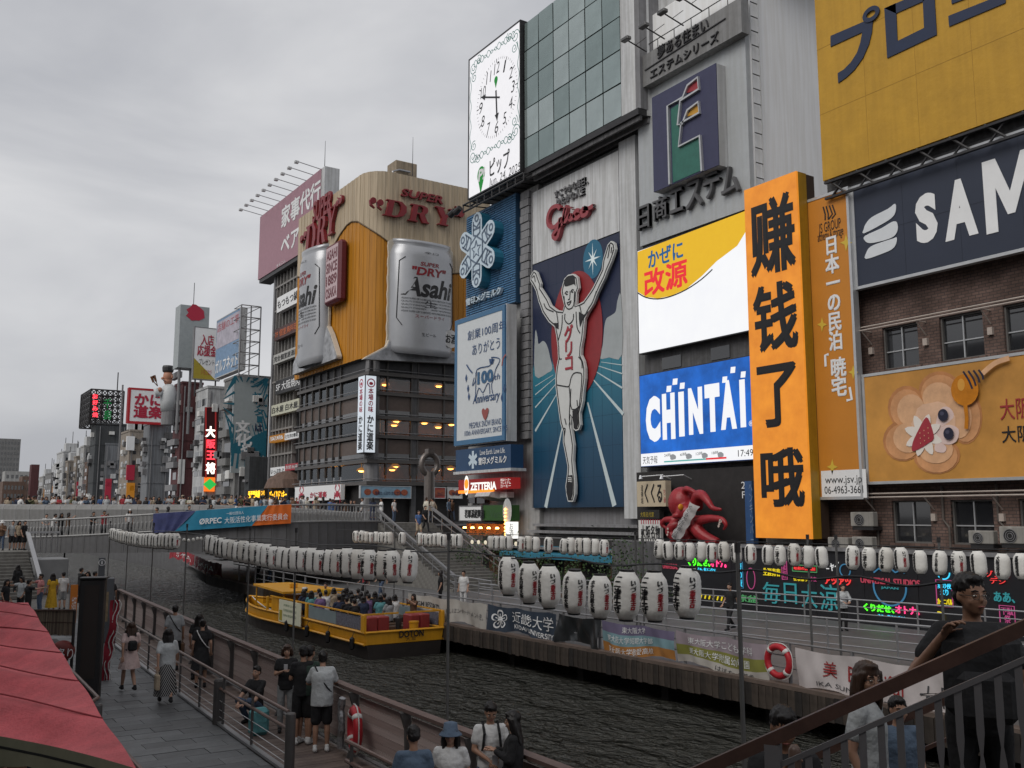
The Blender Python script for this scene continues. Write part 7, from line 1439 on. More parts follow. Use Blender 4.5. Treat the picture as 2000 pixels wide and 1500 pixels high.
def nring(u, v, ru, k, wd=.05, t0=0, t1=2*pi, sy=1.):
    a, b = HB.ab(u, v); r = abs(HB.ab(u+ru, v)[0]-a); mb = MB(); pts = [HB.w(a+r*cos(t0+(t1-t0)*i/20), b+r*sy*sin(t0+(t1-t0)*i/20), .05) for i in range(21)]; mb.tube(pts, wd/2, 5); mb.build('neon_tube', N[k], HD)
nring(1739, 1146, 32, 'b', .07, -pi*1.05, .05*pi); nring(1652, 1114, 10, 'b', .05); nring(1468, 1130, 8, 'k', .04, sy=1.9); nring(1464, 1130, 12, 'k', .04, sy=1.8) if 0 else None; nring(1844, 1118, 12, 'c', .05, -pi, 0); nring(1844, 1104, 4, 'c', .04); nring(1836, 1205, 9, 'y', .05, -pi*.6, pi*.6)
def nbox(u0, v0, u1, v1, k):
    r = HB.rect(u0, v0, u1, v1); mb = MB(); P = [HB.w(r[0], r[2], .05), HB.w(r[1], r[2], .05), HB.w(r[1], r[3], .05), HB.w(r[0], r[3], .05), HB.w(r[0], r[2], .05)]; mb.tube(P, .02, 5); mb.build('neon_tube', N[k], HD)
for q in ((1829, 1132, 1863, 1186, 'k'), (1549, 1103, 1597, 1118, 'd'), (1528, 1095, 1539, 1132, 'k'), (1953, 1182, 1985, 1222, 'k'), (1441, 1097, 1453, 1149, 'b')): nbox(*q)
strokes('neon_tube', HB, [[(1370+8*k, 1168+k), (1372+8*k, 1160+k)] for k in range(6)], .06, .03, .06, N['y'], HD, smooth=0)
strokes('neon_tube', HB, [[(1708, 1118), (1718, 1110), (1726, 1117), (1738, 1108), (1750, 1118), (1764, 1112), (1768, 1120)]], .05, .03, .06, N['b'], HD, smooth=0)
# air conditioners
fan = mat('fan_black', (.02, .02, .02), .5); acm = mat('ac_beige', (.3, .29, .27), .5, var=.12, streak=.25)
for i, (u0, v0, u1, v1, X_) in enumerate(((1660, 1000, 1706, 1031, 35.8), (1890, 1036, 1941, 1066, 35.2), (1950, 1028, 2008, 1066, 35.2), (1616, 1049, 1657, 1076, 35.0), (1663, 1048, 1704, 1076, 35.0))):
    p_ = PX(X_); r = p_.rect(u0, v0, u1, v1); lb_ = ('air conditioner high on brackets beside the vertical orange sign', 'air conditioner under the lower windows, left of a pair', 'larger air conditioner at the right edge under the windows', 'low air conditioner left of a pair beside the orange display', 'low air conditioner right of a pair beside the orange display')[i]
    o = thing('air_conditioner', lb_, 'air conditioner', p_.w((r[0]+r[1])/2, r[2], 0), 'air conditioners on the brick building'); mb = MB(); q, w_ = p_.w(r[0], r[2], -.35), p_.w(r[1], r[3], 0); mb.cbox(w_.x, q.x, w_.y, q.y, r[2]+.05, r[3], .03); mb.build('casing', acm, o)
    a, b = r[0]+(r[1]-r[0])*.4, (r[2]+r[3])/2; R_ = (r[3]-r[2])*.36; mb = MB(); mb.prism([(a+R_*cos(t*pi/8), b+R_*sin(t*pi/8)) for t in range(16)], lambda a, b, t: p_.w(a, b, .004+.01*t)); mb.build('fan_opening', fan, o)
    mb = MB()
    for rr in (1, .7, .4): ribbon(mb, p_, [(a+R_*rr*cos(t*pi/8), b+R_*rr*sin(t*pi/8)) for t in range(16)], .02, .016, .03, True)
    mb.build('grille', gpaint, o); mb = MB(); bxp(mb, p_, r[0]+.05, r[1]-.05, r[2]-.1, r[2]+.048, -.9, -.05); mb.build('bracket', dsteel, o)
# octopus and shop signs at the foot of the panel building
OP = PX(34.4); dO = lambda u, v, c=0: (lambda ab: OP.w(ab[0], ab[1], c))(OP.ab(u, v)); q8 = lambda x, y: (1230+x/8, 920+y/8); S8 = .0268/8
om = mat('octopus_red', (.27, .018, .024), .42, var=.25, scale=3, bump=.25, bscale=9)
OC = thing('octopus_sculpture', 'giant red octopus sculpture with yellow eye above the takoyaki shop', 'sculpture', dO(1340, 1065))
bmo = MB(); o8 = lambda x, y, c=0: dO(*q8(x, y), c)
bmo.ell(o8(840, 500, .1), .72, .72, .84, 18, 12); bmo.ell(o8(960, 640, .35), .5, .55, .45, 14, 9); bmo.ell(o8(900, 700, .75), .22, .22, .16, 10, 7)
for pts, r0, r1 in (([(900, 420, .2), (960, 290, .4), (1060, 300, .5), (1150, 360, .4)], .2, .1), ([(1040, 560, .0), (1130, 400, .3), (1250, 380, .5), (1360, 480, .6), (1440, 580, .6), (1570, 600, .6)], .36, .07), ([(1050, 780, .2), (1250, 760, .5), (1430, 740, .6), (1580, 760, .6), (1640, 840, .6), (1600, 920, .6)], .28, .05), ([(960, 760, .2), (1120, 880, .4), (1200, 980, .4), (1300, 1060, .3), (1420, 1130, .2)], .38, .26), ([(860, 800, .2), (780, 760, .5), (680, 770, .6), (640, 840, .6), (690, 890, .5)], .22, .08), ([(900, 820, .2), (820, 850, .6), (780, 950, .7), (830, 1050, .6), (760, 1120, .4)], .26, .2), ([(900, 900, .1), (950, 1050, .2), (1000, 1120, .2)], .4, .4)):
    P = cat([tuple(o8(*p)) for p in pts], False, 5); n = len(P); bmo.tube(P, [r0+(r1-r0)*(i/(n-1)) for i in range(n)], 10)
ob = bmo.build('body', om, OC, smooth=True)
md = ob.modifiers.new('r', 'REMESH'); md.mode = 'VOXEL'; md.voxel_size = .05; md.use_smooth_shade = True
mb = MB(); mb.ell(o8(990, 565, .85), .17, .09, .17, 12, 8); mb.build('eye', mat('eye_yellow', (.6, .24, .02), .3), OC, smooth=True); mb = MB(); mb.ell(o8(992, 565, .93), .05, .06, .12, 8, 6); mb.build('pupil', black, OC, smooth=True)
suck = mat('sucker_pale', (.5, .4, .36), .5)
for x, y in ((820, 900), (822, 950), (812, 990), (1640, 770), (1635, 800), (1628, 830), (1618, 860), (1655, 785)): mb = MB(); mb.lathe([(.05, -.02), (.06, .02)], (0, 0, 0), 8); mb.v = [(o8(x, y, .98).x-b, o8(x, y).y+a, o8(x, y).z+c_) for a, c_, b in mb.v]; mb.build('sucker', suck, OC)
sash = MB(); A_, B_ = Vector(q8(1230, 520)), Vector(q8(920, 1060)); dv = (B_-A_).normalized(); nv = Vector((-dv.y, dv.x))*(80/8); n = 12; vs = []
for i in range(n+1):
    c = A_.lerp(B_, i/n)
    for k in (-1, -.33, .33, 1): u, v = c+nv*k; vs.append(dO(u, v, .92+.05*sin(i*1.9+k)+.12*(1-k*k)))
sash.add(vs, [(i*4+k, (i+1)*4+k, (i+1)*4+k+1, i*4+k+1) for i in range(n) for k in range(3)]); sash.build('sash', mat('sash_white', (.42, .4, .4), .7, var=.15), OC, smooth=True)
vs, fs, _ = glyphs('く\nく\nる\n大\n阪\n万\n博\n会\n場', 0, 0, .95); mb = MB(); mb.add([dO(*(A_.lerp(B_, .04+.92*(1-y))+nv*(.55-1.1*x)), 1.12) for x, y in vs], fs); mb.build('sash_lettering', black, OC)
TS = thing('shopfront_board', 'dark recessed shopfront behind the octopus sculpture', 'shop', PX(35.4).w(*PX(35.4).ab(1360, 1080), 0)); pS = PX(35.4); r = pS.rect(1243, 923, 1478, 1080); panel('back_board', pS, r, -.2, 0, dark, TS); text('2F', pS, (1448, 941, 1458, 975), white, TS) if 0 else vtext('2F', pS, (1448, 941, 1457, 973), white, TS)
for k, u in enumerate((1284, 1325)):
    mb = MB(); pt = [pS.w(*pS.ab(u+26, 936), .0), pS.w(*pS.ab(u+24, 928), .5), pS.w(*pS.ab(u, 932), 1.2)]; mb.tube(pt, .03, 6); mb.build('lamp_arm', silver, TS); mb = MB(); mb.lathe([(.12, -.12), (.05, .08)], pt[-1], 8); mb.build('lamp_head', silver, TS)
o, pl, rc = sign('shop_sign', 'cream sign with thick brush hiragana left of the octopus', PX(34.9), (1249, 941, 1306, 989), .2, mat('cream_board', (.5, .42, .3), .5, var=.08), None, back=.2); text('くくる', pl, (1259, 945, 1294, 982), black, o, bold=.02); vtext('道頓堀', pl, (1252, 947, 1257, 984), black, o); vtext('たこ家', pl, (1296, 956, 1301, 982), mat('red_ink'), o)
o, pl, rc = sign('small_dark_sign', 'small dark sign with yellow lettering under the cream sign', PX(34.9), (1249, 996, 1292, 1013), .15, dark, None, back=.2); text('大阪名代家', pl, (1251, 1000, 1278, 1010), mat('dull_yellow', (.4, .3, .03)), o)
o, pl, rc = sign('flag_sign', 'white striped cloth sign with brush kanji below the dark sign', PX(34.8), (1249, 1016, 1293, 1062), .08, wpaint, None, back=.1); text('大阪名物', pl, (1252, 1026, 1290, 1052), black, o, bold=.01)
for v in (1018, 1056):
    for k in range(9): a, b = pl.ab(1252+k*4.6, v); panel('stripe', pl, (a, a+.06, b-.15, b+.1), .002, .01, mat('red_ink') if v < 1030 else black, o)
o, pl, rc = sign('blue_bar_sign', 'narrow blue vertical sign beside the orange display', PX(35.0), (1458, 940, 1476, 1062), .15, mat('blue_bar', (.03, .08, .2), .5), None, back=.2); vtext('ヘンキンバー', pl, (1463, 946, 1473, 1055), mat('pale_blue_ink', (.2, .28, .4)), o)
# lower shops and planting between the stair and the octopus
SH = thing('lower_shops', 'dark row of lower shopfronts behind the planting under the runner sign', 'shop', (35.5, 50, ZW)); mb = MB(); mb.box(35.3, 35.58, 41, 57.9, ZW, 3.95); mb.build('wall', dark, SH)
for k in range(7):
    y = 42+k*2.2; mb = MB(); mb.box(35.2, 35.29, y, y+1.7, ZW+.3, 3.2); mb.build('shop_window', shopdark if k % 2 else mat('shop_wood', (.1, .05, .03), .6, var=.3), SH)
mb = MB(); mb.box(34.2, 35.2, 41.2, 57.5, 3.3, 3.42); mb.build('canopy', gpaint, SH)
lf = [mat('leaf_%d' % k, c, .5, var=.3) for k, c in enumerate(((.035, .07, .02), (.055, .1, .03), (.02, .045, .015)))]
def bush(c, rx_, ry_, rz_, label, n=520, s=.13, nm='bush', seed=0):
    rnd = random.Random(seed); o = thing(nm, label, 'plant', (c[0], c[1], c[2]), 'planting on the right promenade'); mb = MB()
    cl = [(rnd.uniform(-.7, .7)*rx_, rnd.uniform(-.7, .7)*ry_, rnd.uniform(.25, .95)*rz_) for _ in range(14)]
    for i in range(n):
        b = rnd.choice(cl); p = Vector((c[0]+b[0]+rnd.gauss(0, rx_*.22), c[1]+b[1]+rnd.gauss(0, ry_*.22), max(c[2]+.1, c[2]+b[2]+rnd.gauss(0, rz_*.16))))
        d = Vector((rnd.gauss(0, 1), rnd.gauss(0, 1), rnd.gauss(.2, .7))).normalized(); e = d.orthogonal().normalized(); e = Matrix.Rotation(rnd.uniform(0, 6), 3, d) @ e; l_ = s*rnd.uniform(.7, 1.4); mb.cur = rnd.choice((0, 0, 1, 2)); mb.add([p, p+d*l_*.5+e*l_*.28, p+d*l_, p+d*l_*.5-e*l_*.28], [(0, 1, 2, 3)])
    mb.cur = 0; mb.build('foliage', lf, o); mb = MB()
    for k in range(5): b = cl[k]; mb.tube([(c[0]+b[0]*.2, c[1]+b[1]*.2, c[2]), (c[0]+b[0]*.8, c[1]+b[1]*.8, c[2]+b[2])], [.035, .012], 5)
    mb.build('stem', brow, o)
for i, (u, v, d, w_, h) in enumerate(((930, 1120, 58, 1.3, 3.0), (975, 1122, 56, 1.3, 2.9), (1040, 1125, 52, 1.2, 2.2), (1100, 1130, 50, 1.3, 1.8), (1190, 1128, 46, 1.3, 2.7), (1228, 1128, 45, 1.2, 2.9), (1262, 1135, 43, .9, 1.3))):
    p = dep(u, v, d); bush((p.x, p.y, ZW), w_, w_, h, ('bush below the orange shopfront, left of two', 'bush below the orange shopfront, right of two', 'bush at the left end under the blue awning', 'low bush under the middle of the blue awning', 'tall bush under the right end of the blue awning', 'tall bush next to the white cloth sign', 'low bush right of the white cloth sign')[i], seed=i+3)
# ================================================================== lanterns
lan = mat('paper_lantern', (.74, .73, .7), .7, var=.06, scale=3, bump=.2, bscale=14); lan2 = mat('paper_lantern_aged', (.66, .64, .6), .7, var=.1, scale=3); lred = mat('lantern_red', (.35, .02, .03), .6, var=0)
def lantern_meshes():
    prof = [(.03, 0), (.09, .005)]
    n = 17
    for i in range(n+1):
        t = i/n; r = .16*(1-abs(2*t-1)**4.5*.36); r *= 1+.012*(1 if i % 2 else -1); prof.append((r, .03+.5*t))
    prof += [(.09, .555), (.03, .56)]; mb = MB(); mb.lathe(prof, (0, 0, 0), 20); out = [mb.mesh('lantern_body', m, True) for m in (lan, lan2)]
    
    for z in (-.02, .55): mb = MB(); mb.lathe([(.085, z), (.085, z+.031)], (0, 0, 0), 14); out.append(mb.mesh('lantern_cap', black))
    return out
LBm = lantern_meshes()
def lantern_text(s, ang, wd, z0, z1, m_):
    vs, fs, _ = glyphs('\n'.join(s), 0, .12, .9); mb = MB()
    def f(x, y):
        t = ang+(x-.5)*wd/.16; z = z0+(z1-z0)*y; tt = (z-.03)/.5; r = .16*(1-abs(2*tt-1)**4.5*.36)*1.03; return (r*sin(t), -r*cos(t), z)
    [mb.add([(lambda p: (p[0]*(1+.004*j), p[1]*(1+.004*j), p[2]+(j-1)*.003))(f(x+(j-1)*.09, y)) for x, y in vs], fs) for j in range(3)]; return mb.mesh('lettering', m_)
LT_ = [lantern_text(s, 0, w_, .08, .5, black) for s, w_ in (('ホテル日航大阪', .075), ('とんぼり祭', .09), ('道頓堀商店会', .08), ('三津寺', .11), ('大阪活性会', .085))]
LR_ = [lantern_text('いづ', 0, .07, .33, .46, black), lantern_text('重吉', 0, .07, .12, .32, lred)]
CAPN = 'caps'
def lantern(p, face, kind, label, grp, redm=True, sc=1.):
    M = T(*p) @ Matrix.Rotation(random.gauss(0, .035), 4, 'X') @ Matrix.Rotation(random.gauss(0, .035), 4, 'Y') @ RZ(face) @ Matrix.Scale(random.uniform(.94, 1.05), 4); o = thing('paper_lantern', label, 'lantern', p, grp)
    inst('shade', LBm[kind % 2 if kind != 3 else 0], M, o); inst('rim', LBm[2], M, o); inst('rim', LBm[3], M, o); inst('lettering', LT_[kind], M @ RZ(-.75), o)
    if redm: inst('lettering', LR_[0], M @ RZ(.55), o); inst('lettering', LR_[1], M @ RZ(.55), o)
lx = lambda y: lbx(y)+.42
yz = []
for s0, s1, n, nm in ((222, 346, 24, 'far string over the left quay'), (411, 797, 27, 'middle string over the left quay'), (993, 1335, 8, 'nearest string over the left quay')):
    y0, y1 = ysolve(s0, lx), ysolve(s1, lx)
    for i in range(n):
        y = y0+(y1-y0)*i/(n-1)+random.uniform(-.03, .03); kind = 3 if (nm[0] == 'n' and i >= 5) else (0 if nm[0] == 'n' else (i*7//3) % 5)
        # turn the lettering towards the promenade it hangs over
        sg = .13*(1-((i/(n-1))*2-1)**2)
        lantern((lx(y), y, 4.24-sg+random.uniform(-.015, .015)), -math.atan2(lx(y), y)+random.uniform(-.15, .15)-(.1 if nm[0] == 'n' else .3), kind, nth(i)+' white paper lantern from the left in the '+nm, 'lanterns over the left quay')
yy = [ysolve(u, lx) for u in (200, 1335)]
rl = lambda y: rbx(y)+.55
RU = [480+x/2.632 for x in (572, 598, 622, 648, 673, 698, 722, 745, 806, 898, 925, 950, 975, 998, 1018, 1068, 1096)]+[890+x/5.405 for x in (375, 430, 495, 560, 690, 765, 840, 975, 1135, 1215, 1300, 1380, 1465, 1560)]+[1200+x/2.5 for x in (213, 260, 312, 362, 418, 470, 530, 590, 658, 740, 802, 870, 935, 1005, 1150, 1230, 1310, 1392, 1480, 1570, 1665, 1765, 1875, 1970, 2070)]
for i, u in enumerate(RU):
    y = ysolve(u, rl); lantern((rl(y), y, 4.08+random.uniform(-.02, .02)), -math.atan2(rl(y), y)+random.uniform(-.25, .25), (i*3) % 5 if i % 4 else 2, nth(i)+' white paper lantern from the left in the right bank row', 'lanterns over the right bank', redm=(i % 3 == 0))
def string_of(nm, label, fx, pu, zt, zl, r_=.03, m_=None, zb=None):
    o = thing(nm, label, 'pole', (fx(ysolve(pu, fx)), ysolve(pu, fx), zb)); y = ysolve(pu, fx); mb = MB(); mb.tube([(fx(y), y, zb), (fx(y), y, zt)], r_, 8); mb.build('mast', m_ or gpaint, o); mb = MB(); mb.tube([(fx(y), y, zt-.05), (fx(y), y, zt+.06)], r_*1.4, 8); mb.build('cap', dsteel, o)
for i, u in enumerate((217, 253, 302, 367, 490, 580, 877, 1438)): string_of('lantern_pole', nth(i)+' slim lantern pole from the left beside the left quay', lx, u, 5.05, 0, .024, mat('pole_grey', (.1, .1, .1), .5, .2), -.8)
for i, u in enumerate((772, 1043-166, 1240, 1254, 1575-0, 1630, 1830)):
    if u == 877: continue
    string_of('banner_pole', nth(i if i < 2 else i-1)+' slim pole from the left on the right bank edge', rl, u, 4.85, 0, .03, mat('pole_grey'), ZW)
def wire(nm, label, P, r=.012): mb = MB(); mb.tube(P, r, 5); single(nm, mb, black, label, 'cable')
ysA = [ysolve(u, lx) for u in range(205, 1900, 30)]; wire('lantern_wire', 'black cable carrying the left quay lanterns', [(lx(y), y, 4.80-.03*sin(i)) for i, y in enumerate(ysA)])
ysB = [ysolve(u, rl) for u in range(650, 2100, 40)]; wire('lantern_wire', 'black cable carrying the right bank lanterns', [(rl(y), y, 4.68) for y in ysB])
for i, u in enumerate([353, 362, 371, 380, 388, 395]): y = ysolve(u, lx); mb = MB(); mb.ell((lx(y), y, 4.62-.05*sin(i)), .05, .05, .06, 8, 6); single('string_bulb', mb, mat('bulb_glass', (.7, .7, .66), .2, var=0), nth(i)+' white bulb from the left on the cable between lantern strings', 'bulb', 'bulbs on the lantern cable', True)
for i, u in enumerate([815, 843, 855, 868, 905, 915, 925, 938, 950, 1060, 1087, 1195, 1213, 1230]): y = ysolve(u, rl); mb = MB(); mb.ell((rl(y)+2, y, 4.25), .07, .07, .09, 8, 6); single('string_bulb', mb, mat('bulb_warm', (.9, .8, .6), emit=.7, var=0), nth(i)+' bulb from the left on the promenade string lights', 'bulb', 'bulbs over the right promenade', True)
# ================================================================== left quay
PV = thing('stone_walk', 'grey stone slab walk on the left quay', 'pavement', (5, 25, ZW-.03)); PV['kind'] = 'structure'
del PV['category']
slm = [mat('slab_%d' % k, c, .55, var=.2, scale=3, bump=.15) for k, c in enumerate(((.1, .105, .11), (.12, .125, .13), (.085, .088, .092)))]
xin = lambda y: lbx(y)-1.38
y = 9.; k = 0
while y < 44:
    w_ = .92; x = 3.0+(.46 if k % 2 else 0)-.46
    while x < xin(y)-.05:
        x1 = min(x+w_, xin(y)-.03); x0 = max(x, 2.9)
        if x1-x0 > .12: mb = MB(); h = random.uniform(-.004, .004); mb.box(x0+.006, x1-.006, y+.006, y+.454, ZW-.05, ZW-.004+h); mb.build('slab', slm[random.randrange(3)], PV)
        x += w_
    y += .46; k += 1
DK = thing('timber_deck', 'brown plank deck beside the water on the left quay', 'deck', (6.6, 25, ZW-.05)); DK['kind'] = 'structure'; del DK['category']
dkm = [mat('deck_%d' % k, c, .65, var=.25, scale=4, bump=.2) for k, c in enumerate(((.14, .105, .09), (.17, .13, .112), (.12, .09, .08)))]
y = 7.
while y < 44: mb = MB(); mb.box(xin(y)+.0, lbx(y)+.06, y+.006, y+.182, ZW-.05, ZW+random.uniform(-.003, .003)); mb.build('plank', dkm[random.randrange(3)], DK); y += .188
WR = thing('waterside_railing', 'wooden slatted railing with grey brackets along the left water edge', 'railing', (7.5, 22, ZW))
slat = [mat('rail_slat_%d' % k, c, .6, var=.22, scale=3, stretch=(1, .2, 4), bump=.1) for k, c in enumerate(((.42, .335, .315), (.47, .385, .365), (.36, .28, .262)))]; topw = mat('top_rail_wood', (.13, .085, .075), .5, var=.25, scale=4)
posts = [6+2.1*i for i in range(19)]
for a, b in zip(posts, posts[1:]):
    pa, pb = V3((lbx(a)+.06, a, 0)), V3((lbx(b)+.06, b, 0)); d = (pb-pa).normalized()
    for s in range(7): z = ZW+.22+s*.128; q = random.choice(slat); mb = MB(); mb.obox(pa+d*.07+V3((.02, 0, z)), pb-d*.07+V3((.02, 0, z)), .022, .118); mb.build('slat', q, WR)
    mb = MB(); mb.obox(pa+V3((-.03, 0, ZW+1.16)), pb+V3((-.03, 0, ZW+1.16)), .17, .055); mb.build('top_rail', topw, WR); mb = MB(); mb.tube([pa+V3((-.14, 0, ZW+.14)), pb+V3((-.14, 0, ZW+.14))], .03, 6); mb.build('kick_rail', gpaint, WR)
for a in posts:
    x = lbx(a)+.05; mb = MB(); mb.prism([(-.18, 0), (.02, 0), (.02, 1.12), (-.16, 1.12), (-.13, 1.02), (-.07, .85), (-.06, .5), (-.08, .2)], lambda p, q, t: V3((x+p, a-.035+.07*t, ZW+q))); mb.build('bracket_post', mat('bracket_grey', (.085, .08, .08), .5, .2, var=.15), WR)
y = 16.0; lifebuoy(V3((lbx(y)-.2, y, ZW+.6)), (.24, .97, 0), 'red lifebuoy hung on the left quay railing', .31)
mb = MB(); mb.tube([V3((lbx(16.6)-.2, 16.6+.03*sin(i*1.3), ZW+.15+i*.11)) for i in range(9)], [.06, .075, .06, .075, .06, .075, .06, .075, .06], 8); single('chain_coil', mb, mat('galvanised', (.3, .3, .31), .35, .7, var=.5, scale=30), 'coiled chain hanging on the left quay railing beside the lifebuoy', 'chain')
# inner steel railing with cables
def cable_rail(label, pts, hs=(1.0, .72, .48, .3, .16), step=2.0, wood=True, nm='steel_railing'):
    o = thing(nm, label, 'railing', pts[0]); wd = mat('wood_handrail', (.13, .08, .065), .45, var=.25) if wood else steel
    for i, h in enumerate(hs):
        mb = MB(); mb.tube([V3(p)+V3((0, 0, h)) for p in pts], (.032, .03, .007, .007, .007)[i], 8 if i < 2 else 5); mb.build('handrail' if i < 2 else 'cable', (steel if i == 0 and not wood else wd) if i < 2 else silver, o)
    for p, d in walk(pts, step): mb = MB(); mb.obox(p, p+V3((0, 0, 1.0)), .045, .03); mb.build('post', mat('bracket_grey'), o)
    mb = MB(); P = [V3(p)+V3((0, 0, .04)) for p in pts]
    for a, b in zip(P, P[1:]): mb.obox(a, b, .1, .05)
    mb.build('base_rail', steel, o); return o
ip = [(xin(y), y, ZW) for y in (16.1, 19, 23, 28, 34, 40)]
o = cable_rail('steel cable railing between the slab walk and the plank deck', ip, step=2.05); mb = MB(); mb.lathe([(.085, 0), (.085, .98), (.07, 1.0)], (ip[0][0], ip[0][1]-.12, ZW), 16); mb.build('end_bollard', mat('bracket_grey'), o); mb = MB(); mb.lathe([(.11, 0), (.11, .86), (.09, .9)], (xin(20.6), 20.6, ZW), 14); mb.build('mid_bollard', mat('bracket_grey'), o)
ip2 = [(xin(y), y, ZW) for y in (7, 10, 13.6)]; cable_rail('short end of a second cable railing at the bottom of the view', ip2, step=1.6)
lp = [(3.05, 9.5, ZW), (3.05, 13.6, ZW), (3.12, 18.4, ZW), (3.5, 19.2, ZW), (3.6, 23, ZW), (4.2, 33, ZW)]; o = cable_rail('wooden handrail railing at the left side of the slab walk', lp, step=1.7)
for y in (13.6, 16.5, 19.0): mb = MB(); mb.lathe([(.1, 0), (.1, .9), (.08, .93)], (3.06 if y < 19 else 3.45, y, ZW), 14); mb.build('bollard', mat('bracket_grey'), o)
# information totem
q = gz(246, 1251, ZW); q.x = min(q.x, xin(q.y)-.25); IT = thing('information_totem', 'grey information totem with round i symbol on the left quay', 'sign', q); tg = mat('totem_grey', (.085, .09, .1), .5, var=.1)
fx = -math.atan2(q.x, q.y); M_ = T(*q) @ RZ(fx)
def loc_part(nm, mb, m_, par, M=M_): return inst(nm, mb.mesh(nm, m_), M, par)
mb = MB(); mb.cbox(-.06, .3, -.22, .22, 0, 2.15, .02); loc_part('body', mb, tg, IT); mb = MB(); mb.cbox(-.24, -.03, -.06, .06, 0, 2.85, .015); loc_part('pillar', mb, tg, IT)
mb = MB(); mb.box(-.05, .14, -.232, -.222, .7, 1.7); loc_part('map_panel', mb, mat('map_print', (.2, .15, .09), .5, var=.4, scale=6), IT)
mb = MB(); mb.v = []; pts = [(-.135+.1*cos(t*pi/10), -.07, 2.68+.1*sin(t*pi/10)) for t in range(21)]; mb.tube(pts, .012, 6); loc_part('ring', mb, white, IT); vs, fs, _ = glyphs('i', .03); mb = MB(); mb.add([(-.16+.05*x, -.071, 2.62+.12*y) for x, y in vs], fs); loc_part('symbol', mb, white, IT)
# dark tower, flag, stall
mb = MB(); q = gz(170, 1366, ZW); M2 = T(q.x, q.y, ZW) @ RZ(-math.atan2(q.x, q.y)-.15); DT = thing('dark_sign_tower', 'tall black steel box pillar beside the slab walk', 'pillar', (q.x, q.y, ZW)); dk = mat('tower_black', (.018, .017, .018), .5, var=.25)
mb.cbox(-.27, .27, -.2, .2, 0, 2.78, .02); loc_part('casing', mb, dk, DT, M2); mb = MB(); mb.box(-.16, .16, -.212, -.202, .5, 2.65); loc_part('front_recess', mb, mat('recess_brown', (.025, .018, .016), .6), DT, M2); mb = MB(); mb.cbox(-.3, .3, -.23, .23, 2.785, 2.83, .01); loc_part('cap', mb, dk, DT, M2)
FG = thing('event_flag', 'narrow red and white vertical flag curling beside the black pillar', 'flag', (3.95, 24.5, ZW)); fb = [dep(224, 1172, 25), dep(222, 1215, 25), dep(214, 1255, 25), dep(208, 1295, 25), dep(203, 1340, 25)]
mb = MB(); n = len(fb); vs = []
for i, p in enumerate(cat([tuple(p) for p in fb], False, 4)):
    p = V3(p); w_ = .13+.02*sin(i*.9); vs += [p+V3((-w_*.8, .0, 0)), p+V3((0, .06*sin(i), 0)), p+V3((w_*.8, 0, 0))]
m_ = len(vs)//3; mb.add(vs, [(i*3+k, i*3+k+1, (i+1)*3+k+1, (i+1)*3+k) for i in range(m_-1) for k in range(2)]); mb.build('cloth', mat('flag_red', (.26, .015, .03), .7, var=.15), FG, smooth=True)
mb = MB(); P = [V3(vs[i*3+2])+V3((.0+.05*sin(i*1.4), -.02, 0)) for i in range(m_)]; mb.tube(P, .016, 5); mb.tube([p-V3((.1, 0, 0)) for p in P], .012, 5); mb.build('white_trim', wpaint, FG); mb = MB(); mb.tube([fb[0]+V3((0, 0, .1)), V3((fb[-1].x, fb[-1].y, ZW))], .012, 6); mb.build('pole', steel, FG)
OF = thing('orange_flag', 'orange vertical banner with white print behind the black pillar', 'flag', gz(144, 1215, ZW)); q = dep(144, 1160, 37); mb = MB(); mb.cbox(q.x-.12, q.x+.14, q.y-.01, q.y+.01, q.z-1.1, q.z+.35, .005); mb.build('cloth', mat('flag_orange', (.5, .16, .02), .7, var=.1), OF); mb = MB(); mb.tube([(q.x-.14, q.y, ZW), (q.x-.14, q.y, q.z+.5)], .015, 6); mb.build('pole', steel, OF); text('道頓堀', PY(q.y-.012), (q.x-.06, q.x+.1, q.z-.9, q.z-.1), white, OF, px=False)
ST = thing('food_stall', 'stall with reed screen and red round sign beyond the red awning', 'stall', (2, 24.5, ZW)); reed = [mat('reed_%d' % k, c, .8, var=.3, scale=20, stretch=(1, 1, .1)) for k, c in enumerate(((.2, .16, .12), (.26, .21, .16), (.13, .1, .08)))]
A_, B_ = dep(64, 1192, 25.5), dep(146, 1192, 24.2); mb = MB(); n = 90
for i in range(n):
    p = A_.lerp(B_, i/n)+V3((0, random.uniform(-.015, .015), 0)); mb.cur = random.randrange(3); mb.tube([p, p-V3((0, 0, .62+random.uniform(-.03, .02)))], .014, 5)
mb.cur = 0; mb.build('reed_screen', reed, ST, kind='stuff'); mb = MB(); mb.obox(A_, B_, .06, .05); mb.obox(A_-V3((0, 0, .3)), B_-V3((0, 0, .3)), .04, .02); mb.build('screen_rail', brow, ST)
mb = MB(); mb.add([A_-V3((0, -.1, .65)), B_-V3((0, -.1, .65)), B_+V3((-.3, 2.2, -.65)), A_+V3((-.3, 2.2, -.65))], [(0, 1, 2, 3)]); mb.box(A_.x-2, B_.x-.1, B_.y+.3, B_.y+2, ZW, ZW+1.0); mb.build('counter', dark, ST)
for p in (A_, B_): mb = MB(); mb.tube([p, V3((p.x, p.y, ZW))], .04, 6); mb.build('post', dark, ST)
q = dep(122, 1272, 24); mb = MB(); mb.ell(q, .3, .2, .27, 18, 12); mb.build('round_sign', mat('drum_red', (.14, .015, .012), .5, var=.4, scale=4), ST, smooth=True); vs, fs, _ = glyphs('祭り'); mb = MB(); mb.add([q+V3((-.2+.42*x, -.2-.03*sin(x*3), -.2+.3*y)) for x, y in vs], fs); mb.build('sign_lettering', white, ST)
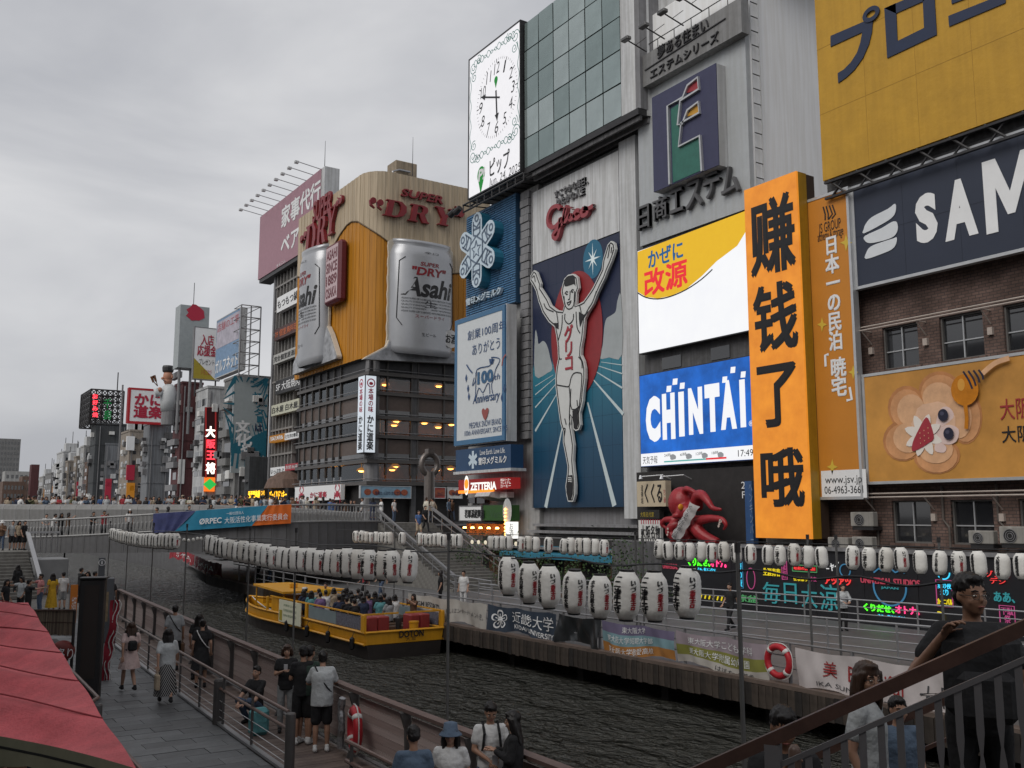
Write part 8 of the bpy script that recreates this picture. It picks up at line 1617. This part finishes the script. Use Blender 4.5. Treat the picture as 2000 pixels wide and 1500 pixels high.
# red awning at the lower left
AWN = thing('red_awning', 'large sagging red canvas awning in the lower left corner', 'awning', (1.7, 9, ZW)); redc2 = mat('awning_red', (.55, .1, .115), .75, var=.24, scale=2.2, bump=.3, bscale=30)
A0, B0 = gz(267, 1503, 3.2), gz(55, 1176, 3.6); sd = (A0-gz(0, 1446, 3.2)).normalized(); n, m_ = 48, 14; vs = []
def awn(t, s):
    c = A0.lerp(B0, t)-sd*(5.5*s); ph = (t*6.2) % 1.0; c.z += .1*s-.2*sin(pi*ph)*min(1, s*5) + .02*sin(t*31+s*9); return c
for i in range(n+1):
    for k in range(m_+1): vs.append(awn(i/n, k/m_))
mb = MB(); mb.add(vs, [(i*(m_+1)+k, (i+1)*(m_+1)+k, (i+1)*(m_+1)+k+1, i*(m_+1)+k+1) for i in range(n) for k in range(m_)]); mb.build('canvas', redc2, AWN, smooth=True)
mb = MB(); vs = []
for k in range(25): p = awn(0, k/24); vs += [p+V3((0, -.02, .01)), p+V3((0, -.05, -.24-.03*sin(k*1.6)))]
mb.add(vs, [(i, i+1, i+3, i+2) for i in range(0, 48, 2)]); mb.build('valance', mat('valance_olive', (.25, .24, .17), .7, var=.15), AWN, smooth=True)
mb = MB()
for t in range(7): mb.tube([awn(t/6.2 if t < 6.2 else 1, k/8)-V3((0, 0, .09)) for k in range(9)], .02, 5)
mb.build('ribs', dsteel, AWN, kind='stuff')
for t in range(1, 7): mb = MB(); mb.tube([awn(t/6.2, k/12)+V3((0, 0, .004)) for k in range(13)], .009, 4); mb.build('seam', mat('seam_red', (.25, .03, .04), .8), AWN)
for p in (awn(.02, .02), awn(.98, .02), awn(.02, .6), awn(.98, .6)): mb = MB(); mb.tube([p-V3((0, 0, .02)), V3((p.x, p.y, ZW))], .035, 7); mb.build('pole', dsteel, AWN)
mb = MB(); mb.cbox(-1.2, 1.1, 10.5, 16.5, ZW, ZW+.95, .03); single('stall_counter', mb, mat('counter_green', (.05, .12, .04), .6, var=.3), 'stall counter under the red awning', 'counter')
# ================================================================== yellow sightseeing boat
BT = thing('tour_boat', 'yellow open sightseeing boat full of passengers', 'boat', (16.8, 41, 0)); by = mat('boat_yellow', (.62, .3, .016), .4, var=.1, scale=1.5, streak=.08); bdk = mat('boat_dark_hull', (.025, .02, .018), .5, var=.25); bdeck = mat('boat_deck', (.16, .12, .08), .7, var=.2)
def half(y):      # half width along the boat
    if y < 43.5: return 1.6
    t = (y-43.5)/7.2; return 1.6*max(.02, (1-t**2.2))
cxb = lambda y: 16.82-.045*max(0, y-40)
yl = [33.3+.0, 33.32]+[34+i*1.0 for i in range(10)]+[44, 45, 46, 47, 48, 49, 49.8, 50.4, 50.7]
def hull(z0, z1, f0, f1, nm, m_, rk=0.):
    mb = MB(); vs = []
    for y in yl:
        yy0 = y+rk*max(0, (y-43)/7.7)*0; h0, h1 = half(y)*f0, half(y)*f1; zz = .0 if y < 44 else .12*((y-44)/6.7)**2
        vs += [(cxb(y)-h0, y, z0), (cxb(y)-h1, y, z1+zz), (cxb(y)+h1, y, z1+zz), (cxb(y)+h0, y, z0)]
    n = len(yl); mb.add(vs, [(i*4+a, (i+1)*4+a, (i+1)*4+a+1, i*4+a+1) for i in range(n-1) for a in (0, 2)]+[(0, 1, 2, 3), (4*n-1, 4*n-2, 4*n-3, 4*n-4)]); return mb.build(nm, m_, BT)
hull(-.3, .68, .86, .95, 'lower_hull', bdk); hull(.66, 1.12, .95, 1.0, 'hull', by)
mb = MB(); vs = []; n = len(yl)
for y in yl: vs += [(cxb(y)-half(y)*.95, y, .66), (cxb(y)+half(y)*.95, y, .66)]
mb.add(vs, [(2*i, 2*i+1, 2*i+3, 2*i+2) for i in range(n-1)]); mb.build('deck', bdeck, BT)
for s in (-1, 1):
    P = [V3((cxb(y)+s*half(y), y, 1.13+(.0 if y < 44 else .12*((y-44)/6.7)**2))) for y in yl]; mb = MB(); mb.tube(P, .055, 6); mb.build('gunwale', by, BT)
    P = [V3((cxb(y)+s*(half(y)+.02), y, .7)) for y in yl]; mb = MB(); mb.tube(P, .05, 6); mb.build('rub_rail', by, BT)
    for y, w_ in ((33.45, .32), (39.3, .2), (40.4, .14), (43.8, .14)): mb = MB(); mb.cbox(cxb(y)+s*1.6-.05, cxb(y)+s*1.6+.05, y-w_/2, y+w_/2, 1.1, 1.78, .015); mb.build('side_post', by, BT)
    mb = MB(); mb.obox((cxb(34)+s*1.6, 33.3, 1.78), (cxb(39)+s*1.6, 43.9, 1.78), .07, .05); mb.build('side_rail', by, BT)
    for y0, y1, mm in ((33.7, 36.1, mat('patterned_panel', (.12, .12, .15), .5, var=.7, scale=14)), (36.15, 39.1, mat('grey_blue_panel', (.2, .25, .27), .3, var=.1))): mb = MB(); mb.box(cxb(y0)+s*1.58-.01, cxb(y0)+s*1.58+.01, y0, y1, 1.2, 1.68); mb.build('side_panel', mm, BT)
mb = MB(); mb.tube([(cxb(33)-1.6, 33.28, 1.13), (cxb(33)+1.6, 33.28, 1.13)], .055, 6); mb.build('stern_rail', by, BT); mb = MB(); mb.obox((cxb(33)-1.6, 33.5, 1.78), (cxb(33)-.2, 33.5, 1.78), .07, .06); mb.obox((cxb(33)+.1, 33.5, 1.78), (cxb(33)+1.6, 33.5, 1.78), .07, .06); mb.build('stern_bar', by, BT, kind='stuff')
SPt = PY(33.28); text('DOTON', SPt, (777, 1229, 823, 1239), black, BT, c=.06, bold=.03); text('大 阪', SPt, (790, 1240, 808, 1247), black, BT, c=.06)
for x0, x1 in ((-1.25, -.3), (.55, 1.4)):
    nb = 2
    for k in range(nb): xa_, xb_ = cxb(33)+x0+(x1-x0)*k/nb, cxb(33)+x0+(x1-x0)*(k+1)/nb; mb = MB(); mb.cbox(xa_+.01, xb_-.01, 34.0, 34.7, .66, 1.62, .04); mb.build('engine_locker', mat('locker_red', (.24, .03, .03), .5, var=.15), BT)
mb = MB(); mb.lathe([(.17, .66), (.17, 1.35), (.19, 1.36), (.19, 1.42)], (cxb(33)+.5, 33.6, 0), 14); mb.build('bollard', by, BT); mb = MB(); mb.lathe([(.1, .66), (.12, 1.5), (.06, 1.6)], (cxb(33)+.15, 34.2, 0), 10); mb.build('engine_mast', dsteel, BT)
sb_ = PX(cxb(42)-1.68); rc = sb_.rect(544, 1167, 586, 1206); panel('sign_board', sb_, (rc[0], rc[1], .78, 1.75), -.03, 0, mat('boat_sign', (.62, .62, .48), .5, var=.05), BT)
for k, s_ in enumerate(('大阪水上バス', 'TOMBORI RIVER CRUISE', 'ON BOARD')): text(s_, sb_, (rc[0]+.6, rc[1]-.5, 1.5-k*.22, 1.6-k*.22), mat('boat_sign_ink', (.12, .2, .12), .5, var=0), BT, c=.01, px=False)
panel('sign_accent', sb_, (rc[0]+.1, rc[0]+.45, .85, 1.3), .002, .01, mat('mustard'), BT)
mb = MB(); vs = [(cxb(43)-1.5, 42.2, 1.98), (cxb(43)+1.5, 42.2, 1.98), (cxb(48)+.9, 47.6, 2.02), (cxb(48)-.9, 47.6, 2.02)]; mb.add(vs+[(x, y, z+.09) for x, y, z in vs], [(0, 3, 2, 1), (4, 5, 6, 7), (0, 1, 5, 4), (1, 2, 6, 5), (2, 3, 7, 6), (3, 0, 4, 7)]); mb.build('cabin_roof', by, BT)
for x, y in ((-1.35, 42.5), (1.35, 42.5), (-.85, 47.3), (.85, 47.3)): mb = MB(); mb.tube([(cxb(y)+x, y, .7), (cxb(y)+x, y, 2.0)], .035, 6); mb.build('roof_post', by, BT)
mb = MB(); mb.cbox(cxb(44)-.9, cxb(44)+.9, 44.2, 45.4, .66, 1.65, .05); mb.build('helm_console', by, BT); mb = MB(); mb.box(cxb(46)-.8, cxb(46)+.8, 46.6, 46.63, 1.2, 1.9); mb.build('windscreen', clr, BT); mb = MB(); mb.cbox(cxb(45)-.45, cxb(45)-.1, 44.0, 44.15, 2.09, 2.3, .02); mb.build('roof_lamp', by, BT)
for y in [35.4+i*.95 for i in range(7)]: mb = MB(); mb.cbox(cxb(y)-1.35, cxb(y)+1.35, y-.2, y+.2, .66, 1.08, .03); mb.build('bench', mat('bench_brown', (.1, .06, .04), .6), BT)
for s in (-1, 1):
    for y in (34.2, 36.6, 38.9, 41.2): mb = MB(); mb.lathe([(.04, 0), (.1, .06), (.1, .42), (.04, .48)], (cxb(y)+s*1.72, y, .42), 8); mb.tube([(cxb(y)+s*1.72, y, .9), (cxb(y)+s*1.62, y, 1.15)], .012, 4); mb.build('fender', black, BT, kind='stuff')
mb = MB(); mb.tube([(cxb(45)-.2, 45.6, .75), (cxb(47)-.5, 47, .95), (cxb(49)-.2, 49, 1.1), (cxb(50), 50.3, 1.25)], .025, 5); mb.build('bow_rope', wpaint, BT)
BD = V3((.3, .5, -.13)); BT.location += BD; BT.scale.x = 1.05
# ================================================================== people
rs = random.Random(11)
TC = ['black', 'black', 'black', 'white', 'white', 'grey', 'navy', 'slate', 'beige', 'red', 'lgrey', 'olive', 'blue', 'brown', 'cream']; TN = {'lgrey': 'light grey', 'slate': 'slate blue', 'pale': 'pale pink', 'stripe': 'striped'}
def rnd_person(label, loc, yaw, group, poses, small=True, seat=False, nohair=False):
    hair = rs.choice(('short', 'short', 'short', 'long', 'bob', 'bun')); c = rs.choice(TC); p = rs.choice(poses); top = rs.choice(('tee', 'tee', 'loose' if ('loose' in PG[p]) else 'tee', 'long' if 'long' in PG[p] else 'tee'))
    hat = 'cap' if rs.random() < .12 else None
    return person(label % TN.get(c, c), loc, yaw, p, top, c, 'trousers', rs.choice(('black', 'denim', 'navy', 'beige', 'grey')), hair, rs.choice('bbbn'), rs.randrange(3), rs.uniform(.93, 1.03), group, small=small, hat=hat, hatc=rs.choice(('black', 'white', 'beige')))
PG = {p: [g for (q, g) in _PB if q == p] for p in ('stand', 'walk', 'phone', 'look', 'photo', 'rail', 'turn', 'sit')}
UPs = [V3(p) for p in UP]; upu = [proj((p.x, p.y, 6))[0] for p in UPs]
def on_up(u, d):
    for a, b, ua, ub in zip(UPs, UPs[1:], upu, upu[1:]):
        if ua <= u <= ub: k = (u-ua)/(ub-ua); p = a.lerp(b, k); return V3((p.x+.3*d, p.y+d, min(5.0, p.z-.85)))
    return None
lst = []
u = -8.
while u < 700: lst.append((u+rs.uniform(-3, 3), rs.choice((.8, .9, 1.6, 2.6, 3.5)))); u += rs.uniform(6.0, 9.5)
i = 0
for u, d in lst:
    p = on_up(u, d)
    if p is None: continue
    rnd_person('person in a %s top, '+nth(i)+' from the left in the bridge crowd', p, rs.choice((pi, pi+.4, pi-.5, .3, 1.2, -1.3, pi*.8)) if d < 1.2 else rs.uniform(0, 6.28), 'crowd on the bridge', ['rail', 'rail', 'phone', 'photo', 'stand', 'turn'] if d < 1.2 else ['walk', 'stand', 'walk', 'turn', 'phone']); i += 1
for i, (u, tcol, ps) in enumerate(((78, 'stripe', 'rail'), (92, 'white', 'rail'), (108, 'black', 'stand'), (122, 'brown', 'photo'), (170, 'black', 'rail'), (193, 'red', 'photo'), (244, 'white', 'walk'), (298, 'brown', 'walk'), (320, 'black', 'stand'), (362, 'navy', 'stand'), (405, 'black', 'walk'), (461, 'white', 'photo'))):
    p = on_rail(u, -.25)+V3((.4, .9, 0)); person('person in a %s top walking the bridge ramp, ' % TN.get(tcol, tcol)+nth(i)+' from the left', p, rs.choice((1.6, pi, -1.5, pi+.4)), ps, 'tee', tcol, 'trousers', 'black', rs.choice(('short', 'long', 'bob')), 'b', i % 3, 1., 'people on the bridge ramp', small=True, hat='cap' if u == 244 else None, hatc='white')
# street crowd in front of the crab restaurant
for i, u in enumerate((712, 722, 733, 741, 752, 815, 828, 848, 858, 870, 882, 893)):
    q = PY(63.).ab(u, 1000); rnd_person('person in a %s top, '+nth(i)+' from the left before the crab restaurant', (q[0], 63+rs.uniform(-1.5, 1.5), 4.88), rs.uniform(0, 6.28), 'people before the crab restaurant', ['stand', 'walk', 'phone', 'turn'])
person('person in blue patterned shirt coming down the right stair', (28.6, 54.8, ZP+18*.158), pi, 'walk', 'tee', 'blue', 'shorts', 'beige', small=True); person('person in dark clothes beside the blue shirt on the right stair', (29.6, 55.8, ZP+20*.158), pi+.2, 'walk', 'loose', 'black', 'trousers', 'black', small=True)
# right promenade
for lb_, u, v, yaw, ps, tp, tcc_, bt_, bc_, hr in (('man in white shirt standing by the planting on the right promenade', 905, 1190, 2.2, 'stand', 'loose', 'white', 'trousers', 'white', 'short'), ('person in pale blue shirt seen from behind near the bushes', 921, 1140, .4, 'stand', 'tee', 'lgrey', 'trousers', 'navy', 'short'), ('person in dark clothes at the stair foot', 985, 1140, 1.4, 'walk', 'tee', 'black', 'trousers', 'black', 'short'), ('man in white and black jacket leaning on the railing before the hoarding', 1648, 1232, 2.6, 'rail', 'long', 'lgrey', 'trousers', 'black', 'short'), ('person all in black walking past the neon hoarding', 1428, 1232, 1.6, 'walk', 'tee', 'black', 'trousers', 'black', 'short'), ('person in red top walking behind the yellow boat', 712, 1172, 1.4, 'walk', 'tee', 'red', 'trousers', 'black', 'long'), ('person in black under the lanterns behind the boat', 745, 1170, 1.8, 'walk', 'tee', 'black', 'trousers', 'denim', 'short'), ('person in orange brown top by the lit shopfront', 973, 1120, 2.8, 'stand', 'tee', 'brown', 'trousers', 'black', 'bun'), ('person in grey top on the promenade behind the bow', 505, 1135, 2, 'walk', 'tee', 'grey', 'trousers', 'black', 'short'), ('person in white top on the promenade behind the bow', 525, 1137, -1, 'walk', 'tee', 'white', 'trousers', 'denim', 'bob'), ('person in black sitting low on the promenade by the banner', 860, 1190, 1, 'stand', 'tee', 'black', 'trousers', 'black', 'long')):
    p = gz(u, v, ZW); p.x = max(p.x, rbx(p.y)+.9); person(lb_, p, yaw, ps, tp, tcc_, bt_, bc_, hr, 'b', 0, 1., None, small=False)
# passengers
ii = 0
for r_, y in enumerate([35.4+i*.95 for i in range(7)]):
    for k in range(4):
        if rs.random() < .14: continue
        x = cxb(y)-1.1+.72*k+rs.uniform(-.08, .08); c = rs.choice(('white', 'black', 'grey', 'navy', 'white', 'teal', 'black', 'violet', 'beige')); hr = rs.choice(('short', 'long', 'bob', 'short'))
        person('boat passenger in %s top, %s row from stern, %s from left' % (TN.get(c, c), NTH[r_], NTH[k]), (x+BD.x, y+.08+BD.y, .8), rs.uniform(-.4, .4), 'sit', rs.choice(('tee', 'tee', 'loose')), c, 'trousers', rs.choice(('black', 'denim', 'beige')), hr, 'b', rs.randrange(3), 1., 'boat passengers', small=True)
person('boat crew member in yellow shirt standing under the cabin roof edge', V3((cxb(42)+.3, 41.9, .67))+BD, pi-.2, 'turn', 'tee', 'yellow', 'trousers', 'black', 'short', 'b', 1, 1., None, small=True); person('boat guide in green top near the sign board', V3((cxb(41)-.9, 41.4, .67))+BD, .8, 'stand', 'tee', 'green', 'trousers', 'black', 'cap' if 0 else 'short', 'b', 0, .93, None, small=True, hat='cap', hatc='white'); person('passenger raising both hands with a phone at the stern corner', V3((cxb(34)+1.25, 35.05, .67))+BD, 1.9, 'photo', 'tee', 'brown', 'trousers', 'black', 'long', 'b', 0, .95, None, small=True)
# left quay, near to far
def at(u, v, dx=0): p = gz(u, v, ZW); return V3((p.x+dx, p.y, ZW))
person('woman in pale pink frilled dress with long brown hair and small black backpack', at(250, 1352), .05, 'walk', 'tee', 'pale', 'mini', 'pale', 'long', 'n', 0, .96, None, bag=('minipack', 'black'))
person('woman in light grey shirt and long striped skirt carrying a tote bag', at(322, 1376), -.1, 'walk', 'loose', 'lgrey', 'skirt', 'dots', 'long', 'b', 0, .97, None, bag=('toteL', 'beige'))
p = at(420, 1302); p.x = lbx(p.y)-.75; person('man in grey t-shirt with a crossbody strap at the left quay railing', p, -.2, 'stand', 'loose', 'grey', 'shorts', 'black', 'short', 'b', 1, 1.02, None, strap='black', bag=('toteR', 'brown'))
p = at(470, 1335); p.x = lbx(p.y)-.7; person('woman in short black dress with white strap beside the man in grey', p, -.3, 'stand', 'dress', 'black', 'dress', 'black', 'bun', 'b', 0, .95, None, strap='white')
p = at(352, 1330); p.x = lbx(p.y)-.5; person('person in dark clothes at the slatted railing beyond the women', p, -.6, 'stand', 'tee', 'black', 'trousers', 'black', 'long', 'b', 0, .97, None)
person('man in black t-shirt and shorts with black cap, seen from behind', at(588, 1453), -.25, 'phone', 'tee', 'black', 'shorts', 'black', 'short', 'b', 1, 1.03, None, shoe='white', hat='cap', hatc='black')
person('woman facing the camera raising a phone behind the man in the cap', V3((7.02, 19.1, ZW)), 2.75, 'phone', 'tee', 'black', 'trousers', 'grey', 'bob', 'n', 0, .97, None, phone=True)
person('man in dark green t-shirt looking over the railing', V3((7.0, 17.95, ZW)), -.9, 'rail', 'tee', 'green', 'shorts', 'black', 'short', 'b', 1, 1.04, None, shoe='white')
person('man in light grey t-shirt with black crossbody strap at the railing', V3((7.02, 17.2, ZW)), -.35, 'rail', 'loose', 'lgrey', 'shorts', 'black', 'short', 'b', 1, 1.03, None, shoe='white', strap='black')
person('person crouching with a teal backpack behind the cable railing', V3((6.75, 20.3, ZW)), 2.2, 'squat', 'tee', 'black', 'trousers', 'denim', 'short', 'b', 0, 1., None)
mb = MB(); mb.cbox(6.3, 6.68, 19.0, 19.25, ZW, ZW+.52, .07); o = single('backpack', mb, clo('teal'), 'teal backpack standing on the deck behind the cable railing', 'backpack')
def hd(u, v, h, d):      # standing place from the picture height of a head
    p = dep(u, v, d); return V3((p.x, p.y, ZW))
person('man in slate blue t-shirt with glasses looking down at bottom centre', hd(808, 1425, 0, 11.6), -.35, 'look', 'tee', 'slate', 'trousers', 'denim', 'short', 'b', 1, 1., None, glasses=True)
person('woman in blue bucket hat and white t-shirt at bottom centre', hd(880, 1432, 0, 12.0), 2.5, 'stand', 'tee', 'white', 'skirt', 'navy', 'long', 'b', 0, .96, None, hat='bucket', hatc='slate')
person('man in white t-shirt with backpack straps holding his phone', hd(958, 1385, 0, 12.9), 2.75, 'look', 'tee', 'white', 'trousers', 'denim', 'short', 'b', 1, 1.02, None, bag=('pack', 'black'), phone=True)
person('woman dressed in black with long hair seen from behind at bottom centre', hd(1003, 1398, 0, 12.5), .9, 'phone', 'long', 'black', 'trousers', 'black', 'long', 'b', 0, 1., None)
for i, (lb_, u, v, d, yaw, ps, tp, tcc_, bt_, bc_, hr) in enumerate((('man in white t-shirt and grey shorts with a waist bag strap by the stair', 120, 1192, 0, .2, 'stand', 'tee', 'white', 'shorts', 'grey', 'short'), ('person in yellow dress near the stair', 99, 1196, 0, .3, 'stand', 'tee', 'yellow', 'skirt', 'yellow', 'long'), ('man in pink shirt turning near the stair', 76, 1198, 0, 1.8, 'point', 'tee', 'pink', 'trousers', 'denim', 'short'), ('person in black with red lapel pointing to the right', 52, 1216, 0, -1.3, 'point', 'tee', 'black', 'trousers', 'black', 'short'), ('smiling woman with long hair at the left edge above the awning', 8, 1215, 0, -2.2, 'turn', 'tee', 'black', 'trousers', 'black', 'long'), ('person in white and dark vest pointing at the left edge', 38, 1206, 0, 2.2, 'point', 'tee', 'lgrey', 'trousers', 'black', 'bob'), ('woman with long black hair standing on the left stair', 31, 1168, 0, .4, 'stand', 'long', 'black', 'trousers', 'black', 'long'), ('person in dark top by the railing behind the totem, left of three', 200, 1208, 0, .2, 'rail', 'tee', 'black', 'trousers', 'black', 'short'), ('person in dark top by the railing behind the totem, middle of three', 217, 1210, 0, -.2, 'stand', 'tee', 'black', 'trousers', 'denim', 'short'), ('person in grey dark top by the railing behind the totem, right of three', 228, 1206, 0, .3, 'stand', 'tee', 'grey', 'trousers', 'black', 'short'), ('person photographing the canal from the far left railing', 155, 1178, 0, -1.2, 'photo', 'tee', 'black', 'trousers', 'black', 'short'), ('person with short hair at the far left railing', 185, 1190, 0, -.8, 'turn', 'tee', 'brown', 'trousers', 'black', 'short'), ('person in red top half hidden at the far left railing', 168, 1190, 0, 2.6, 'stand', 'tee', 'red', 'trousers', 'black', 'bob'))):
    p = at(u, v); p.x = min(p.x, lbx(p.y)-.4); person(lb_, p, yaw, ps, tp, tcc_, bt_, bc_, hr, 'b', i % 3, .98, None, small=False)
for i, (u, tcol, ps, hatq) in enumerate(((3, 'brown', 'phone', 'bucket'), (24, 'grey', 'stand', None), (36, 'beige', 'stand', None), (47, 'black', 'stand', None))):
    p = PY(64.).ab(u, 1050); person('person in %s top waiting on the left stair landing, ' % tcol+nth(i)+' from the left', (p[0], 64, ZP+14*.16-.02), pi+.4*(i-1), ps, 'tee', tcol, 'shorts' if i else 'trousers', 'black' if i else 'denim', 'short' if i != 2 else 'long', 'b', 0, 1., 'people on the left stair landing', small=True, hat=hatq, hatc='white')
for i, (u, v) in enumerate(((6, 1470), (30, 1462), (58, 1470))): p = dep(u, v, 10.5+.6*i); person('person in '+('black', 'brown', 'navy')[i]+' top under the red awning, '+nth(i)+' from the left', (p.x, p.y, ZW), (.5, -2.2, 2.4)[i], ('stand', 'turn', 'look')[i], 'tee', ('black', 'brown', 'navy')[i], 'trousers', 'black', 'short', 'b', i % 3, 1.)
# ================================================================== foreground stair and the people on it
RA, RBv = dep(1380, 1500, 6), dep(2000, 1225, 5.3); rd = (RBv-RA); pd = V3((rd.x, rd.y, 0)).normalized(); sl_ = rd.z/V3((rd.x, rd.y, 0)).length; pn_ = V3((pd.y, -pd.x, 0))
if pn_.x < 0: pn_ = -pn_
def rp(s): return RA+pd*s+V3((0, 0, sl_*s))
FS = thing('near_stair', 'near stair with dark wooden handrail and grey tapered balusters at bottom right', 'stair', (5, 4, ZW)); wood2 = mat('dark_handrail_wood', (.07, .038, .03), .45, var=.3, scale=5, stretch=(1, 1, 1)); bgr = mat('baluster_grey', (.12, .115, .12), .5, var=.15)
mb = MB(); mb.obox(rp(-2.2), rp(4.2), .085, .075); mb.build('handrail', wood2, FS)
mb = MB(); mb.obox(rp(-2.2)-V3((0, 0, .17)), rp(4.2)-V3((0, 0, .17)), .03, .03); mb.obox(rp(-2.2)-V3((0, 0, 1.2)), rp(4.2)-V3((0, 0, 1.2)), .05, .05); mb.build('baluster_rail', bgr, FS, kind='stuff')
mb = MB(); mb.prism([(-.011, 0), (.011, 0), (.012, .3), (.019, .46), (.02, .52), (.007, .62), (.02, .74), (.02, 1.03), (-.02, 1.03), (-.02, .74), (-.007, .62), (-.02, .52), (-.019, .46), (-.012, .3)], lambda a, b, t: V3((a, -.008+.016*t, b))); bl = mb.mesh('baluster', bgr); ang = math.atan2(pd.y, pd.x)
s = -2.1
while s < 4.1: p = rp(s)-V3((0, 0, 1.2)); inst('baluster', bl, T(*p) @ RZ(ang), FS); s += .105
for s in (-1.5, .42, 2.4): p = rp(s); mb = MB(); mb.obox(p-V3((0, 0, 1.7)), p-V3((0, 0, .03)), .09, .09, pn_); mb.build('post', bgr, FS)
k = 0; s = -2.4
while s < 4.2:
    z = RA.z+sl_*s-1.62; c0, c1 = RA+pd*s, RA+pd*(s+.34); mb = MB(); q = [c0, c1, c1+pn_*2.6, c0+pn_*2.6]; mb.add([(p.x, p.y, ZW-.3) for p in q]+[(p.x, p.y, z) for p in q], [(0, 3, 2, 1), (4, 5, 6, 7), (0, 1, 5, 4), (1, 2, 6, 5), (2, 3, 7, 6), (3, 0, 4, 7)]); mb.build('step', stm_, FS); s += .34
mb = MB(); f0, f1 = rp(-2.2)+pn_*2.5, rp(4.2)+pn_*2.5; mb.obox(f0-V3((0, 0, .55)), f1-V3((0, 0, .55)), .06, .06); mb.obox(f0-V3((0, 0, .85)), f1-V3((0, 0, .85)), .03, .03)
mb.build('far_handrail', wood2, FS, kind='stuff')
def on_stair(p): s = V3((p.x-RA.x, p.y-RA.y, 0)).dot(pd); return RA.z+sl_*(math.floor((s+2.4)/.34)*.34-2.4)-1.62
for lb_, u, v, d, yaw, ps, tcc_, hr, hh, kw in (('man with glasses hugging a black backpack on the near stair', 1893, 1126, 6.7, None, 'hug', 'black', 'short', None, dict(glasses=True, bag=('front', 'black'), skin=2)), ('woman with glasses and long brown hair in striped shirt on the near stair', 1690, 1297, 7.1, None, 'turn', 'lgrey', 'long', None, dict(glasses=True, hc='n', skin=1)), ('man in black drinking from a brown flask low on the near stair', 1528, 1386, 6.6, None, 'sip', 'black', 'short', None, dict(skin=2)), ('child in blue shirt behind the woman on the near stair', 1752, 1364, 7.6, None, 'stand', 'slate', 'short', None, dict(skin=1))):
    p = dep(u, v, d); z = on_stair(p); hh = (p.z-z)/1.735
    person(lb_, (p.x, p.y, z), {'hug': 2.25, 'turn': 3.45, 'sip': 2.5, 'stand': 2.6}[ps], ps, 'tee', tcc_, 'trousers', 'black', hr, kw.pop('hc', 'b'), h=hh, **kw)
    if ps == 'sip':
        J = rig('sip'); M = T(p.x, p.y, z) @ RZ(2.5) @ Matrix.Scale(hh, 4); mb = MB(); c = (J['wrR']+J['wrL'])*.5+V3((0, .05, .08)); mb.lathe([(.03, -.1), (.038, -.08), (.038, .09), (.02, .12)], c, 12); tagd(inst('flask', mb.mesh('flask', mat('flask_brown', (.11, .07, .055), .4), True), M), 'brown flask held by the man drinking on the near stair', 'flask')
